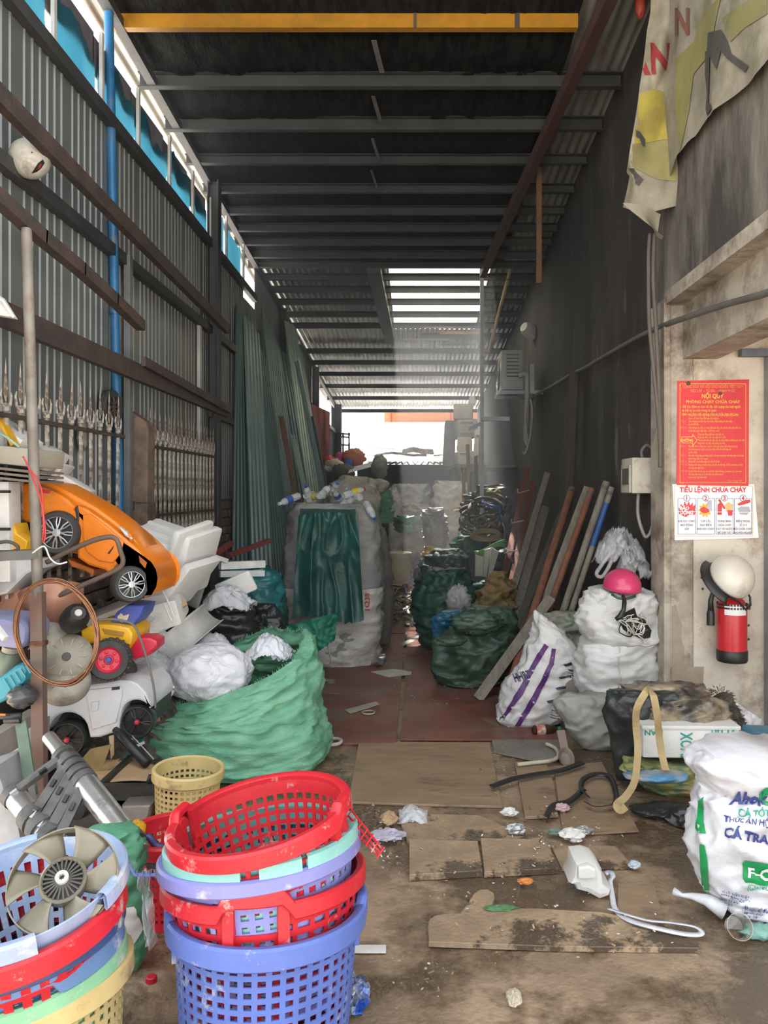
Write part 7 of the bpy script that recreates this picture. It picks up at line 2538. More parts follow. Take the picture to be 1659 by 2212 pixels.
# ---- telescopic aluminium ladder, folded, leaning right
t = T('telescopic_ladder', 'silver telescopic ladder with black clamps lying over the heap', 'ladder', W(290, 1850, 2.55))
def seg_tube(pts, rs, nm, m_):
    mb = MB()
    mb.tube(pts, rs, 18)
    mb.build(nm, m_, t, smooth='auto')
A0, A1 = W(105, 1592, 2.80), W(302, 1842, 2.42)
B0, B1 = W(28, 1716, 2.66), W(170, 1880, 2.42)
for (P, Q, tag_) in ((A0, A1, 'a'), (B0, B1, 'b')):
    L_ = lambda k: P.lerp(Q, k)
    if tag_ == 'a':
        cuts = [(0, 0.13, 0.024), (0.12, 0.24, 0.027), (0.23, 0.4, 0.031), (0.40, 0.72, 0.04), (0.71, 0.9, 0.0395), (0.93, 1.0, 0.03)]
        cl = [(0.17, 0.20), (0.235, 0.27), (0.29, 0.33), (0.345, 0.385), (0.40, 0.44), (0.90, 0.945)]
    else:
        cuts = [(0, 0.05, 0.028), (0.05, 0.3, 0.038), (0.3, 1.0, 0.04)]
        cl = [(-0.02, 0.06), (0.28, 0.38), (0.42, 0.50), (0.55, 0.63)]
    for a, b, r_ in cuts:
        seg_tube([L_(a), L_(b)], r_, 'tube', m_alu)
    for a, b in cl:
        seg_tube([L_(a), L_(b)], 0.036 + 0.008 * max(0, min(1, a * 3)) + (0.006 if tag_ == 'b' else 0), 'clamp_ring', m_gunk)
for i, (ka, kb) in enumerate(((0.185, -0.01), (0.255, 0.34), (0.32, 0.46), (0.385, 0.58), (0.45, 0.70))):
    mb = MB()
    P, Q = A0.lerp(A1, ka), B0.lerp(B1, kb)
    mb.bar(P + V((0, -0.035, 0)), Q + V((0, -0.035, 0)), 0.032, 0.018, up=(0.3, -0.2, 1))
    rg = mb.build('rung', m_gunk, t)
    for k in (0.2, 0.75):
        mb = MB()
        c = (P + V((0, -0.052, 0))).lerp(Q + V((0, -0.052, 0)), k)
        mb.bar(c, c + (Q - P).normalized() * 0.025, 0.012, 0.014, up=(0.3, -0.2, 1))
        mb.build('lock_button', m_black if k < 0.5 else m_silver, rg)
# green flat strap, grey box and dark things left of ladder
t = T('green_strap', 'dull green flat bar leaning under the hacksaw', 'flat bar', W(60, 1780, 2.9))
mb = MB()
mb.bar(W(45, 1560, 2.98), W(70, 1720, 2.85), 0.045, 0.008, up=(0, -1, 0))
mb.build('bar', m_sgreen, t)
t = T('hacksaw', 'black handled tool with orange tip at the left edge', 'tool', W(20, 1545, 2.98))
mb = MB()
mb.tube([W(-20, 1546, 2.96), W(20, 1548, 2.96), W(45, 1545, 2.96), W(44, 1556, 2.96), W(10, 1556, 2.96)], 0.012, 8)
mb.build('grip', m_black, t, smooth=True)
mb = MB()
mb.tube([W(-20, 1543, 2.94), W(12, 1544, 2.94)], 0.004, 6)
mb.build('orange_tip', mat('orange_tip', (0.7, 0.2, 0.03)), t)
fb('grey_carton', 'pale grey carton at the left edge under the ladder', W(10, 1705, 2.9), (0.12, 0.2, 0.22), (0, DG(-18), 0), mat('grey_card', (0.34, 0.34, 0.34), rough=0.7), cat='carton')
fb('grey_carton', 'lower pale carton at the left edge behind the slotted basket', W(25, 1760, 2.75), (0.12, 0.15, 0.16), (0, DG(-10), 0), mat('pale_card', (0.5, 0.5, 0.5), rough=0.7), cat='carton')
# dark core of the heap so nothing hovers
mb = MB()
def core(u, v):
    x = XL + 0.1 + u * 0.62
    y = 3.9 + v * 1.7
    z = (0.95 - 0.55 * u) * (1 - 0.25 * v) * min(1, 6 * u + 0.6) + 0.10 * fbm(V((x * 4, y * 4, 1))) + 0.05 * ridge(V((x * 8, y * 8, 3)))
    if u > 0.93 or v > 0.95 or v < 0.04:
        z = 0
    return V((x, y, max(0, z - (0.12 if v < 0.2 else 0))))
mb.grid(core, 30, 40)
hc_ = mb.build('scrap_heap', mat('dark_scrap', (0.10, 0.085, 0.07), (0.03, 0.028, 0.026), rough=0.8, scale=14, amt=0.9, bump=0.5), smooth=False)
hc_['kind'] = 'stuff'
hc_['label'] = 'dark mixed scrap filling the heap below the toys'
hc_['category'] = 'scrap'
mb = MB()
mats_ = [m_white, m_black, m_pole3, m_cardb, m_toyw, m_coppan, m_teal, m_rust]
for k in range(420):
    x, y = R.uniform(XL + 0.15, -1.25), R.uniform(3.6, 5.4)
    u = (x - XL - 0.1) / 0.62
    z = (0.95 - 0.55 * u) * (1 - 0.25 * max(0, (y - 3.9)) / 1.7) * R.uniform(0.5, 1.0)
    mb.cur = R.choice([0, 1, 1, 2, 2, 3, 4, 5, 7, 6])
    mb.obox((x, y, z), (R.uniform(0.03, 0.13), R.uniform(0.01, 0.04), R.uniform(0.004, 0.02)), (R.uniform(-1, 1), R.uniform(-1, 1), R.uniform(0, 3)))
sc_ = mb.build('scrap_bits', mats_)
sc_['kind'] = 'stuff'
sc_['label'] = 'small mixed scrap bits stuck between the heaped toys and foam'
sc_['category'] = 'scrap'
# green sack behind the left stack
t, b_ = sack('green_woven_sack', 'green woven sack with loose mouth behind the left basket stack', 'sack', 2.42, [(1785, 215, 255), (1800, 170, 285), (1850, 180, 305), (1950, 215, 318), (2060, 240, 318), (2140, 250, 300)], m_gsack2, seed=80, wr=0.02, fq=6, ratio=0.7)
print_poly(t, 'paper_tag', m_white, [(272, 1960), (290, 1958), (308, 2005), (288, 2042), (268, 2020)], [b_], 0.006, cell=8)
t = T('clear_film_strip', 'strip of clear film hanging beside the green sack', 'plastic film', W(320, 2000, 2.3))
def cfs(u, v):
    p = W(296 + 26 * u + 12 * v, 1885 + 160 * v, 2.3)
    p.y += 0.03 * ridge(V((u * 2, v * 3, 3)))
    return p
MB().grid(cfs, 8, 20).build('film', m_clearm, t, smooth=True)
# ================================================================== middle and far end of the passage
m_bale = mat('pale_bale_film', (0.55, 0.55, 0.53), (0.42, 0.42, 0.41), rough=0.5, scale=5, amt=0.7, bump=0.35, bscale=14)
m_beigebag = mat('beige_bulk_bag', (0.42, 0.39, 0.31), (0.32, 0.295, 0.235), rough=0.6, scale=4, amt=0.7, bump=0.35, bscale=14)
m_cream = mat('yellowed_cream_plastic', (0.52, 0.47, 0.35), (0.44, 0.39, 0.29), rough=0.45, scale=5, dirt=(0.3, 0.25, 0.17), dscale=4, damt=0.25)
m_grn = mat('mint_green_bag', (0.12, 0.28, 0.17), (0.085, 0.2, 0.125), rough=0.45, scale=6, bump=0.35, bscale=18)
# shed across the far end with a rusty corrugated roof
t = T('back_shed', 'low dark shed with corrugated roof across the far end', 'shed', (0.6, 15.5, 0))
mb = MB()
mb.box((-1.3, 16.8, 0), (1.5, 16.9, 2.05))
mb.build('back_wall', m_darksteel, t)
mb = wave_sheet(-0.95, 1.2, 14.6, 16.9, lambda y: 2.02 + 0.10 * (y - 14.6) / 2.3, 0.12, 0.03)
mb.build('roof_sheet', m_farsheet, t, smooth=True)
mb = MB()
mb.bar((-0.95, 14.6, 1.97), (1.2, 14.6, 1.97), 0.04, 0.05)
mb.build('fascia', m_darksteel, t)
for x in (-0.9, 0.98):
    mb = MB()
    mb.box((x - 0.03, 14.6, 0), (x + 0.03, 14.66, 2.0))
    mb.build('post', m_darksteel if x < 0 else m_frame, t)
# crumpled sheet metal lying on the shed roof
for i, (x0, x1, y0, y1, zb_, sl, m_, lb) in enumerate(((-0.85, 0.2, 14.9, 16.0, 2.16, 0.10, mat('bleached_sheet', (0.62, 0.66, 0.68), rough=0.5), 'curled pale sheet metal at left on the shed roof'), (-0.3, 0.35, 15.4, 16.4, 2.22, 0.16, mat('ribbed_grey', (0.5, 0.56, 0.53), rough=0.5), 'bent ribbed grey-green sheet in the middle of the shed roof'), (0.35, 1.05, 15.0, 16.3, 2.17, 0.08, mat('rusty_sheet', (0.55, 0.4, 0.27), (0.6, 0.58, 0.55), rough=0.6, scale=3), 'rust-streaked sheet at right on the shed roof'))):
    t = T('bent_sheet', lb, 'metal sheet', ((x0 + x1) / 2, (y0 + y1) / 2, zb_))
    def bs(u, v):
        x, y = x0 + (x1 - x0) * u, y0 + (y1 - y0) * v
        return V((x, y, zb_ + sl * v + 0.09 * math.sin(u * 3.1) * (0.4 + 0.6 * noise.noise(V((u * 2, i, 0)))) + 0.003 * math.sin(u * 40)))
    MB().grid(bs, 60, 8).build('sheet', m_, t, smooth=True)
# yard clutter: pale tarpaulin sheets seen bright beyond the shed
t = T('yard_tarp', 'pale tarp spread over clutter in the bright yard', 'tarp', (0, 19.5, 0))
def ytarp(u, v):
    return V((-2.2 + 4.4 * u, 19 + 4 * v, 2.6 + 0.5 * v + 0.25 * fbm(V((u * 4, v * 3, 0)))))
MB().grid(ytarp, 30, 12).build('cloth', mat('pale_tarp', (0.75, 0.77, 0.78), rough=0.6), t, smooth=True)
mb = MB()
for x in (-2.1, 2.1):
    for y in (19.1, 22.9):
        mb.box((x - 0.05, y, 0), (x + 0.05, y + 0.1, 2.7))
mb.build('pole', m_darksteel, t)
t = T('wire_cage', 'dark wire trolley cage near the far left column', 'cage', W(740, 1000, 13.5))
for x in (727, 741, 754):
    for Y0 in (13.4, 13.8):
        mb = MB()
        mb.tube([W(x, 935, Y0), W(x, 1040, Y0)], 0.015, 6)
        mb.build('upright', m_darksteel, t)
for y in (936, 943, 960, 984):
    mb = MB()
    mb.tube([W(726, y, 13.4), W(755, y + 2, 13.4), W(755, y + 2, 13.8)], 0.013, 6)
    mb.build('crossbar', m_darksteel, t)

# white bales inside
sack('white_bale', 'upper white film bale lying at the far end', 'bale', 12.6, [(1046, 852, 922), (1056, 846, 926), (1075, 846, 926), (1088, 852, 924)], m_bale, seed=90, wr=0.03, fq=2.6, zs=1.2, zb=None, ratio=0.6, ex=3.5, lump=0.03)
bt3, bb3 = sack('white_bale', 'lower white bale with faint red and blue print', 'bale', 12.3, [(1088, 866, 926), (1098, 862, 930), (1120, 862, 930), (1195, 866, 928)], m_wsack2, seed=91, wr=0.025, fq=2.6, zb=None, ratio=0.6, ex=3.5, lump=0.03)
print_poly(bt3, 'red_print', LABS[3], [(868, 1093), (882, 1092), (882, 1097), (868, 1098)], [bb3], 0.01)
print_poly(bt3, 'blue_print', LABS[0], [(910, 1106), (918, 1106), (918, 1116), (910, 1116)], [bb3], 0.01)
sack('white_bale', 'tall pale sack standing left of the far bales', 'bale', 11.8, [(1052, 846, 856), (1075, 842, 864), (1105, 840, 868), (1200, 842, 866)], m_bale, seed=92, wr=0.025, fq=3, zb=None, ratio=0.6)
sack('wrapped_bundle', 'big carton wrapped in pale printed film, right of the bales', 'bundle', 11.3, [(1040, 945, 1000), (1052, 938, 1010), (1080, 935, 1010), (1110, 934, 1008), (1150, 940, 1005)], mat('wrapped_carton', (0.46, 0.42, 0.36), (0.38, 0.33, 0.26), rough=0.4, scale=3, bump=0.3, dirt=(0.55, 0.53, 0.5), damt=0.4), seed=93, wr=0.03, fq=3, zb=0.35, ratio=0.7, ex=3.4)
# beige bulk bag and bags behind the tall sack
sack('beige_bulk_bag', 'beige bulk bag behind the bottles on the tall sack', 'sack', 8.3, [(1030, 735, 785), (1045, 718, 802), (1070, 706, 812), (1110, 700, 816), (1200, 700, 820), (1350, 705, 815)], m_beigebag, seed=94, wr=0.035, fq=3, zs=1.2, ratio=0.8, lump=0.05)
sack('mint_bag', 'pale green bag hanging beside the beige bulk bag', 'bag', 8.9, [(1040, 808, 826), (1055, 802, 836), (1080, 805, 842), (1110, 808, 846), (1130, 812, 842)], m_grn, seed=95, wr=0.04, fq=5, ratio=0.6, zb=None)
sack('pale_bag', 'cream bag knotted above the pale green bag', 'bag', 8.8, [(1035, 806, 820), (1045, 800, 834), (1062, 803, 832)], m_beigebag, seed=96, wr=0.03, fq=5, ratio=0.6, zb=None)
sack('mint_bag', 'mint green bag lying in the rubble at the back', 'bag', 10.8, [(1115, 865, 885), (1122, 858, 893), (1135, 858, 893), (1150, 862, 890)], m_grn, seed=97, wr=0.05, fq=6, ratio=0.8, zb=None)
sack('grey_film_bag', 'grey film bag slumped before the wrapped bundle', 'bag', 10.4, [(1098, 925, 950), (1110, 918, 958), (1130, 918, 962), (1190, 925, 965)], mat('grey_film_bag', (0.4, 0.41, 0.4), (0.3, 0.31, 0.31), rough=0.35, scale=6, bump=0.4), seed=98, wr=0.04, fq=5, ratio=0.7, zb=None)
sack('yellow_bag', 'bright yellow bag lying in the passage rubble', 'bag', 9.6, [(1180, 920, 932), (1190, 917, 948), (1202, 916, 955), (1216, 922, 950)], mat('bright_yellow_bag', (0.5, 0.3, 0.03), (0.42, 0.25, 0.03), rough=0.45, scale=6, bump=0.3), seed=99, wr=0.04, fq=6, ratio=0.6, zb=None)
sack('striped_bundle', 'grey striped bundle beside the tall sack', 'bundle', 7.5, [(1140, 818, 832), (1170, 818, 838), (1230, 820, 845), (1290, 820, 848), (1385, 820, 840)], mat('grey_striped_bundle', (0.16, 0.15, 0.13), (0.1, 0.095, 0.085), rough=0.7, scale=6, stretch=(6, 6, 1)), seed=100, wr=0.03, fq=5, ratio=0.7)
# cream jug with wheel
t = T('wheeled_jug', 'cream plastic bin with black wheel in the passage', 'bin', W(862, 1258, 9.1))
M_ = Matrix.Translation(W(862, 1260, 9.1))
mb = MB()
mb.lathe([(0, 0), (0.10, 0), (0.12, 0.03), (0.145, 0.30), (0.15, 0.36), (0.14, 0.37), (0.12, 0.34)], 24, M_)
mb.build('bin', m_cream, t, smooth='auto')
wheel(t, W(904, 1240, 9.0), 0.10, 0.06, m_tire, m_black, (1, -0.4, 0), rim=0.5, name='wheel')
# rubble
mb = MB()
def rub(u, v):
    x = -0.75 + 2.1 * u
    y = 8.4 + 5.6 * v
    c = abs(u - 0.38)
    z = max(0.0, 0.02 + 0.62 * max(0, v - 0.22) * (0.6 + 1.1 * c)) + 0.10 * abs(fbm(V((x * 3, y * 3, 2)))) + 0.05 * ridge(V((x * 7, y * 7, 1)))
    if v < 0.02:
        z = 0
    return V((x, y, max(0, z)))
mb.grid(rub, 40, 70)
rb = mb.build('rubble_heap', mat('brown_rubble', (0.24, 0.18, 0.12), (0.09, 0.07, 0.05), rough=0.9, scale=12, amt=0.9, bump=0.5))
props(rb, 'brown mixed rubble covering the passage floor at the back', 'rubble', kind='stuff')
mats_ = [m_cardb, m_white, m_cream, m_black, m_pole3, m_post, LABS[0], m_teal, m_toyr, m_alu, m_pole2]
mb = MB()
for k in range(1500):
    u, v = R.random(), R.random() ** 0.8
    p = rub(u, v)
    mb.cur = R.choice([0, 0, 1, 2, 2, 3, 4, 5, 5, 10, 10, 9, 6, 7, 8])
    L_ = R.uniform(0.03, 0.2) if R.random() < 0.8 else R.uniform(0.2, 0.5)
    mb.obox(p + V((0, 0, 0.025)), (L_, R.uniform(0.012, 0.06), R.uniform(0.005, 0.03)), (R.uniform(-0.5, 0.5), R.uniform(-0.5, 0.5), R.uniform(0, 3.14)))
for k in range(160):
    p = rub(R.random(), R.random())
    mb.cur = R.choice([3, 4, 5, 0, 9])
    a0 = R.uniform(0, 6)
    r_ = R.uniform(0.06, 0.18)
    mb.tube([p + V((r_ * math.cos(a0 + j * 0.4), r_ * math.sin(a0 + j * 0.4), 0.05 + 0.05 * math.sin(j))) for j in range(8)], 0.006, 5)
rb2 = mb.build('rubble_bits', mats_)
props(rb2, 'broken bits of wood, plastic and wire strewn over the rubble', 'rubble', kind='stuff')

# left back: heap behind the leaning sheets with sheet metal and frames
t = T('ribbed_sheet', 'grey ribbed roofing offcut on the scrap behind beige bag', 'metal sheet', W(790, 1020, 9.9))
mb = MB()
A, B, C = W(752, 1022, 9.6), W(828, 1002, 10.2), W(760, 1012, 10.3)
mb.grid(lambda u, v: A + (B - A) * u + (C - A) * v + V((0, 0, 0.02 if (v * 6) % 1 > 0.5 else 0)), 6, 36)
mb.build('sheet', m_farsheet, t)
for i, (x, y, Y0, m_, sx_, lb) in enumerate(((712, 1000, 10.4, m_toyr, (0.1, 0.08, 0.08), 'red plastic lump'), (733, 988, 10.6, mat('magenta_plastic', (0.6, 0.05, 0.25)), (0.05, 0.05, 0.07), 'magenta plastic piece'), (765, 990, 10.6, mat('orange_box', (0.55, 0.2, 0.12)), (0.14, 0.1, 0.12), 'orange crate piece'), (752, 1000, 10.5, LABS[0], (0.06, 0.05, 0.05), 'blue plastic piece'), (722, 1010, 10.2, m_cream, (0.12, 0.08, 0.1), 'cream bag end'), (820, 1010, 10.0, m_gysack, (0.1, 0.1, 0.14), 'grey film bag on sheet metal'), (700, 1030, 9.9, m_black, (0.12, 0.1, 0.12), 'black scrap lump'), (742, 1020, 10.0, m_pole3, (0.14, 0.1, 0.1), 'dark machine part'))):
    mb = MB()
    crumple(mb, W(x, y, Y0), sx_, 0.3, 4, seed=110 + i, nu=20, nv=14)
    tag1(mb.build('scrap_piece', m_, smooth=True), lb + ' on the scrap behind the leaning sheets', 'scrap')
mb = MB()
def lh(u, v):
    x = XL + 0.1 + 1.0 * u
    y = 8.9 + 4.5 * v
    return V((x, y, max(0, (1.55 * (1 - u ** 3)) * (0.9 + 0.2 * v) + 0.15 * fbm(V((x * 3, y * 3, 5))) + 0.06 * ridge(V((x * 8, y * 8, 2))))) if 0.02 < v else V((x, y, 0)))
mb.grid(lh, 24, 50)
h2 = mb.build('scrap_heap', mat('grey_brown_scrap', (0.16, 0.14, 0.115), (0.05, 0.047, 0.043), rough=0.8, scale=10, amt=0.9, bump=0.5))
props(h2, 'tall dark scrap heap along the left wall behind the leaning sheets', 'scrap', kind='stuff')
mb = MB()
for k in range(500):
    p = lh(R.random(), R.uniform(0.05, 0.9))
    mb.cur = R.choice([1, 2, 3, 4, 9, 9, 10, 0, 6, 8])
    mb.obox(p + V((0, 0, 0.03)), (R.uniform(0.04, 0.25), R.uniform(0.015, 0.07), R.uniform(0.006, 0.05)), (R.uniform(-0.9, 0.9), R.uniform(-0.9, 0.9), R.uniform(0, 3.14)))
h3 = mb.build('scrap_bits', mats_)
props(h3, 'loose scrap bits on the heap behind the leaning sheets', 'scrap', kind='stuff')

# ------------------------------------------------------------------ right back: stacked casings, air conditioner, pole, cables
CG = 'cream appliance casings stacked by the right wall'
def casebox(label, x0, y0, x1, y1, Y, d, m_=m_cream, slots=0):
    a, b = W(x0, y0, Y), W(x1, y1, Y)
    t = T('appliance_casing', label, 'casing', ((a.x + b.x) / 2, Y + d / 2, b.z), group=CG)
    mb = MB()
    mb.obox(((a.x + b.x) / 2, Y + d / 2, (a.z + b.z) / 2), (b.x - a.x, d, a.z - b.z), (0, R.uniform(-0.06, 0.06), R.uniform(-0.1, 0.1)), 0.025)
    mb.build('shell', m_, t, smooth='auto')
    for k in range(slots):
        mb = MB()
        z = a.z - (a.z - b.z) * (0.2 + 0.6 * k / max(slots - 1, 1))
        mb.obox(((a.x + b.x) / 2, Y - 0.005, z), ((b.x - a.x) * 0.6, 0.02, (a.z - b.z) * 0.08))
        mb.build('slot', m_pole3, t)
    return t
casebox('beige carton on top of the casing stack', 982, 872, 1024, 905, 12.0, 0.5, mat('pale_carton', (0.5, 0.46, 0.4), rough=0.6))
casebox('narrow white meter casing highest in the casing stack', 1014, 855, 1026, 873, 12.1, 0.15, m_white)
casebox('grey appliance casing below the beige carton', 985, 905, 1030, 945, 12.0, 0.5, mat('grey_casing', (0.4, 0.39, 0.36), rough=0.5), 2)
casebox('cream fridge liner in the casing stack', 990, 944, 1022, 975, 11.95, 0.5, m_cream)
casebox('tall cream liner with two windows beside the pole', 1025, 928, 1040, 1001, 11.5, 0.25, m_cream, 2)
casebox('lowest cream stepped liner in the casing stack', 986, 974, 1022, 1005, 11.9, 0.5, m_cream, 1)
casebox('shade-toned grey casing at street side of the bright yard', 960, 908, 984, 1008, 12.6, 0.5, mat('shaded_casing', (0.24, 0.25, 0.25), rough=0.6), 0)  # casing grey darkened, so its shade sits in the colour
# shelf carrying them
t = T('wall_shelf', 'dark steel shelf carrying the cream casings on right wall', 'shelf', (1.1, 12.2, 1.9))
mb = MB()
a = W(985, 1002, 11.4)
mb.box((0.55, 11.2, a.z - 0.06), (XR, 13.8, a.z - 0.01))
mb.build('deck', m_darksteel, t)
for y in (11.3, 13.6):
    mb = MB()
    mb.box((0.6, y, 0), (0.65, y + 0.05, a.z - 0.06))
    mb.build('leg', m_darksteel, t)
# pole near the middle of the passage
t = T('white_pole', 'pale square steel pole rising to the roof opening', 'post', (0.77, 9.15, 0))
mb = MB()
mb.box((0.755, 9.13, 0), (0.80, 9.175, RF(9.15) - 0.05))
mb.build('shaft', mat('pale_green_grey_paint', (0.42, 0.44, 0.42), rough=0.5), t)
mb = MB()
p = W(1042, 905, 9.1)
mb.bar(V((0.77, 9.1, p.z)), V((1.1, 9.1, p.z)), 0.05, 0.05)
mb.bar(V((0.77, 9.1, p.z - 0.05)), V((0.62, 9.1, p.z - 0.12)), 0.04, 0.04)
mb.build('bracket', m_frame, t)
t = T('bamboo_pole', 'tan bamboo pole propped up to the roof beside the pale pole', 'pole', W(1060, 745, 10.2))
mb = MB()
A, B = W(1104, 575, 9.3), W(1056, 760, 10.2)
mb.tube([A, B], 0.022, 8)
mb.build('cane', mat('bamboo', (0.34, 0.24, 0.13), rough=0.6), t, smooth='auto')
mb = MB()
for k in range(1, 7):
    c = A.lerp(B, k / 7)
    mb.tube([c, c + (B - A).normalized() * 0.012], 0.026, 8)
mb.build('node', MATS['bamboo'], t)
# air conditioner outdoor unit on bracket
t = T('air_conditioner', 'grey outdoor air conditioner unit on a bracket, right wall', 'air conditioner', W(1110, 850, 9.0))
a, b = W(1083, 756, 9.0), W(1130, 842, 9.0)
mb = MB()
mb.obox(((a.x + b.x) / 2, 9.3, (a.z + b.z) / 2), (b.x - a.x, 0.6, a.z - b.z), (0, 0, 0), 0.015)
mb.build('case', mat('grey_ac_case', (0.33, 0.33, 0.31), (0.26, 0.26, 0.245), rough=0.5, scale=5, dirt=(0.15, 0.14, 0.12), dscale=4, damt=0.3), t, smooth='auto')
for k in range(7):
    mb = MB()
    z = a.z - (a.z - b.z) * (0.12 + 0.09 * k)
    mb.bar((a.x + 0.06, 8.995, z), (b.x - 0.05, 8.995, z), 0.012, 0.012)
    mb.build('louvre', m_pole3, t)
mb = MB()
mb.lathe([(0.17, 0), (0.19, 0.012), (0.20, 0)], 28, Matrix.Translation((a.x - 0.004, 9.32, (a.z + b.z) / 2)) @ Matrix.Rotation(-math.pi / 2, 4, 'Y'))
for k in range(4):
    mb.tube([V((a.x - 0.008, 9.32 + r_ * math.cos(q_), (a.z + b.z) / 2 + r_ * math.sin(q_))) for r_ in [0.045 + 0.04 * k] for q_ in [j * math.pi / 12 for j in range(24)]], 0.003, 4, closed=True)
mb.build('fan_grille', m_pole3, t)
mb = MB()
mb.box((a.x - 0.02, 9.0, b.z - 0.05), (XR + 0.02, 9.05, b.z - 0.005))
mb.box((a.x - 0.02, 9.5, b.z - 0.05), (XR + 0.02, 9.55, b.z - 0.005))
mb.build('bracket', m_frame, t)
mb = MB()
mb.tube(smooth_rows([tuple(W(x, y, 8.95)) for x, y in ((1120, 812), (1135, 808), (1139, 820), (1138, 880), (1136, 940), (1140, 960))], 20), 0.03, 8)
mb.build('insulated_pipe', mat('grimy_white_pipe', (0.38, 0.37, 0.34), rough=0.7), t, smooth=True)
mb = MB()
mb.bar(W(1149, 786, 8.95), W(1149, 850, 8.95), 0.05, 0.02, up=(0, 1, 0))
mb.build('mount_rail', m_frame, t)
# hoses hanging below
for i, q in enumerate((((1140, 860), (1135, 900), (1138, 940), (1142, 955), (1147, 930), (1150, 890), (1146, 862)), ((1128, 976), (1134, 980), (1140, 965), (1143, 945)))):
    mb = MB()
    mb.tube(smooth_rows([tuple(W(x, y, 8.9)) for x, y in q], 24), 0.016, 7)
    tag1(mb.build('hose_loop', mat('pale_hose', (0.34, 0.33, 0.3), rough=0.6), smooth=True), ['long pale hose loop hanging below the air conditioner', 'short pale hose end under the hanging loop'][i], 'hose')
# round white lamp
t = T('flood_lamp', 'round white lamp shade on the right wall above air conditioner', 'lamp', W(1140, 713, 9.6))
M_ = Matrix.Translation(W(1142, 713, 9.6)) @ Euler((DG(70), 0, DG(-55))).to_matrix().to_4x4()
mb = MB()
mb.lathe([(0, 0.1), (0.06, 0.09), (0.085, 0.04), (0.09, -0.1), (0.085, -0.1), (0.08, 0.03), (0, 0.06)], 24, M_)
mb.build('shade', mat('dull_white_shade', (0.4, 0.4, 0.38), rough=0.5), t, smooth='auto')
mb = MB()
mb.bar(W(1142, 713, 9.6), V((XR + 0.02, 9.65, W(0, 713, 9.6).z)), 0.03, 0.03)
mb.build('arm', m_darksteel, t)

# cable tangle and dark bags at right back
sack('dark_bag_heap', 'dark grey bag heap topped by cables at right back', 'bag', 9.4, [(1050, 1030, 1070), (1065, 1012, 1086), (1090, 1008, 1092), (1130, 1005, 1095), (1200, 1000, 1098), (1320, 1000, 1095)], mat('charcoal_bag', (0.07, 0.075, 0.07), (0.045, 0.048, 0.046), rough=0.45, scale=5, bump=0.35), seed=120, wr=0.05, fq=3.5, ratio=0.6, lump=0.06)
t = T('cable_tangle', 'tangle of grey and brown hoses hanging over dark bags', 'cable tangle', W(1040, 1180, 8.6))
for k in range(16):
    mb = MB()
    cx, cy = 1040 + R.uniform(-18, 22), 1115 + R.uniform(-30, 30)
    rx, ry = R.uniform(16, 42), R.uniform(10, 34)
    a0, sp = R.uniform(0, 6), R.uniform(2.5, 5.5)
    pts = [W(cx + rx * math.cos(a0 + sp * j / 16), cy + ry * math.sin(a0 + sp * j / 16) + j * 0.8, 8.55 + 0.12 * math.sin(j + k)) for j in range(17)]
    mb.tube(pts, R.uniform(0.010, 0.02), 6)
    mb.build('hose', [m_cable, MATS['pale_grey_cable'], MATS['brown_cable'], m_pole2][k % 4], t, smooth=True)
mb = MB()
mb.tube(smooth_rows([tuple(W(x, y, 8.45)) for x, y in ((1040, 1085), (1060, 1092), (1078, 1098), (1080, 1125))], 12), 0.014, 6)
mb.build('blue_hose', mat('blue_hose', (0.03, 0.09, 0.3)), t, smooth=True)
t = T('coil_of_rope', 'brown rope coil on the round green bag', 'rope', W(1050, 1160, 8.4))
for k in range(7):
    mb = MB()
    mb.tube([W(1050 + (34 - 2 * k) * math.cos(j * 0.4 + k), 1158 + (11 - 0.6 * k) * math.sin(j * 0.4 + k) - 3 * (k % 3), 8.42) for j in range(15)], 0.010, 5)
    mb.build('turn', mat('brown_rope', (0.22, 0.18, 0.1), (0.15, 0.12, 0.07)), t, smooth=True)
t = T('green_strapping', 'bright green plastic strapping sticking out near the poles', 'strapping', W(1070, 1185, 7.9))
for k in range(6):
    mb = MB()
    mb.tube(smooth_rows([tuple(W(x, y, 7.9)) for x, y in ((1025 + 3 * k, 1196 + k), (1050, 1184 + 2 * k), (1075, 1170 + 2 * k), (1092, 1166 + 3 * k))], 10), 0.006, 5)
    mb.build('strap', mat('bright_green_strap', (0.12, 0.3, 0.09)), t, smooth=True)
FB = 'pale foam boards standing behind green sacks'
for i, (q, lb) in enumerate((([(1028, 1196), (1045, 1190), (1045, 1245), (1026, 1245)], 'leftmost pale foam board behind the green sacks'), ([(1046, 1188), (1060, 1184), (1052, 1248), (1044, 1246)], 'middle pale foam board behind the green sacks'), ([(1062, 1182), (1078, 1192), (1062, 1246), (1054, 1248)], 'rightmost pale foam board behind the green sacks'))):
    t = T('foam_board', lb, 'foam board', W(q[3][0], q[3][1], 7.8), group=FB)
    mb = MB()
    mb.prism(xz(q, 7.9 - 0.08 * i), 7.9 - 0.08 * i, 7.96 - 0.08 * i, 0.006)
    mb.build('board', mat('cream_foam', (0.42, 0.4, 0.33), rough=0.7, scale=5), t)
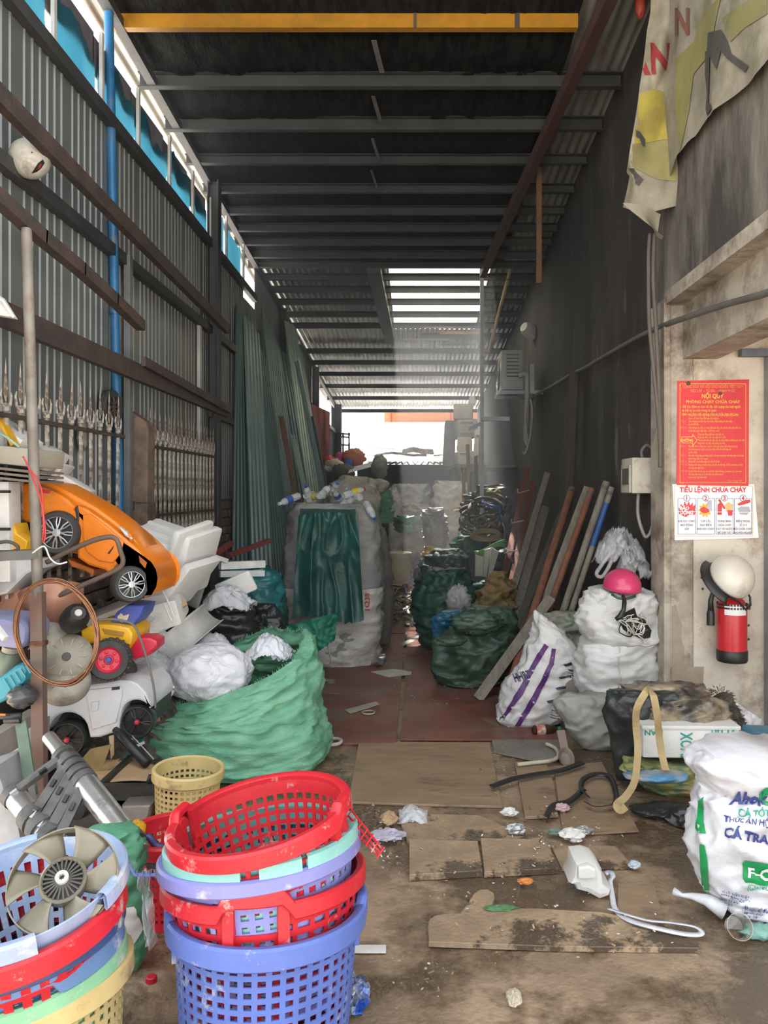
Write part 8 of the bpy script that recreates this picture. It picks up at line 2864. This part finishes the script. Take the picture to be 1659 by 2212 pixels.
# broom with wooden handle
t = T('wooden_paddle', 'wooden pole with round flat base among the back bundles', 'pole', W(1000, 1100, 10.0))
mb = MB()
mb.tube([W(1002, 1010, 10.0), V((W(1000, 1105, 9.9).x, 9.9, 0.2))], 0.022, 8)
mb.build('handle', mat('tan_wood', (0.4, 0.3, 0.17), rough=0.6), t, smooth='auto')
mb = MB()
mb.lathe([(0, 0.03), (0.12, 0.025), (0.13, 0), (0, -0.01)], 18, Matrix.Translation(W(1000, 1105, 9.9)))
mb.build('base_disc', MATS['tan_wood'], t, smooth='auto')
sack('yellow_helmet_heap', 'olive yellow round bag on top of the dark bag heap', 'bag', 9.2, [(1055, 1056, 1072), (1062, 1052, 1078), (1078, 1054, 1078)], mat('olive_yellow', (0.2, 0.2, 0.06), rough=0.5), seed=121, wr=0.02, ratio=0.9, zb=None, nu=36, nv=24)
for i, (a, b) in enumerate((((1010, 960), (1022, 1085)), ((1028, 985), (1030, 1080)), ((1038, 940), (1036, 1075)))):
    mb = MB()
    mb.bar(W(*a, 10.5), V((W(*b, 10.5).x, 10.5, 0.1)), 0.05, 0.03, up=(0, 1, 0))
    tag1(mb.build('timber_batten', m_pole2 if i != 1 else m_darksteel), ['leaning timber batten left of the others under the casings', 'dark upright batten under the cream casings', 'upright batten right below the tall cream liner'][i], 'batten')
# ================================================================== on the floor
def board(name, label, q, th, m_, cat='board', dz=0.0, bev=0.003):
    pts = [FL(x, y) for x, y in q]
    c = sum(pts, V()) / len(pts)
    t = T(name, label, cat, (c.x, c.y, 0))
    mb = MB()
    n = len(pts)
    sh = lambda p, k: V((c.x + (p.x - c.x) * k, c.y + (p.y - c.y) * k, 0))
    lay = [(1.0, 0.004 + dz), (1.0, th - bev + dz), (1 - 0.006, th + dz)]
    vs = [sh(p, k) + V((0, 0, z)) for k, z in lay for p in pts]
    fs = [tuple(2 * n + i for i in range(n))]
    for j in range(2):
        for i in range(n):
            i2 = (i + 1) % n
            fs.append((j * n + i, j * n + i2, (j + 1) * n + i2, (j + 1) * n + i))
    mb.add(vs, fs)
    mb.build('panel', m_, t)
    return t
board('plywood_sheet', 'large brown plywood sheet lying before the red plates', [(775, 1606), (1058, 1608), (1086, 1748), (865, 1742), (752, 1738)], 0.014, m_ply)
board('cement_board', 'grey cement board lying beside the striped sack', [(1062, 1600), (1212, 1596), (1232, 1640), (1150, 1646), (1066, 1628)], 0.014, mat('grey_board', (0.2, 0.18, 0.155), (0.15, 0.135, 0.115), rough=0.7, scale=4))
board('timber_board', 'narrow brown board lying right of the plywood', [(1112, 1652), (1178, 1648), (1196, 1700), (1206, 1768), (1134, 1772)], 0.016, m_ply)
board('timber_board', 'brown board running under the black bag', [(1196, 1660), (1300, 1650), (1380, 1800), (1216, 1810)], 0.012, m_ply)
board('wet_board', 'wide wet board between the plywood and two slabs', [(858, 1762), (1036, 1768), (1085, 1790), (1180, 1822), (880, 1826)], 0.014, m_slab)
board('wet_board', 'left brown slab of the pair near the passage mouth', [(884, 1828), (1032, 1832), (1042, 1896), (884, 1906)], 0.03, m_slab)
board('wet_board', 'right brown slab of the pair near the passage mouth', [(1038, 1824), (1180, 1828), (1206, 1890), (1046, 1898)], 0.028, m_slab)
board('wet_board', 'dark wet board right of the two slabs', [(1190, 1832), (1330, 1834), (1370, 1880), (1214, 1884)], 0.012, m_slab)
board('cut_board', 'worn board with rounded cut-out lying nearest the street', [(924, 2016), (926, 2002), (938, 1992), (962, 1988), (994, 1987), (1010, 1965), (1024, 1943), (1036, 1935), (1052, 1934), (1064, 1940), (1068, 1952), (1062, 1968), (1090, 1976), (1160, 1976), (1300, 1984), (1430, 2010), (1512, 2052), (1512, 2062), (1200, 2058), (926, 2048)], 0.022, m_slab)
board('small_board', 'small square board by the white strap', [(1335, 1915), (1412, 1916), (1436, 2000), (1400, 1998), (1334, 1988)], 0.012, m_ply)
board('white_strip', 'flat white strip lying beside the blue basket', [(752, 2046), (834, 2046), (834, 2062), (752, 2062)], 0.008, m_white, 'strip')
board('metal_strip', 'pale metal strip with a hole lying on red plates', [(744, 1540), (812, 1522), (820, 1528), (756, 1548)], 0.008, mat('pale_metal', (0.42, 0.38, 0.3), rough=0.5), 'strip', dz=0.014)
board('metal_strip', 'thin dark rusted sheet by the striped sack foot', [(970, 1526), (1080, 1555), (1078, 1580), (1040, 1560)], 0.006, m_redplate, 'sheet', dz=0.014)
board('paper_scrap', 'white paper scrap beside the tall bulk sack', [(800, 1456), (850, 1450), (890, 1456), (888, 1462), (840, 1468)], 0.006, m_wsack2, 'scrap', dz=0.014)
board('glass_strip', 'pale glass strip on the red plates near the green sack', [(862, 1396), (905, 1376), (912, 1380), (872, 1400)], 0.006, mat('pale_glass', (0.5, 0.52, 0.5), rough=0.15), 'strip', dz=0.014)
board('timber_board', 'dark board on the floor beside the forest sack', [(872, 1352), (892, 1318), (900, 1320), (884, 1358)], 0.02, m_pole2, dz=0.014)

# flat film bag
t = T('clear_bag', 'small clear plastic bag lying by the plywood edge', 'bag', FL(890, 1770))
mb = MB()
film_sheets(mb, FL(892, 1772) + V((0, 0, 0.035)), (0.065, 0.07, 0.03), 4, 130, 24)
mb.build('film', m_clearm, t, smooth=True)
# white broken helmet-like plastic with strap
t = T('white_plastic_shell', 'broken white translucent plastic shell with a long strap', 'plastic shell', FL(1270, 1935))
m_shell = mat('translucent_white', (0.82, 0.81, 0.78), (0.75, 0.74, 0.7), rough=0.3, scale=4, transl=0.35)
Ysh = 2.86
mb = MB()
mb.prism(xz([(1224, 1908), (1232, 1890), (1236, 1862), (1262, 1859), (1282, 1866), (1294, 1880), (1298, 1906), (1314, 1920), (1310, 1934), (1288, 1942), (1262, 1928), (1240, 1922), (1236, 1912)], Ysh), Ysh - 0.06, Ysh + 0.1, 0.025)
sh_ = mb.build('shell', m_shell, t, smooth='auto')
sh_.data.transform(Matrix.Translation((0, 0, 0.0)))
mb = MB()
mb.prism(xz([(1240, 1866), (1262, 1862), (1278, 1870), (1280, 1890), (1262, 1894), (1240, 1892)], Ysh), Ysh - 0.075, Ysh - 0.04, 0.01)
mb.build('raised_panel', m_shell, t, smooth='auto')
zoff = min((MW[sh_.name] @ v.co).z for v in sh_.data.vertices)
t.location.z -= zoff - 0.004
mb = MB()
q = [(1308, 1905), (1318, 1904), (1324, 1914), (1318, 1922), (1322, 1945), (1328, 1975), (1345, 1998), (1375, 2016), (1420, 2030), (1470, 2038), (1505, 2036), (1516, 2028), (1500, 2018), (1450, 2014), (1400, 2012), (1350, 1996), (1314, 1980)]
pts = [FL(x, y) for x, y in q]
pts = [V(p) for p in smooth_rows([tuple(p) for p in pts], 80)]
vs = []
for i, p in enumerate(pts):
    d = (pts[min(i + 1, 80)] - pts[max(i - 1, 0)]).normalized()
    s_ = V((-d.y, d.x, 0)) * 0.009
    h_ = 0.028 + 0.008 * math.sin(i * 0.2)
    vs += [V((p.x, p.y, h_)) - s_, V((p.x, p.y, h_ + 0.004)) + s_]
tt_ = T('white_strap', 'white webbing strap trailing in a loop from the plastic shell', 'strap', (pts[40].x, pts[40].y, 0))
mb = MB()
mb.add(vs, [(2 * i, 2 * i + 1, 2 * i + 3, 2 * i + 2) for i in range(80)])
mb.build('webbing', mat('white_webbing', (0.62, 0.63, 0.68), rough=0.5, scale=20), tt_, smooth=True, solid=0.003)
# blue wrapper
t = T('blue_wrapper', 'crumpled blue and silver wrapper beside the blue basket', 'wrapper', FL(770, 2170))
mb = MB()
crumple(mb, FL(768, 2168) + V((0, 0, 0.025)), (0.035, 0.06, 0.025), 0.45, 4, seed=131, nu=26, nv=16)
mb.build('foil', mat('blue_foil', (0.03, 0.10, 0.45), (0.35, 0.38, 0.42), rough=0.25, metal=0.3, scale=12, amt=0.9), t)
mb = MB()
crumple(mb, FL(754, 2135) + V((0, 0, 0.02)), (0.02, 0.035, 0.02), 0.45, 4, seed=132, nu=18, nv=12)
mb.build('torn_end', mat('silver_foil', (0.45, 0.5, 0.48), rough=0.2, metal=0.5), t)
# red cap
t = T('bottle_top', 'red bottle cap on the floor between the basket stacks', 'cap', FL(327, 2121))
mb = MB()
M_ = Matrix.Translation(FL(327, 2121))
mb.lathe([(0.015, 0), (0.016, 0.004), (0.0155, 0.016), (0.013, 0.018), (0, 0.018)], 18, M_)
for k in range(18):
    mb.box((0.0152, -0.001, 0.002), (0.0168, 0.001, 0.015), M_ @ Matrix.Rotation(k * math.pi / 9, 4, 'Z'))
mb.build('cap', m_toyr, t, smooth='auto')
# soda bottle by striped sack
t = T('soda_bottle', 'small dark soda bottle with green cap by striped sack', 'bottle', FL(1175, 1592), (0, 0, 0))
A, B = FL(1150, 1592) + V((0, 0, 0.04)), FL(1212, 1588) + V((0, 0, 0.04))
d = (B - A)
pp_ = lambda k: A + d * k
mb = MB()
mb.tube([pp_(0), pp_(0.05), pp_(0.55), pp_(0.72), pp_(0.82), pp_(0.86)], [0.02, 0.03, 0.03, 0.022, 0.012, 0.012], 12)
mb.build('body', mat('brown_bottle', (0.06, 0.03, 0.02), rough=0.15), t, smooth='auto')
mb = MB()
mb.tube([pp_(0.12), pp_(0.42)], 0.0308, 12, cap=False)
mb.build('label', mat('bottle_label', (0.45, 0.12, 0.1), (0.5, 0.45, 0.35), scale=50, amt=0.9), t)
mb = MB()
mb.tube([pp_(0.86), pp_(0.99)], 0.014, 10)
mb.build('cap', mat('green_cap', (0.03, 0.25, 0.09)), t, smooth='auto')
# beige scoop and curved hose, black strap tangle
t = T('beige_scoop', 'dusty beige scoop lying beside the grey sack', 'scoop', FL(1220, 1655))
M_ = Matrix.Translation(FL(1222, 1650) + V((0, 0, 0.03))) @ Euler((DG(50), 0, DG(10))).to_matrix().to_4x4()
mb = MB()
mb.lathe([(0, -0.03), (0.03, -0.025), (0.045, 0.0), (0.048, 0.02), (0.044, 0.018), (0.03, -0.01), (0, -0.015)], 20, M_, 0.9, 1.2)
mb.build('bowl', mat('dusty_brown_scoop', (0.24, 0.19, 0.15), (0.18, 0.14, 0.11), rough=0.7), t, smooth='auto')
mb = MB()
mb.bar(M_ @ V((0, 0.05, 0.01)), M_ @ V((0.0, 0.15, 0.02)), 0.045, 0.015)
mb.build('handle', MATS['dusty_brown_scoop'], t)
mb = MB()
mb.tube(smooth_rows([tuple(FL(x, y) + V((0, 0, 0.03))) for x, y in ((1118, 1664), (1150, 1660), (1190, 1655), (1206, 1645), (1200, 1628), (1180, 1618))], 24), 0.011, 8)
tag1(mb.build('bent_tube', m_cream, smooth=True), 'bent cream plastic tube beside the beige scoop', 'tube')
for i, q in enumerate((((1060, 1718), (1110, 1700), (1160, 1690), (1210, 1682), (1260, 1664)), ((1270, 1740), (1255, 1720), (1262, 1700), (1290, 1690), (1320, 1700), (1330, 1750), (1290, 1762), (1265, 1752)), ((1180, 1785), (1195, 1760), (1230, 1750), (1262, 1722)))):
    pts = [V(p) for p in smooth_rows([tuple(FL(x, y) + V((0, 0, 0.03))) for x, y in q], 40)]
    vs = []
    for k, p in enumerate(pts):
        d = (pts[min(k + 1, 40)] - pts[max(k - 1, 0)]).normalized()
        s_ = V((-d.y, d.x, 0.5)) * 0.012
        vs += [p - s_ + V((0, 0, 0.012)), p + s_ + V((0, 0, 0.012))]
    mb = MB()
    mb.add(vs, [(2 * k, 2 * k + 1, 2 * k + 3, 2 * k + 2) for k in range(40)])
    tag1(mb.build('black_strap', m_black, smooth=True, solid=0.003), ['black strap lying across the narrow brown board', 'black strap curled at the foot of the black bag', 'black strap end winding towards the wet boards'][i], 'strap')
# clear cup with green scraps at the right
t = T('clear_cup', 'dirty clear plastic cup lying before the feed sack', 'cup', FL(1590, 2030))
M_ = Matrix.Translation(FL(1594, 2026) + V((0, 0, 0.038))) @ Euler((DG(62), 0, DG(-8))).to_matrix().to_4x4()
mb = MB()
mb.lathe([(0, -0.06), (0.03, -0.06), (0.04, 0.03), (0.042, 0.03)], 20, M_)
mb.build('cup', film('dirty_clear', (0.5, 0.47, 0.42), 0.4, 0.2), t, smooth='auto')
mb = MB()
crumple(mb, FL(1640, 2025) + V((0, 0, 0.02)), (0.05, 0.03, 0.02), 0.4, 4, seed=140, nu=20, nv=12)
tag1(mb.build('green_scrap', mat('pale_teal_scrap', (0.25, 0.5, 0.42), rough=0.3, transl=0.2), smooth=True), 'pale teal plastic scrap under the feed sack', 'scrap')
# cans and rings on the red plates
for i, (x, y) in enumerate(((815, 1442), (820, 1434))):
    t = T('drink_can', ['crushed silver can nearest the bulk sack corner', 'second silver can touching the bulk sack corner'][i], 'can', FL(x, y))
    M_ = Matrix.Translation(FL(x, y) + V((0, 0, 0.045))) @ Euler((DG(75), 0, DG(40 + 60 * i))).to_matrix().to_4x4()
    mb = MB()
    mb.lathe([(0, -0.06), (0.026, -0.06), (0.032, -0.05), (0.032, 0.045), (0.027, 0.055), (0.025, 0.05), (0, 0.048)], 18, M_)
    mb.build('can', mat('bare_can', (0.55, 0.55, 0.54), rough=0.3, metal=0.8), t, smooth='auto')
t = T('tin_ring', 'white metal ring lying left of the plywood', 'ring', FL(715, 1613))
mb = MB()
c = FL(716, 1612) + V((0, 0, 0.028))
mb.tube([c + V((0.058 * math.cos(k * math.pi / 14), 0.058 * math.sin(k * math.pi / 14), 0)) for k in range(28)], 0.011, 6, closed=True)
mb.build('ring', m_wsack2, t, smooth=True)
t = T('tin_disc', 'small tin lid on the red plates near the bulk sack', 'lid', FL(715, 1480))
mb = MB()
mb.lathe([(0.038, 0), (0.04, 0.016), (0.037, 0.018), (0, 0.01)], 20, Matrix.Translation(FL(713, 1479) + V((0, 0, 0.016))))
mb.build('lid', MATS['bare_can'], t, smooth='auto')
t = T('tin_ring', 'thin wire ring on the red plates by the metal strip', 'ring', FL(796, 1545))
mb = MB()
c = FL(796, 1546) + V((0, 0, 0.022))
mb.tube([c + V((0.042 * math.cos(k * math.pi / 14), 0.042 * math.sin(k * math.pi / 14), 0)) for k in range(28)], 0.006, 6, closed=True)
mb.build('ring', MATS['pale_metal'], t, smooth=True)
# small noticeable litter, each its own
LT = [((1100, 1770), (0.03, 0.02, 0.015), m_white, 'white scrap beside the plywood corner'), ((1237, 1822), (0.045, 0.03, 0.02), m_white, 'white foam lump left of the shell'), ((1200, 1812), (0.03, 0.02, 0.012), mat('grey_green_bit', (0.18, 0.24, 0.2)), 'grey-green plastic bit by the wet board'),
      ((1262, 1808), (0.035, 0.02, 0.012), m_silver, 'silver wrapper by the wet board'), ((840, 1822), (0.06, 0.03, 0.02), mat('lilac_glove', (0.45, 0.43, 0.52)), 'lilac glove rag in the trash gap by the slabs'), ((1135, 1920), (0.025, 0.012, 0.01), mat('orange_peel', (0.6, 0.22, 0.05)), 'orange peel on the wet floor'),
      ((1080, 1978), (0.05, 0.014, 0.008), mat('green_leaf_bit', (0.08, 0.2, 0.08)), 'green plastic sliver on the cut board'), ((1110, 2178), (0.018, 0.03, 0.012), m_cream, 'cream cigarette stub like scrap on the floor'), ((1215, 1760), (0.03, 0.02, 0.015), mat('pink_bits', (0.6, 0.4, 0.42)), 'pink foam crumbs right of the narrow board'),
      ((1370, 1885), (0.02, 0.015, 0.012), mat('pale_blue_bit', (0.5, 0.62, 0.68)), 'pale blue bit between shell and feed sack'), ((840, 1785), (0.03, 0.05, 0.02), m_cardb, 'torn cardboard scraps in the gap left of the wet board'), ((1115, 1810), (0.035, 0.02, 0.02), m_silver, 'white bristly brush scrap on the wet board')]
for i, (p, r_, m_, lb) in enumerate(LT):
    mb = MB()
    crumple(mb, FL(*p) + V((0, 0, r_[2] * 0.9 + 0.02)), r_, 0.45, 4, seed=150 + i, nu=16, nv=10)
    tag1(mb.build('litter_piece', m_), lb, 'litter')
# countless crumbs of litter
mats_ = [m_white, m_cream, m_cardb, m_pole3, m_silver, m_dcard]
mb = MB()
spots = [((835, 1800), 40, 70), ((1095, 1690), 60, 70), ((1230, 1780), 120, 110), ((1200, 1840), 200, 110), ((900, 1500), 170, 130), ((1000, 1920), 260, 70), ((860, 1400), 60, 120), ((1300, 2020), 320, 70), ((900, 2120), 150, 40), ((1000, 1640), 400, 20), ((850, 1330), 60, 140), ((840, 1860), 60, 50)]
for (c, sx_, n_) in spots:
    for k in range(n_ * 3 // 5):
        x, y = c[0] + R.gauss(0, sx_ * 0.4), c[1] + R.gauss(0, 32)
        if y < 1300 or y > 2200:
            continue
        p = FL(x, y)
        if p.x < -0.62 or p.x > 1.3:
            continue
        mb.cur = R.choice([0, 1, 1, 2, 2, 3, 5, 5])
        s_ = R.uniform(0.002, 0.006) * (1 if R.random() < 0.93 else 2.0)
        mb.obox(p + V((0, 0, 0.034 if y > 1735 and y < 2065 else 0.02)), (s_ * R.uniform(1, 3), s_, s_ * 0.4), (R.uniform(-0.4, 0.4), R.uniform(-0.4, 0.4), R.uniform(0, 3.1)))
lt_ = mb.build('floor_litter', mats_)
props(lt_, 'crumbs of paper, plastic and wood littering the whole floor', 'litter', kind='stuff')
